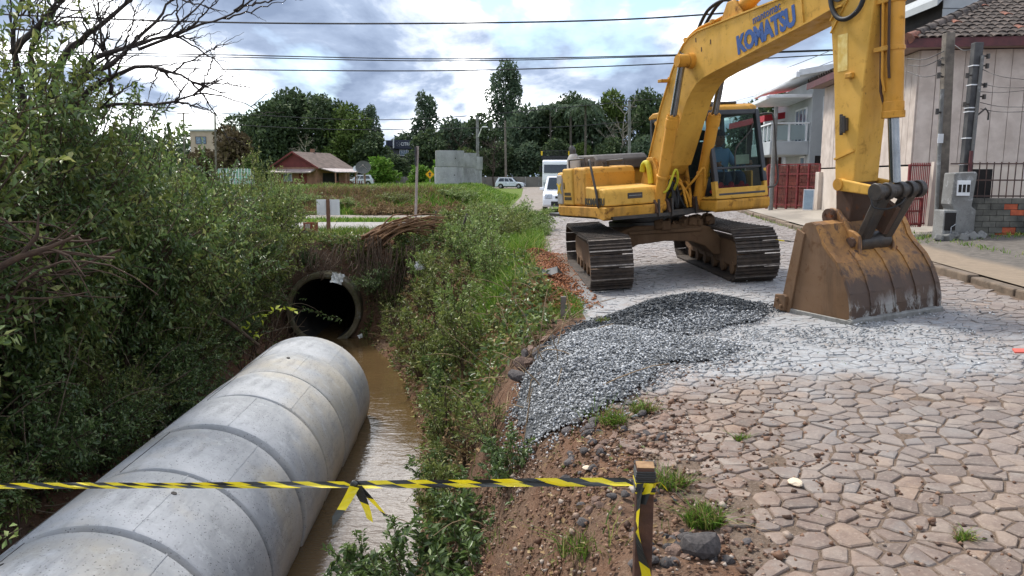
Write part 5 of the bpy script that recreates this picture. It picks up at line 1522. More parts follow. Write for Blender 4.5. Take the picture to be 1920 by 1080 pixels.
M_BRICKB = simple('brown wall brick', srgb(150, 88, 74), srgb(104, 74, 66), 2.2, .95, rnd=.22, bump=.3, bscale=20, kind='World')
for c_ in wb.children:
    if c_.name.startswith('brick'): c_.data.materials.clear(); c_.data.materials.append(M_BRICKB)
c_ = at(1506, 394, 22.4)
mb = MB(); mb.bb((-.02, -.03, .0), (.28, .0, .62)); mb.cur = 1; mb.bb((.0, -.036, .03), (.26, -.031, .59)); tag(mb.build('leaning_panel', [M_WHITE, simple('pale blue panel', srgb(150, 170, 186), srgb(130, 150, 168))], None, loc=c_, rot=(R(-6), 0, -.5)), 'small pale blue panel leaning on the red mesh fence', 'panel')
# ---- grey house with balcony
gh = thing('balcony_house', 'light grey two storey house with a glass railed balcony', 'house'); cA = at(1516, 330, 27.)
frame2(gh, (1, -.12), (cA.x, 27., .4))
z_at = lambda y_, Y=27.: at(1500, y_, Y).z - .4
mb = MB(); mb.bb((0, 0, -.4), (4, 5.5, z_at(150))); mb.build('wall', M_GREYW, gh)
mb = MB(); mb.prism([(-.75, z_at(128) - .35), (4.4, z_at(128) + .5), (4.4, z_at(128) + .65), (-.75, z_at(128) - .15)], -.9, 6.2); rr_ = mb.build('roof', M_WHITE, gh)
mb = MB(); mb.bb((-.85, -1., z_at(128) - .42), (-.72, 6.2, z_at(128) - .22)); mb.build('gutter', M_WHITE, rr_, bevel=.02)
mb = MB(); mb.bb((-1.5, .1, z_at(182)), (0, 3.8, z_at(182) + .12)); mb.build('balcony_roof', M_WHITE, gh, bevel=.02)
mb = MB(); mb.bb((-1.58, .05, z_at(182) - .06), (-1.48, 3.9, z_at(182) + .08)); mb.build('gutter', M_WHITE, gh, bevel=.02)
mb = MB(); mb.bb((-1.35, .2, z_at(290)), (-.002, 3.6, z_at(264))); bal = mb.build('balcony', M_GREYW, gh, bevel=.02)
zr0, zr1 = z_at(264), z_at(231)
for k in range(6):
    y_ = .25 + k * .66
    mb = MB(); mb.bb((-1.32, y_ - .03, zr0), (-1.26, y_ + .03, zr1)); mb.build('rail_post', M_WHITE, bal)
    if k < 5:
        mb = MB(); mb.bb((-1.295, y_ + .05, zr0 + .05), (-1.285, y_ + .61, zr1 - .04)); mb.build('glass_pane', M_GLAZ, bal)
for x_ in (-1.29, -.7, -.1):
    mb = MB(); mb.bb((x_ - .03, .22, zr0), (x_ + .03, .28, zr1)); mb.build('rail_post', M_WHITE, bal)
for xa in (-1.24, -.65):
    mb = MB(); mb.bb((xa, .245, zr0 + .05), (xa + .5, .255, zr1 - .04)); mb.build('glass_pane', M_GLAZ, bal)
mb = MB(); mb.bb((-1.35, .2, zr1), (-1.23, 3.6, zr1 + .05)); mb.bb((-1.23, .2, zr1), (-.002, .3, zr1 + .05)); mb.build('hand_rail', M_WHITE, bal)
def window(par, lo, hi, axis, m=M_WHITE, div=2):
    """framed window; axis 'x': wall faces -x, 'y': wall faces -y; lo/hi are (along, z)"""
    (a, z0), (b, z1) = lo, hi
    m_ = MB(); t_ = .06
    def bb(u0, u1, w0, w1, d0, d1):
        if axis == 'x': m_.bb((-d1, u0, w0), (-d0, u1, w1))
        else: m_.bb((u0, -d1, w0), (u1, -d0, w1))
    bb(a, a + t_, z0, z1, .003, .05); bb(b - t_, b, z0, z1, .003, .05); bb(a + t_, b - t_, z1 - t_, z1, .003, .05); bb(a + t_, b - t_, z0, z0 + t_, .003, .05)
    for k in range(1, div):
        u = a + (b - a) * k / div; bb(u - .025, u + .025, z0 + t_, z1 - t_, .003, .045)
    w_o = m_.build('window', m, par)
    m_ = MB(); bb(a + t_, b - t_, z0 + t_, z1 - t_, .004, .018); m_.build('pane', M_PANE, w_o)
    return w_o
window(gh, (.6, z_at(264)), (2.2, z_at(197)), 'x', div=3)
window(gh, (.35, z_at(226)), (.8, z_at(181)), 'y')
window(gh, (.5, z_at(330)), (1.2, z_at(292)), 'x', div=1)
mb = MB(); mb.bb((.18, -.02, z_at(340)), (.55, -.003, z_at(292))); mb.build('door', M_DARK, gh)
# ---- red roofed shelter beyond it
sA = at(1428, 330, 31.); z_s = lambda y_: at(1440, y_, 31.).z
sh = thing('shelter', 'open shelter with a bright red sheet roof edge and slatted gate', 'shelter', (sA.x, 31., .3))
mb = MB(); mb.prism([(0, z_s(228) - .3), (3.4, z_s(203) - .3), (3.4, z_s(191) - .3), (0, z_s(216) - .3)], 0, 5, 'y'); mb.cur = 1; mb.prism([(0, z_s(233) - .3), (3.4, z_s(208) - .3), (3.4, z_s(203.4) - .3), (0, z_s(228.4) - .3)], -.03, .1, 'y'); mb.build('roof', [M_REDRF, M_WHITE], sh)
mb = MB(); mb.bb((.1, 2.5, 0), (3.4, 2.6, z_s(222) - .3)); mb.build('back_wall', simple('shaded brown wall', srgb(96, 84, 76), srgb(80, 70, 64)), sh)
for k in range(20):
    x_ = .1 + k * .165
    mb = MB(); mb.bb((x_, .3, 0), (x_ + .12, .34, z_s(285) - .3)); mb.build('gate_slat', simple('brown slat', srgb(92, 62, 50), srgb(74, 50, 42)) if k == 0 else bpy.data.materials['brown slat'], sh)
for x_ in (.15, 1.7, 3.3):
    mb = MB(); mb.bb((x_ - .06, .1, 0), (x_ + .06, .22, z_s(225) - .3)); mb.build('post', M_DARK, sh)
pp = at(1447, 345, 23.8)
vpole('concrete_pole', 'round grey concrete pole rising between the cab and the balcony house', (pp.x, 23.8, .3), (at(1455, 215, 23.8).x, 23.8, at(1455, 200, 23.8).z), .075, .06, M_CPOST, 10)
# ================================================================== BACKGROUND ACROSS THE CREEK
M_RUSTR = simple('brown tile roof', srgb(112, 96, 88), srgb(84, 72, 66), 1.5, .95, bump=.5, bscale=9)
M_RWALL = simple('dark red boards', srgb(118, 58, 56), srgb(98, 48, 48), 1.2, .85)
M_TWALL = simple('tan brick wall', srgb(150, 112, 92), srgb(126, 92, 76), 1.5, .9)
M_GALV = simple('grey sheet metal', srgb(168, 152, 148), srgb(140, 128, 124), 2, .5)
rh = thing('red_gabled_house', 'small red gabled house with brown roof and pale awning behind the mound', 'house')
frame2(rh, (6, -2.2), (-23.3, 90, .5)); rh.location = (-23.3 - 5.7, 90 + 2.1, .5)
mb = MB(); mb.bb((0, 0, -.6), (6.1, 7.2, 2.2)); mb.build('wall', M_TWALL, rh)
mb = MB(); mb.prism([(.0, 2.21), (6.1, 2.21), (3.0, 3.85)], .02, 7.18, 'y'); mb.build('gable', M_RWALL, rh)
mb = MB(); mb.prism([(-.5, 2.0), (3.0, 3.9), (6.6, 1.98), (6.6, 2.1), (3.0, 4.06), (-.5, 2.12)], -.4, 7.6, 'y'); rf_ = mb.build('roof', M_RUSTR, rh)
mb = MB(); mb.prism([(-.55, 1.98), (3.0, 3.88), (6.65, 1.96), (6.65, 2.14), (3.0, 4.1), (-.55, 2.16)], -.45, -.405, 'y'); mb.build('barge_board', M_RWALL, rf_)
mb = MB(); mb.bb((2.5, 4.0, 3.4), (2.9, 4.4, 4.5)); mb.build('chimney', M_TWALL, rf_)
mb = MB(); mb.prism([(-.4, 1.75), (-1.2, 1.5), (-1.2, 1.62), (-.4, 1.9), (0, 2.0), (0, 1.9)], .1, 6.0, 'x'); mb.build('awning', M_GALV, rh)
mb = MB(); mb.bb((3.6, -.03, -.4), (4.7, -.003, 1.6)); mb.build('door', M_RWALL, rh)
window(rh, (1.4, .5), (2.6, 1.5), 'y')
mb = MB(); mb.prism([(6.13, 2.05), (8.6, 1.55), (8.6, 1.65), (6.13, 2.17)], .2, 7.4, 'y'); mb.build('porch_roof', M_GALV, rh)
for y_ in (.4, 2.6, 4.8, 7.0):
    mb = MB(); mb.bb((8.35, y_, -.6), (8.47, y_ + .12, 1.56)); mb.build('porch_post', M_TWALL, rh)
mb = MB(); mb.bb((6.11, 1.2, -.3), (6.14, 4.6, 1.5)); mb.build('porch_opening', M_DARK, rh)
for k in range(12):
    mb = MB(); mb.bb((8.38, .7 + k * .5, -.5), (8.44, .85 + k * .5, .55)); mb.build('porch_rail', M_RWALL, rh)
for k, (px_, py_, r_, lab) in enumerate(((681, 316, .85, 'large dark mesh satellite dish beside the red gabled house'), (668, 317, .38, 'small pale satellite dish next to the large mesh dish'))):
    c_ = at(px_, py_, 84 + k); e = thing('satellite_dish', lab, 'dish', (c_.x, c_.y, gzs(c_.x, c_.y)))
    hz = c_.z - gzs(c_.x, c_.y)
    mb = MB(); mb.lathe([(.001, 0), (r_ * .4, r_ * .05), (r_ * .75, r_ * .18), (r_, r_ * .34)], 24); o = mb.build('reflector', [simple('dish mesh', srgb(78, 78, 76), srgb(98, 98, 94)), M_WHITE][k], e, smooth=60, loc=(0, .1, hz), rot=(R(58), R(12), 0))
    mb = MB(); mb.tube([(0, .3, -.3), (0, .3, hz - .1), (0, .15, hz)], .05, 8); mb.build('mast', M_GALV, e, smooth=50)
    mb = MB(); mb.tube([(r_ * .5, 0, r_ * .1), (0, 0, r_ * .8), (-r_ * .5, 0, r_ * .1)], .02, 6); mb.tube([(0, 0, r_ * .75), (0, 0, r_ * .9)], .06, 8); mb.build('feed_arm', M_GALV, o)
# picket fence, green on white
a, b = at(404, 338, 70), at(478, 338, 72)
pf = thing('picket_fence', 'pale green and white picket fence seen over the shrubs', 'fence'); frame2(pf, (b.x - a.x, b.y - a.y), a); w_ = (b - a).length; h_ = at(440, 316, 70).z - a.z
M_GPK = simple('pale green paint', srgb(120, 184, 158), srgb(168, 200, 188), 2, .7, rnd=.2)
for k in range(26):
    x_ = w_ * k / 26
    mb = MB(); mb.prism([(x_, -.6), (x_ + w_ / 26 * .62, -.6), (x_ + w_ / 26 * .62, h_ - .06), (x_ + w_ / 26 * .31, h_ + .05), (x_, h_ - .06)], -.03, .0); mb.build('picket', M_WHITE if k % 2 else M_GPK, pf)
for z_ in (.2, h_ - .3):
    mb = MB(); mb.bb((0, .003, z_), (w_, .05, z_ + .1)); mb.build('rail', M_GPK, pf)
# cream building far left
c_ = at(356, 246, 125); c2 = at(404, 246, 125)
e = thing('cream_building', 'plain cream building with one dark window behind the shrubs', 'building', (c_.x, 125, 0))
w_ = c2.x - c_.x
mb = MB(); mb.bb((0, 0, -.5), (w_, 8, c_.z)); mb.build('wall', simple('cream wall', srgb(182, 164, 148), srgb(166, 148, 134), 1, .9), e)
mb = MB(); mb.bb((-.2, -.2, c_.z), (w_ + .2, 8.2, c_.z + .3)); mb.build('parapet', M_GREYW, e)
window(e, (w_ * .2, at(380, 270, 125).z), (w_ * .62, at(380, 256, 125).z), 'y', M_DARK)
# long low wall
mb = MB(); mb.bb((-26, 112, -.3), (24, 112.25, at(850, 331.5, 112).z)); mw_ = mb.build('boundary_wall', simple('grey panel wall', srgb(120, 116, 110), srgb(98, 95, 90), .6, .95))
tag(mw_, 'long low grey boundary wall in front of the dark trees', 'wall')
for k in range(26):
    mb = MB(); mb.bb((-26 + k * 2 - .08, 111.9, -.3), (-26 + k * 2 + .08, 111.995, at(850, 331, 112).z)); mb.build('wall_post', M_CPOST, mw_)
# billboard building
z_b = lambda y_: at(757, y_, 130).z
x_b = lambda x_: at(x_, 270, 130).x
e = thing('sign_building', 'dealer building with a dark blue fascia sign reading CITROEN', 'building', (0, 130, 0))
mb = MB(); mb.bb((x_b(726), .3, 0), (x_b(800), 6, z_b(266))); mb.build('wall', simple('dark grey concrete', srgb(110, 112, 116), srgb(90, 92, 96)), e)  # plain wall in an even dark grey
mb = MB(); mb.bb((x_b(739), -.3, z_b(279)), (x_b(790), .2, z_b(262.5))); sg = mb.build('fascia_sign', simple('dark blue sign', srgb(36, 42, 62), srgb(44, 50, 70), 1, .4), e)
mb = MB(); mb.bb((x_b(724), -.2, z_b(274)), (x_b(737), .2, z_b(263))); mb.build('side_panel', bpy.data.materials['dark blue sign'], e)
mb = MB(); mb.bb((x_b(737.2), -.4, z_b(278)), (x_b(739.4), .2, z_b(261))); mb.build('white_pier', M_WHITE, e)
o = link('lettering', text_mesh('lettering', 'CITRO\u00cbN', 1.0, M_WHITE, .012), sg); o.matrix_local = Matrix.Translation((x_b(766.5), -.31, z_b(270.5))) @ Matrix.Rotation(R(90), 4, 'X'); o.scale = (.62, .8, 1)
mb = MB(); cxx, czz = x_b(747.5), z_b(270.3)
for k in range(18):
    a_ = 2 * math.pi * k / 18; b_ = 2 * math.pi * (k + 1) / 18
    mb.beam((cxx + math.cos(a_) * .30, -.31, czz + math.sin(a_) * .38), (cxx + math.cos(b_) * .30, -.31, czz + math.sin(b_) * .38), .012, .05, (0, 1, 0))
for dz in (-.10, .06):
    mb.beam((cxx - .2, -.31, czz + dz - .1), (cxx, -.31, czz + dz + .08), .012, .07, (0, 1, 0)); mb.beam((cxx, -.312, czz + dz + .08), (cxx + .2, -.312, czz + dz - .1), .012, .07, (0, 1, 0))
mb.build('round_emblem', M_WHITE, sg)
window(e, (x_b(749), z_b(292) - 0), (x_b(766), z_b(281)), 'y', div=4)
# warning sign
c_ = at(806, 327, 76)
e = thing('warning_sign', 'small yellow diamond road sign beside the stacked pipes', 'sign', (c_.x, 76, gzs(c_.x, 76)))
hz = c_.z - gzs(c_.x, 76)
mb = MB(); mb.prism([(0, hz - .45), (.45, hz), (0, hz + .45), (-.45, hz)], -.02, .0); mb.build('plate', simple('yellow sign face', srgb(226, 168, 30), srgb(210, 150, 30)), e)
mb = MB(); mb.prism([(-.08, hz - .2), (.08, hz - .2), (.08, hz + .05), (.18, hz + .05), (0, hz + .25), (-.18, hz + .05), (-.08, hz + .05)], -.025, -.021); mb.build('black_symbol', M_BLK, e)
mb = MB(); mb.tube([(0, .04, -.3), (0, .04, hz + .3)], .04, 8); mb.build('post', M_GALV, e)
# sign seen edge on, near the culvert bank
p0 = at(778, 415, 24); p1 = at(783, 274, 24)
e = thing('sign_post', 'slim galvanised post with a dark sign plate seen edge on', 'sign', (p0.x, 24, gzs(p0.x, 24)))
hz = p1.z - e.location.z; dx_ = p1.x - p0.x
mb = MB(); mb.tube([(0, 0, -.3), (dx_, 0, hz)], .042, 10); mb.build('post', M_GALV, e, smooth=50)
mb = MB(); mb.prism([(dx_ - .075, hz - .62), (dx_ - .045, hz - .62), (dx_ - .045, hz - .02), (dx_ - .075, hz - .02)], -.2, .45, 'y'); mb.build('sign_plate', M_CABB, e)
# white board on a stake
c_ = at(617, 437, 21.3)
e = thing('board_sign', 'blank white board nailed to a brown wooden stake', 'sign', (c_.x, 21.3, gzs(c_.x, 21.3) - .05))
hz = at(617, 374, 21.3).z - e.location.z; w_ = .325; hb = at(617, 403.5, 21.3).z - e.location.z
mb = MB(); mb.bb((-w_, .002, hb), (w_, .02, hz)); mb.build('board', M_WHITE, e, rot=None)
mb = MB(); mb.prism([(-.055, 0), (.055, 0), (.05, hz + .01), (-.045, hz)], -.045, .0); mb.build('stake', simple('brown stake wood', srgb(128, 94, 76), srgb(104, 76, 62), 5, .9), e)
# rusty drum
c_ = at(583, 437, 20.6)
e = thing('oil_drum', 'rusty brown drum with torn rag at the bank top', 'drum', (c_.x, 20.6, gzs(c_.x, 20.6) - .05))
mb = MB(); mb.lathe([(.001, .01), (.20, 0), (.205, .02), (.195, .04), (.195, .17), (.205, .19), (.195, .21), (.195, .36), (.205, .38), (.205, .40), (.18, .40), (.18, .25), (.001, .25)], 24); mb.build('drum_shell', paint('rusty drum', srgb(150, 84, 60), srgb(90, 54, 40), .9, rust=srgb(96, 50, 34), rough=.8), e, smooth=40)
mb = MB()
for k in range(5):
    mb.quad((-.10 + k * .03, -.215 - .01 * (k % 2), .38), (-.07 + k * .03, -.215 - .01 * ((k + 1) % 2), .38), (-.06 + k * .025, -.225 - .015 * (k % 2), .12 + .03 * k), (-.09 + k * .025, -.225 - .015 * ((k + 1) % 2), .10 + .03 * k))
mb.build('rag', simple('pale rag', srgb(196, 188, 178), srgb(170, 160, 150)), e)
# ---- poles
def ppole(lab, xb, yb, xt, yt, Y, r, m=M_CPOST, name='utility_pole', zb=None):
    b = at(xb, yb, Y); t_ = at(xt, yt, Y)
    return vpole(name, lab, (b.x, Y, zb if zb is not None else gzs(b.x, Y) - .1), t_, r, r * .8, m, 8), t_
lp, t_ = ppole('grey concrete street lamp pole with a bent white lamp arm', 896, 350, 895, 218, 104, .24, name='street_lamp')
bz = Vector((lp.location.x, 104, lp.location.z))
mb = MB(); q0 = at(897, 256, 103.6); q1 = at(903, 240, 103); q2 = at(908, 237.5, 102.5); mb.tube([Vector(q0) - bz, Vector(q1) - bz, Vector(q2) - bz], .07, 8); mb.build('lamp_arm', M_WHITE, lp, smooth=60)
mb = MB(); mb.box(Vector(at(909.5, 238, 102.3)) - bz, (.7, .4, .16)); mb.build('lamp_head', M_WHITE, lp, bevel=.05)
ppole('bare wooden pole standing before the dark trees', 949, 346, 947, 226, 108, .17, M_WOODG)
pl2, tp2 = ppole('grey utility pole above the excavator hood', 1181, 330, 1180, 188, 62, .14)
mb = MB(); mb.box(Vector(tp2) - Vector(pl2.location) + Vector((0, 0, -.5)), (1.2, .1, .1)); mb.build('cross_arm', M_WOODG, pl2)
ppole('brown pole rising over the left shrubs near the cream building', 404, 330, 403, 211, 60, .09, M_WOODG)
pl3, tp3 = ppole('thin grey pole with a cross arm at far left', 345, 320, 344, 211, 78, .10, M_WOODG)
mb = MB(); mb.box(Vector(tp3) - Vector(pl3.location) + Vector((0, 0, -.1)), (1.3, .08, .1)); mb.build('cross_arm', M_WOODG, pl3)
# ---- overhead wires (each a sagging cable)
M_WIRE = simple('black cable', srgb(34, 34, 38), srgb(44, 44, 48), 3, .6)
def wire(lab, pts, r, group=None):
    P = [Vector(p) for p in pts]
    o_ = []
    for i in range(len(P) - 1):
        p0_, p1_ = P[max(i - 1, 0)], P[i]; p2_, p3_ = P[i + 1], P[min(i + 2, len(P) - 1)]
        for k in range(6):
            u = k / 6
            o_.append(.5 * (2 * p1_ + (p2_ - p0_) * u + (2 * p0_ - 5 * p1_ + 4 * p2_ - p3_) * u * u + (3 * p1_ - p0_ - 3 * p2_ + p3_) * u ** 3))
    o_.append(P[-1])
    mb = MB(); mb.tube(o_, r, 5); tag(mb.build('overhead_wire', M_WIRE, None, smooth=60), lab, 'wire', group)
G_ = 'overhead wires'
wire('thickest and highest overhead wire crossing the whole sky', [at(-140, 20, 24), at(240, 37, 24), at(560, 44, 24), at(900, 43, 24), at(1180, 36, 24), at(1420, 20, 24), at(1640, 2, 24)], .026, G_)
for k, (ys_, r_, lab) in enumerate((((92, 99, 103, 110, 109, 103, 92), .034, 'upper wire of the close bundle in the middle of the sky'), ((96, 103, 107, 114, 112, 105, 94), .030, 'middle wire of the close bundle in the middle of the sky'), ((111, 122, 130, 133, 129, 119, 100), .034, 'lower single wire sagging under the close bundle'))):
    wire(lab, [at(x_, y_, 46) for x_, y_ in zip((-120, 160, 420, 760, 1000, 1260, 1600), ys_)], r_, G_)
wire('thin far wire passing in front of the left tree group', [at(x_, y_, 60) for x_, y_ in ((-50, 190), (403, 212), (760, 224), (1180, 190), (1300, 178))], .028, G_)
wire('thin low wire drooping before the tall trees to the lamp pole', [at(x_, y_, 62) for x_, y_ in ((403, 232), (640, 243), (895, 240), (1050, 238), (1180, 228))], .030, G_)
for k, (x0, y0, x1, y1) in enumerate(((1300, 196, 1600, 100), (1330, 202, 1620, 112), (1380, 206, 1640, 120), (1270, 192, 1580, 86))):
    wire(['highest', 'second highest', 'second lowest', 'lowest'][[1, 2, 3, 0][k]] + ' of the slanting wires between boom and grey house', [at(x0, y0, 62), at((x0 + x1) / 2, (y0 + y1) / 2 + 6, 42), at(x1, y1, 26)], .013, G_)
for k, (y0, y1) in enumerate(((98, 128), (126, 140), (142, 142), (162, 176), (174, 184))):
    wire(['topmost', 'second', 'third', 'fourth', 'lowest'][k] + ' service wire running right from the dark leaning pole', [at(1838, y0 + 30, 13.1), at(1880, (y0 + y1) / 2 + 31, 12.6), at(1960, y1 + 24, 12)], .006, 'service wires')
for k, (x0, y0, x1, y1) in enumerate(((1700, 110, 1770, 96), (1702, 122, 1768, 108), (1700, 134, 1765, 138), (1785, 80, 1825, 92))):
    wire(['topmost', 'middle', 'lowest', 'short rightmost'][k] + ' service wire at the head of the wooden pole', [at(x0, y0, 14.6), at((x0 + x1) / 2, (y0 + y1) / 2 + 8, 14.1), at(x1, y1, 13.5)], .008, 'service wires')
# ================================================================== VEHICLES
M_CARW = simple('white car paint', srgb(232, 234, 238), srgb(224, 227, 232), 1, .25, spec=.6)
M_CARS = simple('silver white car paint', srgb(206, 212, 220), srgb(198, 204, 214), 1, .25, spec=.6)
M_CGL = simple('car glass', srgb(30, 36, 42), srgb(44, 52, 58), 1.5, .06, spec=.8)
M_TYRE = simple('tyre rubber', srgb(28, 28, 29), srgb(38, 37, 36), 8, .9)
M_RIM = simple('wheel rim', srgb(170, 172, 176), srgb(140, 142, 146), 6, .35, metal=.6)
M_PLAS = simple('black plastic trim', srgb(26, 27, 29), srgb(36, 37, 38), 6, .6)
M_LAMP = simple('headlamp lens', srgb(190, 196, 204), srgb(120, 126, 134), 12, .1, spec=.8)
M_RLAMP = simple('tail lamp', srgb(150, 24, 28), srgb(110, 16, 20), 8, .2)
def wheel(par, x, y, r, w=.2):
    s_ = 1 if y > 0 else -1
    mb = MB(); mb.lathe([(r * .6, -w / 2), (r * .93, -w / 2), (r, -w * .3), (r, w * .3), (r * .93, w / 2), (r * .6, w / 2)], 24, (x, y, r), 'y', close=True); t_ = mb.build('wheel', M_TYRE, par, smooth=40)
    mb = MB(); mb.lathe([(.001, s_ * w * .30), (r * .2, s_ * w * .34), (r * .5, s_ * w * .22), (r * .61, s_ * w * .42), (r * .61, -s_ * w * .3), (.001, -s_ * w * .3)], 20, (x, y, r), 'y'); mb.build('rim', M_RIM, t_, smooth=40)
def car(name, lab, loc, yaw, L, Wd, H, m, suv=False):
    e = thing(name, lab, 'car', loc, yaw, 'parked cars')
    h, r = L / 2, (.34 if suv else .29)
    gr = .24 if suv else .19
    belt = H * .60
    hood = H * .57
    wb = L * .31
    def arch(cx):
        return [(cx - r * 1.25 * math.cos(a), r + r * 1.2 * math.sin(a)) for a in np.linspace(.0, math.pi, 9)]
    low = [(-h, gr + .15), (-h + .06, gr)] + [(x_, max(z_, gr)) for x_, z_ in arch(-wb)] + [(x_, max(z_, gr)) for x_, z_ in arch(wb)] + [(h - .08, gr), (h, gr + .12), (h, hood * .62), (h - .1, hood * .86), (h - .45, hood * .97), (h * .42, belt), (-h + .12, belt), (-h + .02, belt * .85)]
    mb = MB(); mb.prism(low, -Wd / 2, Wd / 2); body = mb.build('body', m, e, bevel=.07, seg=3)
    # cabin: raked screens and sides leaning in
    bt = [(h * .46, belt), (h * .46 - .75 * (H - belt) * 1.35, H - .02), (-h + .42, H), (-h + .08, belt)]
    tp = .80
    def P(i, s_, k=1.): return (bt[i][0], s_ * Wd / 2 * (.955 if bt[i][1] < H * .8 else tp) * k, bt[i][1])
    mb = MB(); mb._add([P(0, -1), P(1, -1), P(2, -1), P(3, -1), P(0, 1), P(1, 1), P(2, 1), P(3, 1)], [(0, 1, 2, 3), (7, 6, 5, 4), (0, 4, 5, 1), (1, 5, 6, 2), (2, 6, 7, 3)]); mb.build('cabin', m, body, bevel=.05, seg=3)
    def lerp(a, b, t_): return tuple(a[i] + (b[i] - a[i]) * t_ for i in range(3))
    def panel(nm, q, o_):
        c_ = Vector((0, 0, 0))
        for p in q: c_ += Vector(p) / 4
        m_ = MB(); m_.quad(*[tuple(Vector(p) + Vector(o_)) for p in q]); m_.build(nm, M_CGL, body)
    def sub(i, j, k, l, u0, u1, v0, v1, s_=None, s2=None):
        A_, B_, C_, D_ = i, j, k, l
        f = lambda u, v: lerp(lerp(A_, B_, u), lerp(D_, C_, u), v)
        return [f(u0, v0), f(u1, v0), f(u1, v1), f(u0, v1)]
    panel('windscreen', sub(P(0, -1), P(0, 1), P(1, 1), P(1, -1), .07, .93, .06, .92), (.012, 0, .012))
    panel('rear_window', sub(P(3, 1), P(3, -1), P(2, -1), P(2, 1), .1, .9, .15, .85), (-.012, 0, .008))
    for s_ in (-1, 1):
        for (u0, u1) in ((.10, .30), (.335, .56), (.59, .88)) if not suv else ((.06, .36), (.40, .66), (.69, .9)):
            f0 = sub(P(0, s_), P(3, s_), P(2, s_), P(1, s_), u0, u1, .10, .86)
            panel('side_window', f0, (0, s_ * .012, 0))
        mb = MB(); mb.box((h * .36, s_ * (Wd / 2 + .07), belt + .07), (.12, .18, .13)); mb.build('mirror', m, body, bevel=.03)
        mb = MB(); mb.prism([(h - .03, hood * .70), (h + .012, hood * .70), (h - .07, hood * .88), (h - .30, hood * .93), (h - .32, hood * .86)], s_ * Wd * .36 - .15, s_ * Wd * .36 + .15); mb.build('headlight', M_LAMP, body, bevel=.01)
        mb = MB(); mb.bb((-h - .012, s_ * Wd * .40 - .09, belt * .62), (-h + .1, s_ * Wd * .40 + .09, belt * .88)); mb.build('tail_light', M_RLAMP, body, bevel=.01)
        mb = MB(); mb.bb((.0, s_ * (Wd / 2 + .006) - .006, gr + .02), (.008, s_ * (Wd / 2 + .006) + .006, belt - .03)); mb.build('door_gap', M_PLAS, body)
        mb = MB(); mb.bb((-.55, s_ * (Wd / 2 + .012) - .012, belt - .14), (-.40, s_ * (Wd / 2 + .012) + .012, belt - .11)); mb.build('door_handle', M_PLAS, body)
        for x_ in (-wb, wb): wheel(e, x_, s_ * (Wd / 2 - .10), r)
    mb = MB(); mb.bb((h - .02, -Wd * .30, gr + .07), (h + .012, Wd * .30, gr + .26)); mb.build('lower_grille', M_PLAS, body, bevel=.02)
    mb = MB(); mb.bb((h - .04, -Wd * .20, hood * .70), (h + .010, Wd * .20, hood * .80)); mb.build('upper_grille', M_PLAS, body, bevel=.01)
    mb = MB(); mb.bb((h + .011, -.24, gr + .27), (h + .02, .24, gr + .38)); mb.build('number_plate', simple('plate', srgb(190, 192, 196), srgb(176, 178, 182)) if 'plate' not in bpy.data.materials else bpy.data.materials['plate'], body)
    mb = MB(); mb.bb((-wb, -Wd / 2 + .25, gr + .02), (wb, Wd / 2 - .25, gr + .2)); mb.build('underbody', M_PLAS, e)
    return e
c_ = car('parked_car', 'white crossover car parked facing the viewer, half hidden by the excavator', (2.33, 34.6, .03), R(-90 - 3), 4.2, 1.78, 1.58, M_CARW, True)
mb = MB(); mb.quad((.66, -.62, 1.20), (.66, -.42, 1.20), (.58, -.40, 1.33), (.58, -.60, 1.33)); mb.build('windscreen_sticker', simple('pale blue sticker', srgb(170, 206, 220)), c_)
car('parked_car', 'silver white hatchback crossing the end of the lane', (at(957, 345, 101).x, 101, gzs(0, 101)), R(-8), 3.9, 1.65, 1.45, M_CARS)
w_c = at(685, 350, 108); car('parked_car', 'white hatchback half hidden by the mound before the red house', (w_c.x, 104, .35), R(186), 3.9, 1.65, 1.45, M_CARS)
# truck
tk = thing('truck', 'white cab-over truck with a black and yellow rack above the cab', 'truck', (at(1043, 350, 66).x, 66, .0), R(-90 - 4))
mb = MB(); mb.prism([(-1.5, .62), (.15, .62), (.17, 1.35), (.10, 1.75), (-.06, 2.85), (-.25, 3.02), (-1.5, 3.05)], -1.22, 1.22); cb = mb.build('cab', M_CARW, tk, bevel=.09, seg=3)
mb = MB(); mb.prism([(.115, 1.90), (.13, 1.90), (.0, 2.62), (-.015, 2.62)], -1.08, 1.08); mb.build('windscreen', M_CGL, cb)
for s_ in (-1, 1):
    mb = MB(); mb.prism([(-.15, 1.9), (-.95, 1.9), (-.95, 2.55), (-.26, 2.55)], s_ * 1.225 - .005, s_ * 1.225 + .005); mb.build('side_window', M_CGL, cb)
    mb = MB(); mb.bb((.15, s_ * .95 - .17, .80), (.20, s_ * .95 + .17, 1.12)); mb.build('headlight', M_LAMP, cb, bevel=.03)
    mb = MB(); mb.bb((-.1, s_ * 1.42 - .08, 1.95), (.0, s_ * 1.42 + .08, 2.45)); mb.tube([(-.06, s_ * 1.2, 2.45), (-.05, s_ * 1.42, 2.42)], .02, 6); mb.build('mirror', M_PLAS, cb, bevel=.02)
    wheel(tk, -.65, s_ * 1.02, .48, .3); wheel(tk, -4.6, s_ * 1.0, .48, .45)
mb = MB(); mb.bb((.155, -.62, 1.0), (.19, .62, 1.62)); mb.build('grille', M_PLAS, cb, bevel=.02)
for k in range(4):
    mb = MB(); mb.bb((.19, -.58, 1.08 + k * .13), (.205, .58, 1.12 + k * .13)); mb.build('grille_bar', M_RIM, cb)
mb = MB(); mb.bb((-.2, -1.22, .42), (.22, 1.22, .72)); mb.build('bumper', M_CARW, tk, bevel=.05)
mb = MB(); mb.bb((.221, -.9, .46), (.235, .9, .62)); mb.build('bumper_grille', M_PLAS, tk)
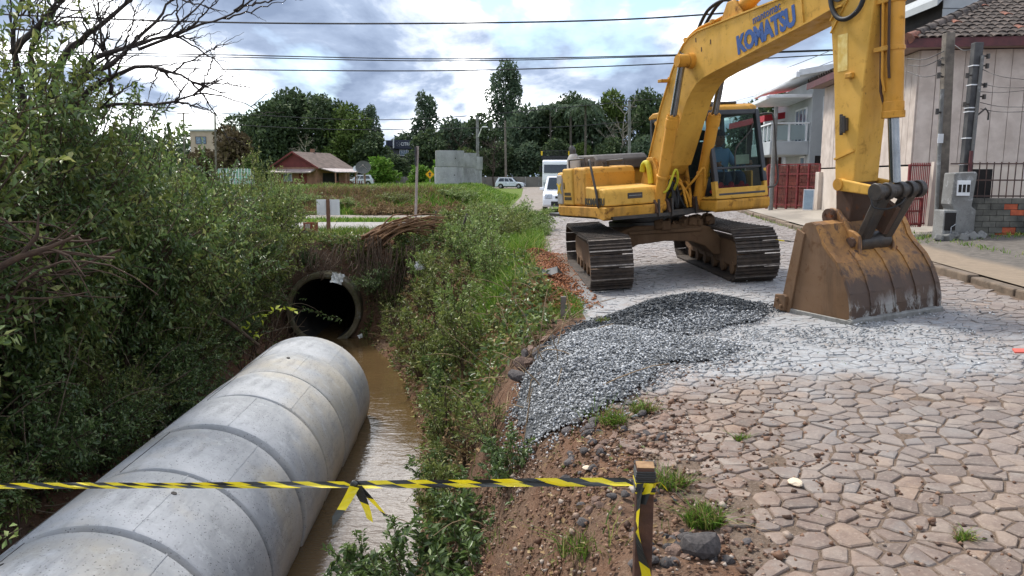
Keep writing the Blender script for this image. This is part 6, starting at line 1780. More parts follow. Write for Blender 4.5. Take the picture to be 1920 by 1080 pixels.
mb = MB(); mb.bb((-7, -.45, .7), (-1.5, .45, .95)); mb.build('chassis', M_PLAS, tk)
mb = MB(); mb.bb((-7.2, -1.25, .96), (-1.75, 1.25, 1.1)); mb.bb((-1.9, -1.25, 1.1), (-1.8, 1.25, 3.1)); mb.build('load_bed', M_PLAS, tk)
rk = MB(); rk.bb((-1.95, -1.38, 3.12), (-1.80, 1.38, 3.42)); rko = rk.build('cab_rack', M_PLAS, tk)
for k in range(23):
    y_ = -1.34 + k * 2.68 / 22
    mb = MB(); mb.bb((-1.93, y_ - .02, 3.42), (-1.88, y_ + .02, 3.86)); mb.build('rack_bar', M_PLAS, rko)
mb = MB(); mb.bb((-1.95, -1.38, 3.86), (-1.85, 1.38, 3.92)); mb.build('rack_rail', M_PLAS, rko)
for (y0, y1) in ((-1.42, -1.27), (1.02, 1.12), (1.2, 1.30)):
    mb = MB(); mb.bb((-1.84, y0, 3.46), (-1.78, y1, 3.84)); mb.build('yellow_marker', simple('rack yellow', srgb(214, 178, 40)) if 'rack yellow' not in bpy.data.materials else bpy.data.materials['rack yellow'], rko)
# ================================================================== VEGETATION
vr = np.random.default_rng(77)
def unit(a):
    return a / (np.linalg.norm(a, axis=-1, keepdims=True) + 1e-9)
def leaves(P, D, L, Wd, fold=.25, curl=.15):
    """one folded diamond leaf (two triangles) per row: base P, direction D, length L, width Wd"""
    n = len(P)
    D = unit(D); rnd_ = unit(vr.normal(0, 1, (n, 3)) + np.array([0, 0, .9]))
    S_ = unit(np.cross(D, rnd_)); N_ = np.cross(S_, D)
    mid = P + D * (L * .45)[:, None]
    tip = P + D * L[:, None] - N_ * (L * curl)[:, None]
    a = mid + S_ * (Wd * .5)[:, None] + N_ * (Wd * fold)[:, None]
    b = mid - S_ * (Wd * .5)[:, None] + N_ * (Wd * fold)[:, None]
    V = np.stack([P, a, tip, b], 1).reshape(-1, 3)
    i = np.arange(n)[:, None] * 4
    F = np.stack([np.concatenate([i, i + 1, i + 2], 1), np.concatenate([i, i + 2, i + 3], 1)], 1).reshape(-1, 3)
    return V, F
M_LF_D = leafmat('dark privet leaves', srgb(58, 78, 42), srgb(96, 118, 64), srgb(164, 178, 120), .40, .38, .6)
M_LF_O = leafmat('olive leaves', srgb(72, 84, 40), srgb(116, 128, 66), srgb(182, 182, 120), .45, .38)
M_LF_P = leafmat('pale green leaves', srgb(84, 106, 50), srgb(130, 152, 84), srgb(194, 200, 134), .45, .32)
M_LF_Y = leafmat('yellow green leaves', srgb(150, 170, 50), srgb(190, 204, 70), srgb(214, 214, 90), .5, .35)
M_LF_DRY = leafmat('dry leaves', srgb(96, 76, 54), srgb(140, 116, 84), srgb(186, 166, 128), .8, .15, .15)
M_STEM = simple('brown stem', srgb(96, 78, 62), srgb(64, 52, 42), 9, .9)
M_STEMR = simple('reddish bare twig', srgb(96, 76, 62), srgb(68, 54, 46), 9, .9)
M_BARK = simple('grey bark', srgb(96, 90, 82), srgb(66, 60, 54), 6, .95, bump=.4, bscale=30)
def tubes_np(paths, radii, n=4):
    """many thin tubes in one mesh: paths (m,k,3), radii (m,k)"""
    m, k = paths.shape[:2]
    T = unit(np.gradient(paths, axis=1))
    ref = np.tile(np.array([.31, .17, .93]), (m, k, 1))
    A = unit(np.cross(T, ref)); B = np.cross(T, A)
    an = np.arange(n) * 2 * np.pi / n
    V = paths[:, :, None] + (A[:, :, None] * np.cos(an)[None, None, :, None] + B[:, :, None] * np.sin(an)[None, None, :, None]) * radii[:, :, None, None]
    idx = np.arange(m * k * n).reshape(m, k, n)
    a = idx[:, :-1]; b = idx[:, 1:]
    F = np.stack([a, np.roll(a, -1, 2), np.roll(b, -1, 2), b], -1).reshape(-1, 4)
    return V.reshape(-1, 3), F
def make_shrub(H, Rd, n_leaf, leaf, n_stem=40, up=.6, dens_top=.5, sprays=14, droop=.15, low=.12, name='foliage'):
    nt_ = n_leaf // sprays
    # stems arch up and outwards from the base
    az = vr.uniform(0, 2 * np.pi, n_stem); rr_ = Rd * np.sqrt(vr.uniform(0.05, 1, n_stem)); hh = H * vr.uniform(.55, 1.0, n_stem) * (1 - .35 * (rr_ / Rd) ** 2)
    tt = np.linspace(0, 1, 6)
    px_ = (np.cos(az) * rr_)[:, None] * tt[None] ** 1.3 + vr.normal(0, .03, (n_stem, 6)) * tt[None] + (np.cos(az) * .12 * Rd)[:, None]
    py_ = (np.sin(az) * rr_)[:, None] * tt[None] ** 1.3 + vr.normal(0, .03, (n_stem, 6)) * tt[None] + (np.sin(az) * .12 * Rd)[:, None]
    pz_ = hh[:, None] * (tt[None] ** .85) - (droop * rr_)[:, None] * tt[None] ** 3
    pz_[:, 0] = -.15
    paths = np.stack([px_, py_, pz_], -1)
    SV, SF = tubes_np(paths, np.tile(np.linspace(.014, .004, 6) * (H / 2) ** .5, (n_stem, 1)))
    si = vr.integers(0, n_stem, nt_); u = np.clip(vr.beta(1.7, 1.15, nt_), low, 1) * 4.999
    k0 = u.astype(int); f = (u - k0)[:, None]
    org = paths[si, k0] * (1 - f) + paths[si, k0 + 1] * f
    org = org + vr.normal(0, .10 * Rd, (nt_, 3)) * np.array([1, 1, .6])
    ctr = np.array([0, 0, H * .35])
    dirv = unit(unit(org - ctr) * .7 + vr.normal(0, .55, (nt_, 3)) + np.array([0, 0, up * .5]))
    ln = vr.uniform(.14, .42, nt_) * (Rd + .3) * .75
    kk = (np.arange(sprays) + .6) / sprays
    side = unit(np.cross(dirv, unit(vr.normal(0, 1, (nt_, 3)))))
    P = org[:, None] + dirv[:, None] * (ln[:, None] * kk[None])[:, :, None] + np.array([0, 0, -1.]) * (droop * ln[:, None] * kk[None] ** 2)[:, :, None]
    alt = np.where(np.arange(sprays) % 2, 1., -1.)[None, :, None]
    D = dirv[:, None] * .55 + side[:, None] * alt * .8 + vr.normal(0, .28, (nt_, sprays, 3)) - np.array([0, 0, .12])
    Lf = leaf * vr.uniform(.6, 1.25, (nt_, sprays))
    LV, LF = leaves(P.reshape(-1, 3), D.reshape(-1, 3), Lf.ravel(), Lf.ravel() * .42)
    ce = np.stack([org, org + dirv * (ln * .55)[:, None], org + dirv * ln[:, None]], 1)
    TV, TF = tubes_np(ce[::2], np.tile(np.array([.0045, .0035, .002]), (len(ce[::2]), 1)), 3)
    SV2 = np.concatenate([SV, TV]); SF2 = np.concatenate([SF, TF + len(SV)])
    return (LV, LF), (SV2, SF2)
def shrub_meshes(tag_, mat_l, *a, stem=None, **k):
    (LV, LF), (SV, SF) = make_shrub(*a, **k)
    return np_mesh('foliage', LV, LF, [mat_l]), np_mesh('stems', SV, SF, [stem or M_STEM])
def put_shrub(name, lab, meshes, x, y, s=1., z=None, rot=None, group=None, cat='shrub', sz=None, tilt=(0, 0)):
    e = thing(name, lab, cat, (x, y, (gzs(x, y) if z is None else z) - .05), 0, group)
    e.rotation_euler = (tilt[0], tilt[1], vr.uniform(0, 6.28) if rot is None else rot)
    e.scale = (s, s, s if sz is None else sz)
    link('foliage', meshes[0], e); link('stems', meshes[1], e)
    return e
SH_L = [shrub_meshes('l', M_LF_D, 3.3, 1.15, 19000, .066, 46), shrub_meshes('l', M_LF_O, 3.3, 1.2, 15000, .074, 60), shrub_meshes('l', M_LF_D, 3.3, 1.15, 21000, .052, 60)]
SH_M = [shrub_meshes('m', M_LF_D, 2.3, .95, 14000, .060, 40), shrub_meshes('m', M_LF_O, 2.2, .95, 12000, .056, 40), shrub_meshes('m', M_LF_P, 2.2, .85, 8000, .058, 60)]
SH_S = [shrub_meshes('s', M_LF_D, 1.3, .72, 7500, .056, 30), shrub_meshes('s', M_LF_D, 1.2, .75, 7000, .050, 34), shrub_meshes('s', M_LF_O, 1.2, .7, 5600, .052, 40)]
# ---- thicket on the left bank
GL = 'shrubs of the thicket on the left bank'
top_at = lambda y_: float(np.interp(y_, [4, 7, 8, 9, 10, 11, 12, 13, 14, 15, 16.5], [3.3, 3.2, 3.0, 2.75, 2.5, 2.2, 1.95, 1.7, 1.55, 1.5, 1.5]))
ORD = ['nearest', 'second nearest', 'third nearest', 'fourth nearest', 'fifth nearest', 'sixth nearest', 'seventh nearest', 'eighth nearest', 'ninth nearest', 'tenth nearest', 'eleventh nearest', 'twelfth nearest', 'thirteenth nearest', 'fourteenth nearest', 'fifteenth nearest', 'farthest']
cnt = {}
def nth(key):
    cnt[key] = cnt.get(key, -1) + 1
    return ORD[min(cnt[key], 15)] + ' ' + key
k = 0
for y_ in np.arange(4.6, 17.4, .92):                       # toe of the bank, just behind the pipes
    x_ = np.interp(y_, [4, 10, 14, 17], [-4.75, -5.0, -5.35, -5.9]) + vr.uniform(-.2, .12)
    put_shrub('toe_shrub', nth('low leafy shrub at the toe of the thicket behind the pipes'), SH_S[k % 3], x_, y_, vr.uniform(.9, 1.15), group='low shrubs at the toe of the thicket'); k += 1
for y_ in np.arange(4.9, 16.9, .80):
    x_ = np.interp(y_, [5, 10, 14, 17], [-5.7, -5.8, -5.9, -6.0]) + vr.uniform(-.22, .22); h = (top_at(y_) - gzs(x_, y_)) * vr.uniform(.86, 1.0)
    big = y_ < 10.5
    m_ = SH_L[k % 3] if big else SH_M[k % 3]
    put_shrub('thicket_shrub', nth('tall dense shrub in the near front row of the thicket') if big else nth('olive green shrub in the far front row of the thicket'), m_, x_, y_, h / (2.55 if big else 1.75) * .5 + .5, sz=h / (2.55 if big else 1.75), group=GL + (' near' if big else ' far')); k += 1
for y_ in np.arange(6.0, 17.5, 1.15):
    x_ = -6.9 + vr.uniform(-.3, .3) - .05 * (y_ - 6); h = (top_at(y_) + .12 - gzs(x_, y_)) * vr.uniform(.92, 1.08)
    big = y_ < 11
    put_shrub('thicket_shrub', nth('tall shrub in the near back row of the thicket') if big else nth('olive shrub in the far back row of the thicket'), SH_L[k % 3] if big else SH_M[k % 3], x_, y_, max(.9, h / 3.0), sz=h / (2.5 if big else 1.75), group=GL + (' back' if big else ' far back')); k += 1
for y_ in np.arange(13, 22, 1.1):
    x_ = -8.6 + vr.uniform(-.3, .4)
    put_shrub('thicket_shrub', nth('pale olive shrub behind the thicket by the side street'), SH_M[1 + k % 2], x_, y_, .9, sz=.85, group='shrubs behind the thicket'); k += 1
put_shrub('corner_shrub', 'upright shrub with yellowish top beside the drum and culvert', SH_M[2], -5.65, 18.3, .85, sz=.98)
put_shrub('corner_shrub', 'dark leafy shrub hanging over the left of the culvert', SH_M[0], -6.2, 17.6, .85, sz=.8)
put_shrub('corner_shrub', 'yellow green topped shrub standing before the red house', SH_M[1], -6.35, 19.2, .8, sz=1.08)
# yellow-green young leaves by the culvert
def twig_with_leaves(name, lab, pts, n, leaf, ml, r=.006, wide=.45):
    e = thing(name, lab, 'branch', pts[0])
    P = np.array([np.array(p) - np.array(pts[0]) for p in pts])
    u = vr.uniform(.25, 1, n) * (len(P) - 1); k0 = np.minimum(u.astype(int), len(P) - 2); f = (u - k0)[:, None]
    org = P[k0] * (1 - f) + P[k0 + 1] * f + vr.normal(0, .02, (n, 3))
    V_, F_ = leaves(org, unit(vr.normal(0, 1, (n, 3)) + np.array([0, -.5, -.25])), leaf * vr.uniform(.6, 1.2, n), leaf * wide * vr.uniform(.7, 1.1, n))
    link('foliage', np_mesh('foliage', V_, F_, [ml]), e)
    mb = MB(); mb.tube([Vector(p) for p in P], [r, r * .8] + [r * .5] * (len(P) - 2), 5); mb.build('twig', M_STEM, e, smooth=60)
    return e
twig_with_leaves('young_branch', 'thin branch with yellow green leaves arching before the culvert', [at(440, 640, 13.0), at(480, 600, 13.2), at(530, 575, 13.4), at(560, 590, 13.5)], 16, .15, M_LF_Y)
twig_with_leaves('young_branch', 'short branch with yellow leaves beside the far pipe end', [at(430, 600, 12.6), at(470, 625, 12.6), at(492, 632, 12.6)], 10, .14, M_LF_Y)
twig_with_leaves('young_branch', 'dark leafy spray hanging into the culvert mouth', [at(545, 570, 16.6), at(590, 585, 16.6), at(640, 600, 16.7)], 46, .10, M_LF_D)
twig_with_leaves('young_branch', 'bright leafy sprig at the left edge above the pipes', [at(-40, 640, 5.6), at(0, 630, 5.5), at(30, 625, 5.5)], 14, .10, M_LF_P)
twig_with_leaves('young_branch', 'bright leafy sprig resting on the nearest pipe', [at(-20, 1010, 4.0), at(20, 1000, 4.0), at(42, 990, 4.0)], 9, .07, M_LF_P)
# ---- stems and dead wood
def stick_mesh(paths, r0, r1, n=5):
    P = np.array(paths); k_ = P.shape[1]
    return tubes_np(P, np.tile(np.linspace(r0, r1, k_), (len(P), 1)), n)
def bez(a, b, bend, k_=7):
    a, b = np.array(a), np.array(b); t_ = np.linspace(0, 1, k_)[:, None]
    return a * (1 - t_) + b * t_ + np.array(bend) * (4 * t_ * (1 - t_)) + vr.normal(0, .012, (k_, 3)) * np.linalg.norm(b - a) * .35
paths = []
for i in range(90):                                     # bare upright stems left of the culvert
    y_ = vr.uniform(13.5, 17.8); x_ = np.interp(y_, [13, 18], [-5.1, -5.7]) + vr.uniform(-.45, .25); z_ = gzs(x_, y_)
    paths.append(bez((x_, y_, z_ - .1), (x_ + vr.normal(0, .25), y_ + vr.normal(0, .2), z_ + vr.uniform(.6, 1.5)), (vr.normal(0, .1), 0, 0)))
V_, F_ = stick_mesh(paths, .012, .005)
tag(link('bare_undergrowth', np_mesh('bare_undergrowth', V_, F_, [M_STEM])), 'mass of bare brown stems beside the culvert', kind='stuff')
paths = []
for i in range(34):                                     # tangled dead wood, lower left
    c_ = at(vr.uniform(-30, 170), vr.uniform(430, 560), vr.uniform(5.9, 7.0)); d_ = np.array([vr.uniform(.3, 1.1), vr.uniform(-.3, .3), vr.normal(.1, .35)]) * (1 if vr.random() < .7 else -1)
    paths.append(bez(np.array(c_) - d_ * .5, np.array(c_) + d_ * .5, (0, 0, vr.normal(0, .12))))
V_, F_ = stick_mesh(paths, .012, .004)
tag(link('tangled_deadwood', np_mesh('tangled_deadwood', V_, F_, [M_STEMR])), 'tangle of reddish dead branches at the left edge', kind='stuff')
dead = thing('dead_branch', 'thick broken dead branch curving in from the left edge', 'branch', at(-30, 510, 5.9))
b0 = Vector(dead.location)
mb = MB(); mb.tube([Vector(at(px_, py_, 5.9)) - b0 for px_, py_ in ((-60, 540), (-10, 505), (40, 480), (90, 465), (150, 440))], [.035, .03, .026, .02, .008], 7); mb.tube([Vector(at(px_, py_, 5.9)) - b0 for px_, py_ in ((40, 480), (70, 440), (72, 400))], [.02, .014, .006], 6); mb.tube([Vector(at(px_, py_, 5.9)) - b0 for px_, py_ in ((90, 465), (130, 480), (160, 520))], [.014, .01, .005], 6); mb.build('limb', M_STEMR, dead, smooth=60)
log = thing('fallen_branch', 'broken brown branch leaning down to the far pipe end', 'branch', at(470, 640, 12.4))
b0 = Vector(log.location)
mb = MB(); mb.tube([Vector(at(px_, py_, 12.5)) - b0 for px_, py_ in ((380, 578), (430, 605), (486, 648))], [.03, .035, .03], 7); mb.build('limb', M_STEM, log, smooth=60)
paths = []
for i in range(260):                                    # bare twigs poking through the thicket
    y_ = vr.uniform(5.5, 16.5); x_ = vr.uniform(-6.4, -4.5); z_ = gzs(x_, y_) + vr.uniform(.2, 1.) * (top_at(y_) - gzs(x_, y_)) * np.clip((-4.2 - x_) / 1.6, .25, 1)
    d_ = np.array([vr.uniform(.1, .8), vr.normal(-.15, .35), vr.normal(.15, .45)]); paths.append(bez((x_ - d_[0] * .3, y_, z_ - .2), np.array([x_, y_, z_]) + d_, (0, 0, vr.uniform(-.05, .18))))
V_, F_ = stick_mesh(paths, .009, .003)
tag(link('thicket_twigs', np_mesh('thicket_twigs', V_, F_, [simple('grey brown twig', srgb(136, 120, 100), srgb(98, 84, 70), 9, .9)])), 'bare grey brown twigs poking out of the thicket', kind='stuff')
# ---- leafless tree at upper left
tr_ = thing('bare_tree', 'leafless tree spreading dark branches over the left shrubs', 'tree', (-6.6, 9.6, gzs(-6.6, 9.6)))
b0 = np.array(tr_.location)
limbs = [[(60, 330), (40, 180), (20, 60), (55, -40)], [(70, 300), (125, 93), (176, 60), (250, -8), (290, -40)], [(75, 290), (139, 153), (180, 106), (259, 88), (324, 60), (388, -6)], [(80, 270), (176, 157), (259, 123), (333, 139), (389, 171)],
         [(259, 88), (352, 50), (430, 30), (480, -4)], [(139, 153), (208, 120), (300, 30), (335, -30)], [(205, 180), (208, 150), (190, 60), (176, -10)], [(90, 230), (200, 200), (300, 190), (360, 182), (420, 140)], [(20, 100), (80, 40), (120, -20)], [(100, 260), (60, 100), (90, 30), (150, -30)]]
paths = []; rads = []
for li, l in enumerate(limbs):
    Y0 = 9.4 + .25 * math.sin(li * 2.1)
    P = np.array([np.array(at(px_, py_, Y0 + .05 * j)) - b0 for j, (px_, py_) in enumerate(l)])
    P = P + vr.normal(0, .02, P.shape)
    u = np.linspace(0, len(P) - 1, 14); k0 = np.minimum(u.astype(int), len(P) - 2); f = (u - k0)[:, None]
    Q = P[k0] * (1 - f) + P[k0 + 1] * f + vr.normal(0, .012, (14, 3))
    paths.append(Q); rads.append(np.linspace([.075, .06, .05, .042, .022, .035, .03, .03, .05, .05][li], .007, 14))
    for s_ in range(9):
        k1 = vr.integers(3, 13); d0 = unit((Q[k1] - Q[k1 - 1])[None])[0]
        d1_ = unit((d0 + vr.normal(0, .5, 3) + np.array([.12, 0, .12]))[None])[0]; L_ = vr.uniform(.3, .95)
        q = Q[k1][None] + d1_[None] * np.linspace(0, L_, 14)[:, None] + vr.normal(0, .01, (14, 3)) + np.array([0, 0, 1.])[None] * (np.linspace(0, 1, 14)[:, None] ** 2 * vr.normal(.0, .15))
        paths.append(q); rads.append(np.linspace(.014, .003, 14))
        for s2 in range(3):
            k2 = vr.integers(4, 13); d2_ = unit((d1_ + vr.normal(0, .6, 3))[None])[0]
            q2 = q[k2][None] + d2_[None] * np.linspace(0, vr.uniform(.15, .45), 14)[:, None] + vr.normal(0, .006, (14, 3))
            paths.append(q2); rads.append(np.linspace(.006, .002, 14))
V_, F_ = tubes_np(np.array(paths), np.array(rads), 5)
link('branches', np_mesh('branches', V_, F_, [simple('dark bare bark', srgb(66, 58, 54), srgb(44, 38, 36), 7, .9)], smooth=True), tr_)
mb = MB(); mb.tube([(0, 0, -.3), (0.05, 0, 1.0), (.15, -.1, 1.9), Vector(at(72, 290, 9.4)) - Vector(b0)], [.14, .12, .10, .08], 9); mb.build('trunk', M_BARK, tr_, smooth=60)
# ---- right bank: young shrubs, sprouts, dry stalks
SP = [shrub_meshes('p', M_LF_O, 1.35, .36, 1500, .064, 12, up=1.2), shrub_meshes('p', M_LF_P, 1.15, .40, 1300, .060, 14, up=1.1), shrub_meshes('p', M_LF_D, 1.05, .42, 1500, .080, 10, up=1.), shrub_meshes('p', M_LF_O, .9, .45, 900, .052, 26, up=.9), shrub_meshes('p', M_LF_DRY, 1.0, .42, 800, .065, 26, up=.9)]
spots = [(-.05, 5.15, 2, .62), (-.35, 5.6, 2, .75), (-.55, 6.4, 0, .9), (-.15, 6.3, 3, .8), (-.75, 7.2, 2, 1.), (-.35, 7.5, 1, .95), (-.95, 8.2, 0, 1.05), (-.45, 8.5, 2, 1.), (-.1, 8.2, 3, .8), (-1.15, 9.2, 3, 1.1), (-.6, 9.5, 0, 1.15), (-.15, 9.8, 1, .8), (-1.35, 10.4, 2, 1.), (-.8, 10.6, 0, 1.15), (-.3, 11.1, 3, 1.0),
         (-1.45, 11.6, 0, 1.2), (-.9, 11.9, 1, 1.2), (-.35, 12.4, 1, .9), (-1.75, 12.8, 3, 1.2), (-1.1, 13.1, 0, 1.3), (-.5, 13.6, 1, 1.1), (-2.0, 13.9, 0, 1.2), (-1.4, 14.3, 3, 1.3), (-.75, 14.8, 1, 1.2), (-2.4, 15.1, 3, 1.1), (-1.8, 15.5, 0, 1.3), (-1.1, 15.9, 1, 1.3), (-.5, 15.8, 1, 1.0), (-2.6, 16.3, 3, 1.1), (-2.0, 16.8, 1, 1.2), (-1.3, 17.0, 0, 1.3), (-.7, 17.3, 1, 1.1), (-3.0, 17.4, 3, .9), (-.5, 7.0, 4, .8), (-.2, 8.9, 4, .8), (-.7, 10.0, 4, .9), (-1.0, 12.5, 4, 1.), (-1.6, 13.5, 4, 1.1), (-.9, 14.0, 4, .9), (-2.0, 16.0, 4, 1.1), (-.4, 6.0, 4, .6)]
slab = ['olive sprout bush on the creek side of the road bank', 'pale green young bush on the road bank', 'dark glossy leaved bush on the road bank near the water', 'low thin weedy bush on the road bank', 'dry brown leaved bush among the green ones on the road bank']
for (x_, y_, v_, s_) in spots:
    if y_ > 9 and x_ > -.32: continue
    if 7.4 < y_ < 11.5 and x_ > -.52: continue
    if x_ < float(xr_w(y_)) + .30: x_ = float(xr_w(y_)) + .30
    s_ *= .82 if y_ < 10 else .9
    put_shrub('bank_shrub', nth(slab[v_]), SP[v_], x_ + vr.uniform(-.1, .1), y_ + vr.uniform(-.15, .15), s_, group='bank bushes: ' + slab[v_].split(' on ')[0], tilt=(vr.normal(0, .1), -.12))
# dark leafy branches over the water, bottom of the picture
for i, (px_, py_, Y_, s_) in enumerate(((905, 1040, 5.0, .85), (835, 1015, 5.2, .95), (755, 1030, 5.2, .85), (690, 1062, 5.3, .7), (985, 985, 4.9, .62))):
    c_ = at(px_, py_, Y_)
    put_shrub('water_edge_shrub', ['dark glossy shrub at the foot of the near bank', 'dark glossy shrub leaning over the near water', 'dark leafy sprays in the middle of the near water edge', 'small dark leafy sprays nearest the pipes', 'dark shrub below the tape by the near bank'][i], SP[2], c_.x, Y_, s_, z=max(c_.z - .55 * s_, WATER_Z - .1), cat='shrub', tilt=(.1, -.25))
# pale bushes of cut branches at the top of the culvert bank
PB = [shrub_meshes('b', M_LF_P, 1.15, .95, 8000, .075, 40, up=.3), shrub_meshes('b', M_LF_O, 1.0, .9, 6000, .07, 44, up=.4)]
for i, (px_, Y_, v_, s_) in enumerate(((985, 22.2, 0, 1.0), (950, 21.2, 0, 1.05), (915, 20.2, 1, 1.1), (880, 21.5, 0, 1.0), (845, 20.6, 1, .9), (925, 18.6, 1, .9), (870, 18.4, 0, .8), (960, 24.2, 0, .8), (800, 19.4, 1, .6), (1000, 20.6, 0, .55))):
    c_ = at(px_, 430, Y_)
    put_shrub('cut_foliage', ['rightmost pale bush by the cobbled road', 'large pale bush second from the road', 'olive bush with bare sticks above the culvert bank', 'pale bush behind the sticks on the bank top', 'olive bush beside the brush pile', 'low olive bush on the bank shoulder', 'small pale bush below the bare sticks', 'farthest pale bush at the end of the bank', 'small olive bush near the sign post', 'smallest pale bush at the cobble edge'][i], PB[v_], c_.x, Y_, s_, sz=s_ * .9)
# heaps of cut brush and weeds in front of the mound
HB = [shrub_meshes('h', M_LF_DRY, .62, .9, 3200, .10, 40, up=.1), ]
for i, (px_, py_, Y_, s_) in enumerate(((705, 402, 31.6, 1.0), (735, 400, 31.8, 1.1), (770, 400, 31.9, .9), (812, 397, 31.7, 1.1), (845, 396, 32.0, 1.0), (592, 398, 31.8, .8))):
    c_ = at(px_, py_, Y_); put_shrub('brush_heap', ['brown brush heap farthest left along the mound foot', 'second brown brush heap along the mound foot', 'brown brush heap just left of the sign post', 'brown brush heap just right of the sign post', 'brown brush heap farthest right along the mound foot', 'small brown brush heap behind the white board'][i], HB[0], c_.x, Y_, s_, sz=s_ * .8)
for i, (px_, Y_, s_) in enumerate(((640, 33.4, .8), (745, 34.2, .9), (860, 35.0, 1.0), (905, 33.0, .9), (580, 34.0, .9), (690, 36, .8))):
    c_ = at(px_, 370, Y_); put_shrub('mound_weed', ['green weed clump above the white board', 'green weed clump left of the sign post top', 'green weed clump below the stacked pipes', 'green weed clump near the right end of the mound', 'green weed clump at the left end of the mound', 'low weed clump in the middle of the mound'][i], PB[i % 2], c_.x, Y_, s_, sz=s_ * .6)
# bare leaning sticks
for i, (x0, y0, x1, y1, Y_, r_) in enumerate(((838, 500, 876, 400, 17.6, .035), (858, 498, 920, 405, 17.8, .028), (846, 470, 905, 425, 17.9, .022), (800, 470, 818, 395, 18.5, .025), (1052, 0, 0, 0, 0, 0))[:4]):
    e = thing('bare_stick', ['thickest cut stick leaning on the bank top', 'long cut stick leaning right on the bank top', 'thin cut stick between the two long ones', 'cut stick standing left of the others'][i], 'stick', at(x0, y0, Y_))
    mb = MB(); q = Vector(at(x1, y1, Y_ + .2)) - Vector(e.location); mb.tube([(0, 0, -.3), q * .5 + Vector((.04, 0, 0)), q], [r_, r_ * .9, r_ * .8], 7); mb.build('shaft', M_BARK, e, smooth=60)
    mb = MB(); mb.tube([q * .55, q * .7 + Vector((.12, 0, .1))], [r_ * .5, r_ * .3], 5); mb.build('side_twig', M_BARK, e)
# brush pile of cut stems over the culvert's right shoulder
bp = thing('brush_pile', 'heap of cut brown stems and vines drooping beside the culvert', 'brush', at(730, 450, 18.0))
b0 = np.array(bp.location); paths = []
for i in range(46):
    a = np.array(at(vr.uniform(675, 720), vr.uniform(440, 470), 17.8 + vr.uniform(0, .5))) - b0; b = np.array(at(vr.uniform(760, 860), vr.uniform(405, 450), 18.2 + vr.uniform(0, .6))) - b0
    paths.append(bez(a, b, (0, 0, vr.uniform(.1, .35))))
V_, F_ = stick_mesh(paths, .024, .012, 6); link('cut_stems', np_mesh('cut_stems', V_, F_, [simple('cut stem wood', srgb(138, 104, 74), srgb(96, 72, 54), 5, .9)], smooth=True), bp)
paths = []
for i in range(40):
    x_ = vr.uniform(670, 780); a = np.array(at(x_, vr.uniform(440, 470), 17.7)) - b0; b = np.array(at(x_ + vr.normal(0, 8), vr.uniform(500, 560), 17.5)) - b0
    paths.append(bez(a, b, (vr.normal(0, .05), 0, 0)))
V_, F_ = stick_mesh(paths, .013, .006, 5); link('hanging_vines', np_mesh('hanging_vines', V_, F_, [M_STEM], smooth=True), bp)
# roots, vines and shrubs on the culvert face
paths = []
for i in range(170):
    x_ = vr.uniform(-6.2, -2.3); y_ = vr.uniform(17.5, 18.05); z0 = vr.uniform(-.7, .05); L_ = vr.uniform(.3, 1.1)
    if math.hypot(x_ - CUL[0], z0 - L_ - CUL[2]) < .95: L_ = max(.15, z0 - CUL[2] - .95)
    y1 = 17.95 - .35 * vr.random() + z0 * .12
    paths.append(bez((x_, y1 - .05, z0), (x_ + vr.normal(0, .12), y1 - .22 - vr.random() * .1, z0 - L_), (vr.normal(0, .05), -.08, 0)))
V_, F_ = stick_mesh(paths, .010, .005, 5)
tag(link('hanging_roots', np_mesh('hanging_roots', V_, F_, [M_STEM])), 'roots and dry vines hanging over the culvert face', kind='stuff')
for i, (x_, y_, z_, s_, v_) in enumerate(((-5.55, 17.75, -1.0, .62, 0), (-5.9, 17.6, -1.7, .7, 1), (-3.25, 17.65, -1.0, .6, 1), (-2.9, 17.5, -1.6, .6, 2), (-3.7, 18.1, -.45, .5, 2), (-5.0, 18.15, -.5, .48, 0), (-2.6, 17.9, -.6, .7, 2))):
    put_shrub('culvert_shrub', ['dark weed clump left of the culvert crown', 'dark weed clump at the lower left of the culvert', 'dark weed clump right of the culvert', 'weed clump at the lower right of the culvert', 'small weed clump above the culvert on the right', 'small weed clump above the culvert on the left', 'olive weed clump under the brush pile'][i], SH_S[v_], x_, y_, s_, z=z_, tilt=(.5, 0))
# vines and twigs over the culvert face and on both banks
paths = []
for i in range(420):
    y_ = vr.uniform(5.0, 18.6); x_ = vr.uniform(float(xr_w(y_)) + .1, float(xr_t(y_)) + .1) if i % 5 else vr.uniform(-6.2, -2.6)
    if i % 5 == 0: y_ = vr.uniform(18.1, 18.8)
    z_ = gzs(x_, y_)
    d_ = np.array([vr.normal(0, .3), vr.normal(0, .3), vr.normal(.12, .22)]); paths.append(bez((x_, y_, z_ + .02), np.array([x_, y_, z_ + .06]) + d_, (0, 0, vr.uniform(-.02, .1))))
V_, F_ = stick_mesh(paths, .006, .003, 4)
tag(link('dry_twigs', np_mesh('dry_twigs', V_, F_, [simple('dry grey twig', srgb(150, 128, 100), srgb(104, 86, 66), 9, .9)])), 'dry twigs and stalks strewn over the road bank', kind='stuff')
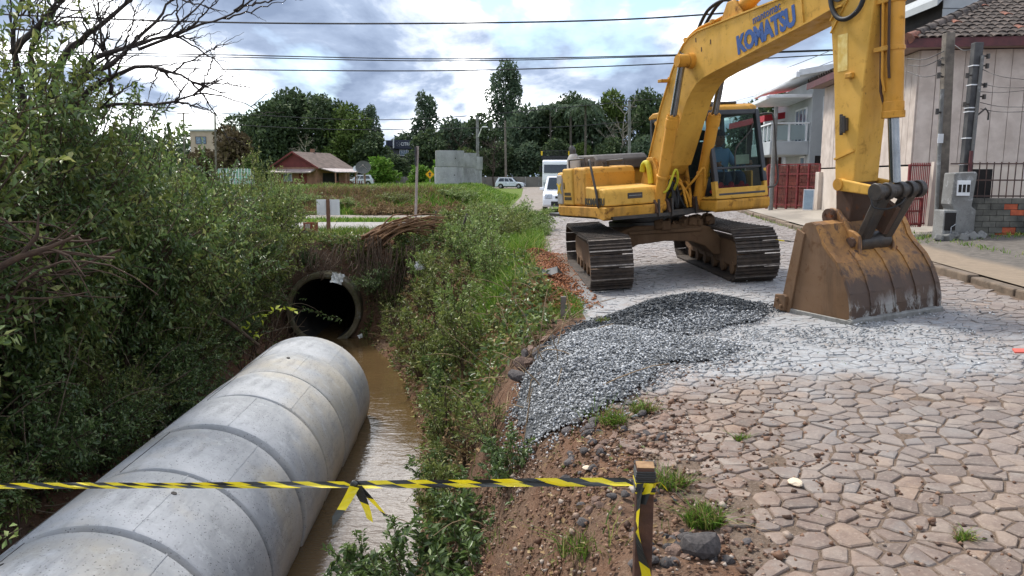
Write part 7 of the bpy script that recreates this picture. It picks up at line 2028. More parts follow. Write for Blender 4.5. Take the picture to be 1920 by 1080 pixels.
# leaf litter
n_ = 26000
y_ = vr.uniform(3.0, 19.2, n_); x_ = np.where(vr.random(n_) < .62, xr_w(y_) + (xr_t(y_) - xr_w(y_) + .15) * vr.random(n_), vr.uniform(-7.2, -4.3, n_))
P = np.stack([x_, y_, gz(x_, y_) + vr.uniform(.0, .03, n_)], -1)
k_ = (P[:, 2] > WATER_Z) & ~((np.hypot(P[:, 0] - CUL[0], P[:, 2] - CUL[2]) < .9) & (P[:, 1] > 17.2)) & ~((x_ > -.2) & (np.abs(y_ - 6.6) < 1.8))
P = P[k_]
D = vr.normal(0, 1, P.shape) * np.array([1, 1, .25])
near_ = (P[:, 1] < 6.5); P = P[~near_ | (vr.random(len(P)) < .6)]; D = vr.normal(0, 1, P.shape) * np.array([1, 1, .25]); Lf = vr.uniform(.03, .085, len(P)) * (1 + .35 * (P[:, 1] > 9)) * np.where(P[:, 1] < 6.5, .55, 1.); V_, F_ = leaves(P, D, Lf, Lf * .5)
mi = np.repeat((vr.random(len(P)) < np.where(P[:, 1] < 6.5, .15, .35)).astype(int), 2)
tag(link('leaf_litter', np_mesh('leaf_litter', V_, F_, [M_LF_DRY, M_LF_O], mi)), 'dead leaves and scraps of green lying on both banks', kind='stuff')
# low creeping leaves over banks
n_ = 30000
y_ = vr.uniform(7.6, 19.4, n_); x_ = np.where(vr.random(n_) < .7, xr_w(y_) + .1 + (xr_t(y_) - xr_w(y_) - .05) * vr.random(n_) ** .8, vr.uniform(-6.4, -2.4, n_))
x_ = np.where((vr.random(n_) < .2), vr.uniform(-5.8, -1.5, n_), x_); y_ = np.where((x_ < -2.6) & (x_ > -5.9), vr.uniform(17.5, 19.0, n_), y_)
den = vnoise(x_, y_, 1.6) + vnoise(x_, y_, 4.) * .5
k_ = den > -.08
x_, y_ = x_[k_], y_[k_]
P = np.stack([x_, y_, gz(x_, y_) + vr.uniform(.02, .22, len(x_))], -1); P = P[(P[:, 2] > WATER_Z + .05) & ~((np.hypot(P[:, 0] - CUL[0], P[:, 2] - CUL[2]) < 1.0) & (P[:, 1] > 17.0))]
Lf = vr.uniform(.045, .10, len(P)); V_, F_ = leaves(P, vr.normal(0, 1, P.shape) + np.array([-.3, -.2, .1]), Lf, Lf * .45)
tag(link('creeping_weeds', np_mesh('creeping_weeds', V_, F_, [M_LF_O, M_LF_D, M_LF_DRY], np.repeat(vr.integers(0, 9, len(P)) // 4, 2))), 'creeping weeds covering the banks round the culvert', kind='stuff')
# ---- grass
def grassmat(name, cs):
    t = NT(name); g = t.n('ShaderNodeNewGeometry')
    col = t.ramp(g.outputs['Random Per Island'], [(0., cs[0]), (.5, cs[1]), (.85, cs[2]), (1., cs[3])])
    t.set(color=col, rough=.6, spec=.25)
    tr = t.n('ShaderNodeBsdfTranslucent'); t.link(col, tr.inputs[0]); ms = t.n('ShaderNodeMixShader'); ms.inputs[0].default_value = .3
    t.link(t.b.outputs[0], ms.inputs[1]); t.link(tr.outputs[0], ms.inputs[2]); t.link(ms.outputs[0], t.out.inputs[0])
    return t.m
M_GRS = grassmat('fresh grass', (srgb(62, 92, 24), srgb(96, 132, 38), srgb(128, 158, 60), srgb(184, 180, 110)))
M_GRD_ = grassmat('rough field grass', (srgb(58, 84, 28), srgb(88, 116, 40), srgb(126, 142, 62), srgb(168, 156, 98)))
M_GRB = grassmat('dead brown weeds', (srgb(84, 66, 48), srgb(122, 98, 72), srgb(150, 126, 92), srgb(110, 112, 60)))
def blades(x, y, z, h, w, lean=.45):
    n = len(x); a = vr.uniform(0, 6.28, n); ld = vr.uniform(0, 6.28, n); le = np.abs(vr.normal(0, lean, n))
    d = np.stack([np.cos(a), np.sin(a), np.zeros(n)], -1) * (w * .5)[:, None]
    P = np.stack([x, y, z], -1)
    L1 = np.stack([np.cos(ld) * le, np.sin(ld) * le, np.ones(n)], -1)
    mid = P + L1 * (h * .55)[:, None]; tip = P + L1 * np.array([1.9, 1.9, .95]) * h[:, None]
    V = np.stack([P - d, P + d, mid + d * .8, mid - d * .8, tip], 1).reshape(-1, 3); i = np.arange(n)[:, None] * 5
    F = np.concatenate([np.concatenate([i, i + 1, i + 2], 1), np.concatenate([i, i + 2, i + 3], 1), np.concatenate([i + 3, i + 2, i + 4], 1)], 1).reshape(-1, 3)
    return V, F
def grass(name, lab, n, x0, x1, y0, y1, prob, h0, h1, w, m, zf=gz, ypow=1.):
    x = vr.uniform(x0, x1, n); y = y0 + (y1 - y0) * vr.random(n) ** ypow; k_ = vr.random(n) < prob(x, y); x, y = x[k_], y[k_]
    hs = vr.uniform(h0, h1, len(x)) * (1 + .5 * vnoise(x, y, .9))
    V_, F_ = blades(x, y, zf(x, y) - .01, hs, np.full(len(x), w) * vr.uniform(.6, 1.3, len(x)))
    return tag(link(name, np_mesh(name, V_, F_, [m])), lab, kind='stuff')
mound_edge = lambda y: np.interp(y, [31, 36, 60], [-.6, -.5, .55])
grass('mound_grass', 'rough green grass covering the mound beyond the side street', 60000, -22, .6, 31.2, 47, lambda x, y: (x < mound_edge(y)) * np.clip(.55 + 1.5 * vnoise(x, y, .5), .08, 1) * np.clip(1.1 + x / 26, .3, 1), .14, .36, .04, M_GRD_, ypow=.85)
grass('bright_grass', 'fresh bright grass on the right end of the mound', 26000, -9, .6, 31.3, 60, lambda x, y: (x < mound_edge(y)) * smoothstep(-9, -5, x), .14, .34, .045, M_GRS)
grass('brown_weeds', 'dead brown weeds and cut brush on the front of the mound', 14000, -12, -2.0, 31.3, 36, lambda x, y: np.clip(.3 + 2.4 * vnoise(x + 4, y, .35), 0, 1), .2, .5, .03, M_GRB)
grass('street_verge_grass', 'green grass strip between the side street and the lane', 16000, -20, -.8, 26.3, 28.4, lambda x, y: np.clip(.6 + 1.2 * vnoise(x, y, .8), .1, 1), .06, .17, .025, M_GRS)
grass('bank_top_grass', 'dry and green grass along the top of the culvert bank', 22000, -8.5, .3, 18.9, 22.5, lambda x, y: np.clip(.45 + 1.4 * vnoise(x, y, .9), .05, 1), .08, .26, .018, M_GRD_)
grass('road_edge_grass', 'bright grass between the road bank and the cobbles', 34000, -1.0, .85, 10.0, 20.5, lambda x, y: np.exp(-((x - np.interp(y, [10, 13, 16, 20], [-.25, -.2, .1, .35])) / .38) ** 2) * np.clip(.75 + .8 * vnoise(x, y, 1.2), .1, 1) * (1 - .85 * np.exp(-((x - .5) / .25) ** 2) * (y < 14)), .10, .34, .012, M_GRS)
grass('ridge_grass', 'short bright turf at the near end of the red soil ridge', 9000, -.55, .85, 8.35, 9.35, lambda x, y: np.clip(.6 + 1.6 * vnoise(x, y, 2.), 0, 1), .03, .11, .008, M_GRS)
grass('bank_weeds_grass', 'thin straggling grass on the near soil bank', 5000, -.8, .75, 3.0, 8.2, lambda x, y: np.clip(-.02 + 1.3 * vnoise(x + 3, y, 1.9), 0, .8) * ~((x > .1) & (y > 5.0)), .05, .22, .006, M_GRD_)
grass('footway_grass', 'grass strips on the footway and along the block wall', 15000, 5.9, 10.5, 8.5, 14.2, lambda x, y: (np.exp(-((x - xk(y) - 1.32) / .07) ** 2) * .9 + smoothstep(12.25, 12.6, y) * (y < 13.4) * .8 * smoothstep(6.6, 7.0, x)) * np.clip(.75 + .8 * vnoise(x, y, 1.5), .1, 1), .03, .10, .012, M_GRS, zf=sw_z)
grass('kerb_weeds', 'weeds in the gutter along the kerb beyond the excavator', 5000, 5.9, 7.6, 13.5, 24, lambda x, y: np.exp(-((x - xk(y) + .02) / .07) ** 2), .04, .13, .014, M_GRS)
grass('joint_weeds', 'tiny weeds between the paving stones', 3000, .9, 4.5, 3.0, 8, lambda x, y: np.clip(-.25 + 1.2 * vnoise(x + 8, y, 3.1), 0, .5) * np.clip(1.6 - x * .4, .05, 1), .015, .045, .005, M_GRS, zf=lambda x, y: gz(x, y) + .01)
tl = [('bright grass tuft beside the dark rubble below the wooden post', 1320, 985, .10, 420), ('grass tuft hanging at the foot of the taped post', 1255, 915, .11, 260), ('grass tuft on the pale gravel edge', 1205, 775, .10, 200), ('lower grass tuft beside the gravel edge', 1150, 795, .10, 200), ('tiny grass tuft on the dark gravel heap', 1130, 606, .08, 120), ('sparse grass tuft in the middle of the near paving', 1390, 828, .05, 120), ('small weed tuft at the right of the near paving', 1808, 1015, .05, 110), ('weed tuft at the end of the cobbles by the white car', 1023, 402, .3, 160), ('drooping grass clump on the near soil bank', 1090, 1040, .12, 160)]
for (lab, px_, py_, h_, n_) in tl:
    c_ = atz(px_, py_, .0)
    for _ in range(3): c_ = atz(px_, py_, gzs(c_.x, c_.y) + (float(pile(c_.x, c_.y)) if pile(c_.x, c_.y) > 0 else 0))
    s_ = h_ * (.6 if h_ < .2 else .4); a_ = vr.uniform(0, 6.28, n_); r_ = np.sqrt(vr.random(n_)) * s_
    V_, F_ = blades(np.cos(a_) * r_ * 1.5, np.sin(a_) * r_, np.full(n_, -.01), vr.uniform(.4, 1.1, n_) * h_, np.full(n_, .006 if h_ < .2 else .02), .6)
    o = tag(link('grass_tuft', np_mesh('grass_tuft', V_, F_, [M_GRS, M_GRD_, M_GRB], np.repeat(vr.choice([0, 1, 1, 2], n_), 3)), None, c_ + Vector((0, 0, .015))), lab, 'grass tuft', 'grass tufts')
# ================================================================== TREES BEYOND
M_TR_D = leafmat('dark tree leaves', srgb(52, 66, 48), srgb(76, 92, 62), srgb(112, 126, 84), .7, .2, .2)
M_TR_E = leafmat('grey green tree leaves', srgb(62, 78, 62), srgb(88, 105, 82), srgb(124, 138, 106), .7, .22, .2)
M_TR_M = leafmat('mid green tree leaves', srgb(58, 74, 36), srgb(88, 106, 52), srgb(130, 146, 76), .7, .15, .2)
M_TR_B = leafmat('bright bush leaves', srgb(70, 100, 36), srgb(102, 138, 52), srgb(150, 170, 84), .7, .2, .2)
M_TR_R = leafmat('brown winter leaves', srgb(66, 56, 42), srgb(92, 80, 58), srgb(112, 104, 70), .8, .1, .15)
def tree_mesh(H, Rd, crown0, nl, n, size, m, lobe=.38, squash=.8, trunk_r=.22, hang=0.):
    """tapered trunk and limbs (one mesh), crown of leaf clumps gathered on lobes (another)"""
    t_ = (np.arange(nl) + vr.uniform(0, 1, nl)) / nl
    zc = crown0 + (H - crown0) * (.12 + .80 * t_)
    prof = np.sin(np.clip((zc - crown0) / (H - crown0), .05, .98) * np.pi) ** .55
    a = vr.uniform(0, 6.28, nl); rr_ = Rd * (1 - lobe) * prof * np.sqrt(vr.uniform(.1, 1, nl))
    C = np.stack([np.cos(a) * rr_, np.sin(a) * rr_, zc], -1); Rl = Rd * lobe * vr.uniform(.65, 1.15, nl)
    li = vr.choice(nl, n, p=Rl ** 2 / (Rl ** 2).sum())
    d = unit(vr.normal(0, 1, (n, 3))); q = vr.uniform(.45, 1.08, n) ** .6
    P = C[li] + d * (Rl[li] * q)[:, None] * np.array([1, 1, squash])
    Lf = size * vr.uniform(.5, 1.3, n)
    V_, F_ = leaves(P, unit(d * .6 + vr.normal(0, .6, (n, 3)) - np.array([0, 0, hang])), Lf, Lf * .62, .2)
    paths, rads = [], []
    tk_ = np.stack([np.linspace(0, vr.normal(0, .3), 8), np.linspace(0, vr.normal(0, .3), 8), np.linspace(-.5, crown0 + (H - crown0) * .55, 8)], -1); paths.append(tk_); rads.append(np.linspace(trunk_r, trunk_r * .4, 8))
    for c_ in C[:: max(1, nl // 9)]:
        k_ = vr.integers(3, 7); b0 = tk_[k_]; u = np.linspace(0, 1, 8)[:, None]
        paths.append(b0 * (1 - u) + c_ * u + np.array([0, 0, .8]) * u * (1 - u)); rads.append(np.linspace(trunk_r * .45, trunk_r * .1, 8))
    TV, TF = tubes_np(np.array(paths), np.array(rads), 6)
    return np_mesh('crown', V_, F_, [m]), np_mesh('trunk', TV, TF, [M_BARK], smooth=True)
T_BROAD = [tree_mesh(12, 5.2, 2.0, 22, 6500, .62, M_TR_D), tree_mesh(12, 5.0, 2.2, 26, 6500, .60, M_TR_D), tree_mesh(12, 5.4, 1.6, 20, 6500, .62, M_TR_M)]
T_EUC = [tree_mesh(20, 3.9, 5.5, 46, 7500, .50, M_TR_E, .30, 1.1, .25, .3), tree_mesh(14, 3.4, 4.0, 26, 4600, .48, M_TR_E, .34, 1., .2, .2)]
T_MID = [tree_mesh(9, 3.6, 1.2, 16, 4200, .52, M_TR_D), tree_mesh(9, 3.4, 1.0, 16, 4200, .52, M_TR_E), tree_mesh(8, 3.6, .8, 16, 4200, .5, M_TR_M)]
T_BUSH = [tree_mesh(4, 2.6, .3, 12, 2600, .45, M_TR_B, .42), tree_mesh(4, 2.4, .3, 12, 2400, .42, M_TR_R, .42)]
def put_tree(name, lab, meshes, px_, ytop, Y, H, wide=1., group=None):
    tp = at(px_, ytop, Y); z0 = 0. if Y > 75 else gzs(tp.x, Y)
    s = (tp.z - z0) / H
    e = thing(name, lab, 'tree', (tp.x, Y, z0 - .1), vr.uniform(0, 6.28), group)
    e.scale = (s * wide, s * wide, s)
    link('crown', meshes[0], e); link('trunk', meshes[1], e)
    return e
tl_ = [('broad_tree', 'dark rounded tree at the left end of the group behind the red house', T_BROAD[0], 468, 214, 132, 12, 1.), ('broad_tree', 'dark tree second from the left behind the red house', T_BROAD[1], 512, 190, 128, 12, .95), ('broad_tree', 'tallest rounded tree of the group behind the red house', T_BROAD[0], 556, 175, 134, 12, 1.), ('broad_tree', 'dark domed tree right of the tallest one behind the red house', T_BROAD[1], 606, 182, 130, 12, 1.), ('broad_tree', 'dark tree over the red house roof ridge', T_BROAD[2], 648, 200, 126, 12, .9), ('slim_tree', 'slender airy tree at the right end of the left group', T_EUC[1], 694, 194, 130, 14, .75), ('broad_tree', 'low dark tree behind the satellite dishes', T_MID[0], 690, 250, 122, 9, 1.3),
       ('slim_tree', 'tall airy tree alone above the blue sign', T_EUC[1], 795, 170, 138, 14, .72), ('round_tree', 'round dark tree right of the blue sign', T_MID[0], 805, 243, 122, 9, 1.15), ('round_tree', 'dark tree behind the blue sign', T_MID[1], 768, 247, 140, 9, 1.1), ('round_tree', 'greyish tree between the pipes and the tall tree', T_MID[1], 852, 222, 126, 9, 1.), ('round_tree', 'dark tree behind the street lamp', T_MID[0], 900, 215, 128, 9, .95),
       ('tall_tree', 'tallest feathery tree in the middle of the tree line', T_EUC[0], 948, 110, 140, 20, .92), ('round_tree', 'dark tree at the foot of the tallest tree', T_MID[1], 985, 200, 128, 9, .95), ('broad_tree', 'broad dark tree above the white truck', T_BROAD[1], 1030, 196, 128, 12, .8), ('broad_tree', 'dark tree right above the truck rack', T_BROAD[0], 1078, 182, 126, 12, .75), ('round_tree', 'grey green tree left of the excavator hood', T_MID[1], 1118, 192, 122, 9, .8), ('broad_tree', 'dark tree over the excavator hood', T_BROAD[2], 1150, 178, 124, 12, .7), ('broad_tree', 'dark tree beside the boom foot', T_BROAD[1], 1212, 170, 120, 12, .75), ('broad_tree', 'dark tree half hidden by the boom', T_BROAD[0], 1262, 180, 122, 12, .7),
       ('round_tree', 'low dark tree behind the stacked pipes', T_MID[2], 872, 270, 118, 9, 1.2), ('round_tree', 'low dark tree behind the silver hatchback', T_MID[0], 930, 268, 116, 9, 1.3), ('round_tree', 'low dark tree behind the lane end', T_MID[1], 985, 266, 117, 9, 1.3), ('round_tree', 'low dark tree left of the truck', T_MID[0], 1040, 262, 116, 9, 1.2), ('round_tree', 'low dark tree right of the truck', T_MID[2], 1090, 262, 114, 9, 1.2), ('round_tree', 'low dark tree behind the counterweight', T_MID[0], 1140, 260, 114, 9, 1.2), ('round_tree', 'low dark tree behind the boom', T_MID[1], 1200, 255, 114, 9, 1.2), ('round_tree', 'low dark tree behind the sign post', T_MID[0], 745, 290, 120, 9, 1.6), ('round_tree', 'low dark tree filling the gap left of the blue sign', T_MID[2], 715, 268, 126, 9, 1.3),
       ('bushy_tree', 'bright green bush right of the satellite dishes', T_BUSH[0], 715, 298, 108, 4, 1.2), ('bushy_tree', 'bright green bush left of the stacked pipes', T_BUSH[0], 832, 303, 100, 4, 1.1), ('bushy_tree', 'bright green bush behind the warning sign', T_BUSH[0], 790, 312, 104, 4, 1.2), ('bushy_tree', 'brown winter bush over the picket fence', T_BUSH[1], 432, 246, 95, 4, .75), ('bushy_tree', 'olive bush behind the picket fence', T_MID[2], 470, 285, 90, 9, .9), ('bushy_tree', 'dark bush left of the red house', T_MID[0], 500, 300, 100, 9, 1.1), ('bushy_tree', 'brown bush left of the picket fence', T_BUSH[1], 380, 285, 80, 4, 1.),
       ('round_tree', 'green tree above the balcony house roof', T_MID[2], 1512, 122, 44, 9, .45), ('round_tree', 'dark tree left of the balcony house roof', T_MID[0], 1470, 178, 50, 9, .8), ('round_tree', 'dark tree between cab and balcony house', T_MID[1], 1420, 192, 56, 9, .9), ('round_tree', 'dark tree far left behind the thicket', T_MID[0], 250, 240, 90, 9, 1.2), ('round_tree', 'dark tree at far left beyond the thicket', T_MID[2], 120, 240, 85, 9, 1.2)]
for (nm, lab, ms_, px_, yt_, Y_, H_, w_) in tl_:
    put_tree(nm, lab, ms_, px_, yt_, Y_, H_, w_, 'trees beyond the mound' if Y_ > 70 else 'trees behind the houses')
# far wood closing the horizon
n_ = 26000
x_ = vr.uniform(-170, 130, n_); y_ = vr.uniform(150, 170, n_); top = 7.5 + 5 * (vnoise(x_, y_ * 0, .06) + .6 * vnoise(x_, y_ * 0, .2)); z_ = vr.random(n_) ** .7 * top
Lf = vr.uniform(.7, 1.5, n_); V_, F_ = leaves(np.stack([x_, y_, z_], -1), vr.normal(0, 1, (n_, 3)), Lf, Lf * .7)
tag(link('far_wood', np_mesh('far_wood', V_, F_, [M_TR_D])), 'dark far wood closing the horizon', kind='stuff')
# palms
def palm(lab, px_, ytop, Y):
    tp = at(px_, ytop, Y); e = thing('palm_tree', lab, 'tree', (tp.x, Y, 0), 0, 'palms in the tree line'); H = tp.z
    mb = MB(); mb.tube([(0, 0, -.3), (.1, 0, H * .5), (0, 0, H - 1.2)], [.22, .17, .14], 8); mb.build('trunk', M_BARK, e, smooth=60)
    Vs, Fs, o_ = [], [], 0
    for k in range(16):
        a_ = 6.28 * k / 16 + vr.uniform(-.2, .2); el_ = vr.uniform(.1, 1.0); L_ = vr.uniform(2.4, 3.2)
        u = np.linspace(.12, 1, 26); rr_ = L_ * u * np.cos(el_ * (1 - .3 * u)); zz = L_ * u * np.sin(el_) - 1.35 * u ** 2.2 * L_ * .55
        P = np.stack([np.cos(a_) * rr_, np.sin(a_) * rr_, H - 1.3 + zz], -1); P = np.repeat(P, 2, 0)
        sd_ = np.tile(np.array([1., -1.]), 26)[:, None] * np.array([-np.sin(a_), np.cos(a_), 0])[None]
        V_, F_ = leaves(P, sd_ * .7 + np.array([np.cos(a_), np.sin(a_), 0]) * .4 + np.array([0, 0, -.55]), np.full(52, .75), np.full(52, .10), .1)
        Vs.append(V_); Fs.append(F_ + o_); o_ += len(V_)
    link('fronds', np_mesh('fronds', np.concatenate(Vs), np.concatenate(Fs), [M_TR_E]), e)
palm('feathery palm standing left of the excavator', 1098, 178, 112); palm('feathery palm right of the tallest tree', 1032, 186, 124); palm('feathery palm against the trees above the truck', 1070, 186, 118)
# leafless trees
def bare(lab, px_, yb, ytop, Y, spread_, m, n1=16, r0=.10, z0=None):
    tp = at(px_, ytop, Y); zb = at(px_, yb, Y).z if z0 is None else z0
    e = thing('leafless_tree', lab, 'tree', (tp.x, Y, zb), 0); H = tp.z - zb
    paths, rads = [], []
    t_ = np.linspace(0, 1, 10)
    tr0 = np.stack([vr.normal(0, .02, 10).cumsum() * H * .3, vr.normal(0, .02, 10).cumsum() * H * .3, t_ * H * .72], -1); paths.append(tr0); rads.append(np.linspace(r0, r0 * .3, 10))
    for i in range(n1):
        k_ = vr.integers(3, 10); d = unit((vr.normal(0, 1, 3) * np.array([1, 1, .25]) + np.array([0, 0, .75]))[None])[0]; L_ = spread_ * vr.uniform(.6, 1.1) * (1.2 - k_ / 14)
        q = tr0[k_] + d * (t_ * L_)[:, None] + np.array([0, 0, .25 * L_]) * (t_ ** 2)[:, None] + vr.normal(0, .015 * L_, (10, 3)); paths.append(q); rads.append(np.linspace(r0 * .38, r0 * .07, 10))
        for j in range(6):
            k2 = vr.integers(2, 9); d2_ = unit((d + vr.normal(0, .55, 3) + np.array([0, 0, .2]))[None])[0]; L2 = L_ * vr.uniform(.25, .55)
            q2 = q[k2] + d2_ * (t_ * L2)[:, None] + vr.normal(0, .012 * L2, (10, 3)); paths.append(q2); rads.append(np.linspace(r0 * .14, r0 * .05, 10))
            for j2 in range(3):
                k3 = vr.integers(3, 9); d3 = unit((d2_ + vr.normal(0, .6, 3))[None])[0]; q3 = q2[k3] + d3 * (t_ * L2 * .5)[:, None]; paths.append(q3); rads.append(np.linspace(r0 * .07, r0 * .035, 10))
    V_, F_ = tubes_np(np.array(paths), np.array(rads), 5); link('branches', np_mesh('branches', V_, F_, [m], smooth=True), e)
    return e
M_BB = simple('dark winter bark', srgb(70, 58, 50), srgb(50, 42, 38), 3, .9); M_BP = simple('pale winter bark', srgb(170, 162, 150), srgb(140, 130, 118), 3, .9)
bare('dark leafless tree behind the tiled roof', 1722, 110, -60, 27, 2.6, M_BB, 18, .10)
bare('leafless tree at the left of the tiled roof beside the arm', 1690, 110, -40, 30, 2.4, M_BB, 14, .08)
bare('pale leafless tree above the excavator hood', 1168, 340, 160, 118, 4.2, M_BP, 18, .14, 0.)
bare('pale leafless tree behind the cab roof', 1375, 330, 168, 90, 3.8, M_BP, 20, .11, 0.)
bare('brown leafless tree behind the stacked pipes', 862, 340, 232, 110, 3.6, M_BB, 18, .12, 0.)
bare('brown leafless tree left of the bare wooden pole', 925, 340, 236, 112, 3.6, M_BB, 18, .12, 0.)
bare('thin leafless tree over the red house', 575, 340, 246, 112, 2.6, M_BP, 14, .10, 0.)
# ================================================================== TAPE, POSTS AND SMALL THINGS
def tapemat(name, ca, cb):
    return simple(name, ca, cb, 5, .35, spec=.5)
M_TY = leafmat('yellow tape film', srgb(226, 204, 30), srgb(232, 212, 40), srgb(236, 220, 70), .35, .25, .5)
M_TB = simple('black tape film', srgb(34, 36, 34), srgb(48, 50, 48), 5, .35, spec=.5)
def ribbon(pts, w, tw, name, parent, seg=.075, phase=0., slant=.05):
    """striped film strip along a path: slanted yellow and black blocks; tw gives the twist angle along it"""
    P = [Vector(p) for p in pts]
    L = [0.]
    for a, b in zip(P[:-1], P[1:]): L.append(L[-1] + (b - a).length)
    def pos(s):
        s = min(max(s, 0), L[-1])
        for i in range(len(P) - 1):
            if s <= L[i + 1] or i == len(P) - 2:
                u = (s - L[i]) / max(1e-6, L[i + 1] - L[i]); return P[i].lerp(P[i + 1], u), (P[i + 1] - P[i]).normalized()
    mb = MB(); n = max(2, int(L[-1] / seg))
    for k in range(n):
        s0, s1 = L[-1] * k / n, L[-1] * (k + 1) / n
        mb.cur = int((k + phase) % 2)
        sub_ = 3
        for j in range(sub_):
            q = []
            for (s, e_) in ((s0 + (s1 - s0) * j / sub_, -1), (s0 + (s1 - s0) * (j + 1) / sub_, -1), (s0 + (s1 - s0) * (j + 1) / sub_, 1), (s0 + (s1 - s0) * j / sub_, 1)):
                ss = s + e_ * slant * .5; p, d = pos(ss); a = tw(s / L[-1]); up = Vector((0, 0, 1)); side = d.cross(up).normalized(); nrm = side.cross(d)
                q.append(p + (nrm * math.cos(a) + side * math.sin(a)) * (e_ * w / 2))
            mb.quad(*q)
    return mb.build(name, [M_TB, M_TY], parent)
post_b = None; PX, PY = .5, 2.62
pt = at(1209, 872, PY); PX = pt.x
post = thing('tape_post', 'short brown wooden post wrapped in yellow and black tape', 'post', (PX, PY, gzs(PX, PY) - .15))
ph_ = pt.z - post.location.z
M_PW = simple('wet brown post wood', srgb(92, 62, 46), srgb(62, 42, 34), 9, .7, bump=.4, bscale=40)
mb = MB(); mb.prism([(-.034, -.032), (.030, -.036), (.036, .028), (-.030, .034)], -.2, ph_, 'z'); mb.build('shaft', M_PW, post, bevel=.004)
mb = MB(); mb.prism([(-.033, -.031), (.029, -.035), (.035, .027), (-.029, .033)], ph_ + .0005, ph_ + .003, 'z'); mb.build('sawn_top', simple('pale sawn wood', srgb(160, 128, 92), srgb(124, 94, 64), 30, .8), post)
mb = MB()
for k in range(10):                                    # bunched film round the head
    z_ = ph_ - .012 - k * .0085
    e_ = .0015 + .0012 * (k % 3)
    mb.cur = 0 if k not in (5, 6, 9) else 1
    mb.prism([(-.036 - e_, -.034 - e_), (.032 + e_, -.038 - e_), (.038 + e_, .030 + e_), (-.032 - e_, .036 + e_)], z_ - .0088, z_, 'z')
mb.build('wrapped_film', [M_TB, M_TY], post, bevel=.002)
tz = at(1190, 902, PY).z
t_main = thing('barrier_tape', 'yellow and black barrier tape stretched across the foreground', 'tape', (PX, PY, tz))
b0 = Vector(t_main.location)
lp_ = [Vector(at(1188, 901, PY - .03)) - b0, Vector(at(1000, 902, 2.68)) - b0, Vector(at(780, 905, 2.78)) - b0, Vector(at(663, 907, 2.84)) - b0]
ribbon(lp_, .022, lambda u: .35 * math.sin(u * 9), 'tape_run', t_main, .085, 0, .06)
ribbon([p + Vector((0, -.008, -.010)) for p in lp_], .016, lambda u: .5 + .5 * math.sin(u * 14 + 1), 'tape_run', t_main, .10, 1, .06)
lp2 = [Vector(at(663, 907, 2.84)) - b0, Vector(at(400, 908, 2.95)) - b0, Vector(at(150, 909, 3.14)) - b0, Vector(at(-120, 910, 3.18)) - b0]
ribbon(lp2, .019, lambda u: .4 * math.sin(u * 12), 'tape_run', t_main, .075, 1, .08)
ribbon([p + Vector((0, -.007, -.008)) for p in lp2], .013, lambda u: .6 + .4 * math.sin(u * 17), 'tape_run', t_main, .085, 0, .08)
kn = Vector(at(664, 908, 2.83)) - b0
mb = MB(); mb.box(kn, (.030, .02, .026), Matrix.Rotation(.5, 3, 'Y')); mb.build('knot', M_TB, t_main, bevel=.008, seg=3)
ribbon([Vector(at(x_, y_, 2.81)) - b0 for x_, y_ in ((666, 910), (650, 940), (632, 968), (618, 985), (626, 1000))], .040, lambda u: .3 + u * .9, 'loose_end', t_main, .16, 1, .03)
ribbon([Vector(at(x_, y_, 2.82)) - b0 for x_, y_ in ((668, 910), (682, 940), (690, 962), (694, 978))], .042, lambda u: .2 + u * .6, 'loose_end', t_main, .085, 0, .02)
ribbon([Vector(at(x_, y_, 2.82)) - b0 for x_, y_ in ((670, 910), (690, 930), (708, 950), (724, 968), (748, 974))], .032, lambda u: .4 + u * .7, 'loose_end', t_main, .07, 0, .02)
b1 = Vector(post.location)
ribbon([Vector(at(x_, y_, PY - .05)) - b1 for x_, y_ in ((1200, 903), (1198, 940), (1194, 985), (1200, 1030), (1212, 1075), (1216, 1110))], .036, lambda u: .9 + .6 * math.sin(u * 5), 'loose_end', post, .10, 0, .03)
ribbon([Vector(at(x_, y_, PY - .045)) - b1 for x_, y_ in ((1222, 908), (1240, 905), (1252, 922), (1262, 938), (1270, 937))], .016, lambda u: .8 + u, 'loose_end', post, .10, 1, .02)
ribbon([Vector(at(x_, y_, PY - .055)) - b1 for x_, y_ in ((1220, 905), (1212, 925), (1204, 948))], .026, lambda u: .7, 'loose_end', post, .3, 1, .02)
# second stake by the gravel
c_ = at(1056, 630, 8.35)
e = thing('wooden_stake', 'short dark wooden stake at the corner of the gravel and soil ridge', 'stake', (c_.x, 8.35, c_.z))
hz = at(1055, 556, 8.35).z - c_.z
mb = MB(); mb.prism([(-.035, -.03), (.03, -.032), (.034, .03), (-.03, .033)], -.3, hz, 'z'); mb.build('shaft', M_WOODG, e, bevel=.005)
# bits of tape caught by the far track
for i, (pts_, lab) in enumerate(((((1412, 414), (1430, 424), (1442, 430)), 'scrap of yellow tape lying beyond the cab side track'), (((1455, 453), (1470, 455), (1492, 457)), 'thin trailing yellow tape on the road beside the bucket'))):
    c_ = [atz(x_, y_, .30 if i == 0 else .27) for x_, y_ in pts_]
    e = thing('tape_scrap', lab, 'tape', c_[0])
    ribbon([q - c_[0] + Vector((0, 0, .03)) for q in c_], .05, lambda u: .5, 'strip', e, .3, 1, .0)
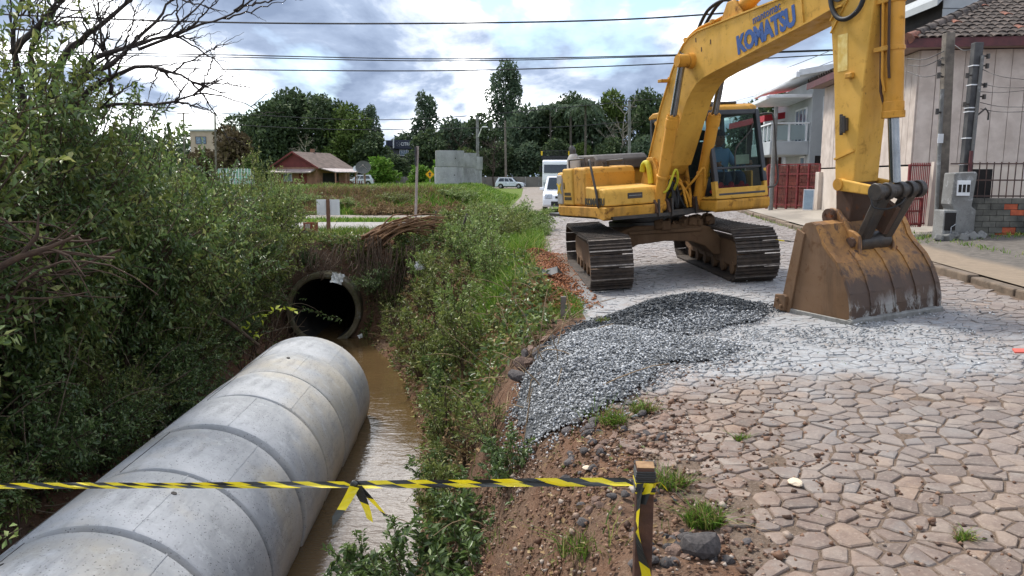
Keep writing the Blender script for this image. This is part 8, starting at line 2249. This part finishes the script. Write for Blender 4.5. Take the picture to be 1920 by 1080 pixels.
# rubble along the broken road edge
M_RUB = simple('dark rubble stone', srgb(96, 90, 88), srgb(64, 60, 60), 6, .85, bump=.5, bscale=30, rnd=.35)
M_RUBB = simple('brown rubble stone', srgb(136, 112, 98), srgb(100, 80, 70), 6, .85, bump=.5, bscale=30, rnd=.3)
rub = []
for k in range(5):
    bm = bmesh.new(); bmesh.ops.create_icosphere(bm, subdivisions=2, radius=1.)
    cuts = [(unit(vr.normal(0, 1, (1, 3)))[0], vr.uniform(.45, .8)) for _ in range(9)]
    for v in bm.verts:
        p_ = np.array(v.co)
        for (n_, d_) in cuts:
            e_ = p_ @ n_ - d_
            if e_ > 0: p_ = p_ - n_ * e_
        p_ = p_ * np.array([1.2, .95, .62]) + vr.normal(0, .02, 3); v.co = Vector(p_)
    me = bpy.data.meshes.new('rubble_stone'); bm.to_mesh(me); bm.free(); me.materials.append(M_RUB if k < 3 else M_RUBB); rub.append(me)
n_r = 0
zones = [(60, 1060, 1250, 760, 860, .042, 'grey rubble stone at the foot of the pale gravel'), (40, 1180, 1420, 1000, 1075, .036, 'loose stone in the broken ground at the near road edge'), (24, 1090, 1240, 850, 960, .035, 'loose stone on the soil behind the taped post'), (16, 985, 1050, 610, 690, .09, 'stone in the cut face below the soil ridge')]
for (cnt, x0, x1, y0, y1, s0, lab) in zones:
    for k in range(cnt):
        c_ = atz(vr.uniform(x0, x1), vr.uniform(y0, y1), -.02)
        x_, y_ = c_.x, c_.y; z_ = gzs(x_, y_); s_ = s0 * vr.uniform(.45, 1.2)
        if s0 > .08: x_ -= .05
        o = link('rubble_stone', rub[vr.integers(0, 5)], None, (x_, y_, z_ + s_ * .25)); o.scale = (s_, s_, s_); o.rotation_euler = (vr.uniform(-.5, .5), vr.uniform(-.5, .5), vr.uniform(0, 6.28)); tag(o, lab, 'stone', lab)
def one_stone(lab, px_, py_, s_, m_, flat=.4, mesh=None):
    c_ = atz(px_, py_, 0.)
    for _ in range(3): c_ = atz(px_, py_, gzs(c_.x, c_.y) + .02)
    me = (mesh or rub[1]).copy(); me.materials.clear(); me.materials.append(m_)
    o = link('rubble_stone', me, None, c_ + Vector((0, 0, s_ * .2))); o.scale = (s_, s_ * .8, s_ * flat * 1.6); o.rotation_euler = (0, 0, vr.uniform(0, 6)); tag(o, lab, 'stone')
one_stone('large dark chipped stone beside the near grass tuft', 1325, 1030, .10, M_RUB, .7)
one_stone('pale cream flat stone lying on the paving', 1495, 910, .055, simple('pale stone', srgb(212, 196, 172), srgb(190, 172, 148), 8, .9), .25)
one_stone('small cream tile shard on the soil behind the tape', 1100, 880, .035, bpy.data.materials['pale stone'], .25)
one_stone('rounded pinkish stone in the cut below the soil ridge', 990, 640, .07, simple('pinkish stone', srgb(158, 136, 126), srgb(130, 110, 102), 8, .9), .8)
M_RED2 = simple('red card', srgb(196, 96, 82), srgb(176, 84, 72)); c_ = atz(1912, 664, .26)
mb = MB(); mb.prism([(-.08, -.06), (.1, -.07), (.12, .05), (-.02, .06)], 0, .012, 'z'); tag(mb.build('red_scrap', M_RED2, None, loc=c_ + Vector((0, 0, .02))), 'flat red scrap on the paving at the right edge', 'scrap')
# white litter
def rag(lab, px_, py_, Y, s_):
    c_ = at(px_, py_, Y); bm = bmesh.new(); bmesh.ops.create_grid(bm, x_segments=7, y_segments=7, size=s_)
    for v in bm.verts: v.co.z += vr.normal(0, .30) * s_; v.co.x += vr.normal(0, .12) * s_
    me = bpy.data.meshes.new('plastic_litter'); bm.to_mesh(me); bm.free(); me.materials.append(simple('white plastic', srgb(214, 214, 210), srgb(190, 190, 186), 20, .5) if 'white plastic' not in bpy.data.materials else bpy.data.materials['white plastic'])
    me.polygons.foreach_set('use_smooth', [True] * len(me.polygons))
    o = link('plastic_litter', me, None, c_); o.rotation_euler = (R(60), vr.uniform(-.6, .6), 0); tag(o, lab, 'litter')
rag('crumpled white plastic on the culvert rim', 632, 522, 17.35, .13); rag('white plastic bag caught in the bank weeds', 787, 497, 16.6, .10); rag('white scrap at the water edge by the culvert', 676, 630, 16.9, .05)
# black sheet and clods in the ridge
mb = MB()
for k in range(6):
    mb.quad(*[(a, b, c) for a, b, c in ((k * .1, 0, .03 * (k % 2)), (k * .1 + .1, 0, .03 * ((k + 1) % 2)), (k * .1 + .1, .22, .05 + .02 * (k % 3)), (k * .1, .22, .05 + .02 * ((k + 2) % 3)))])
c_ = at(985, 545, 10.3); tag(mb.build('plastic_sheet', simple('black plastic sheet', srgb(34, 33, 33), srgb(50, 48, 46), 8, .4), None, loc=(c_.x, 10.3, gzs(c_.x + .25, 10.4) + .06), rot=(0, 0, .4)), 'black plastic sheet half buried in the red soil ridge', 'sheet')
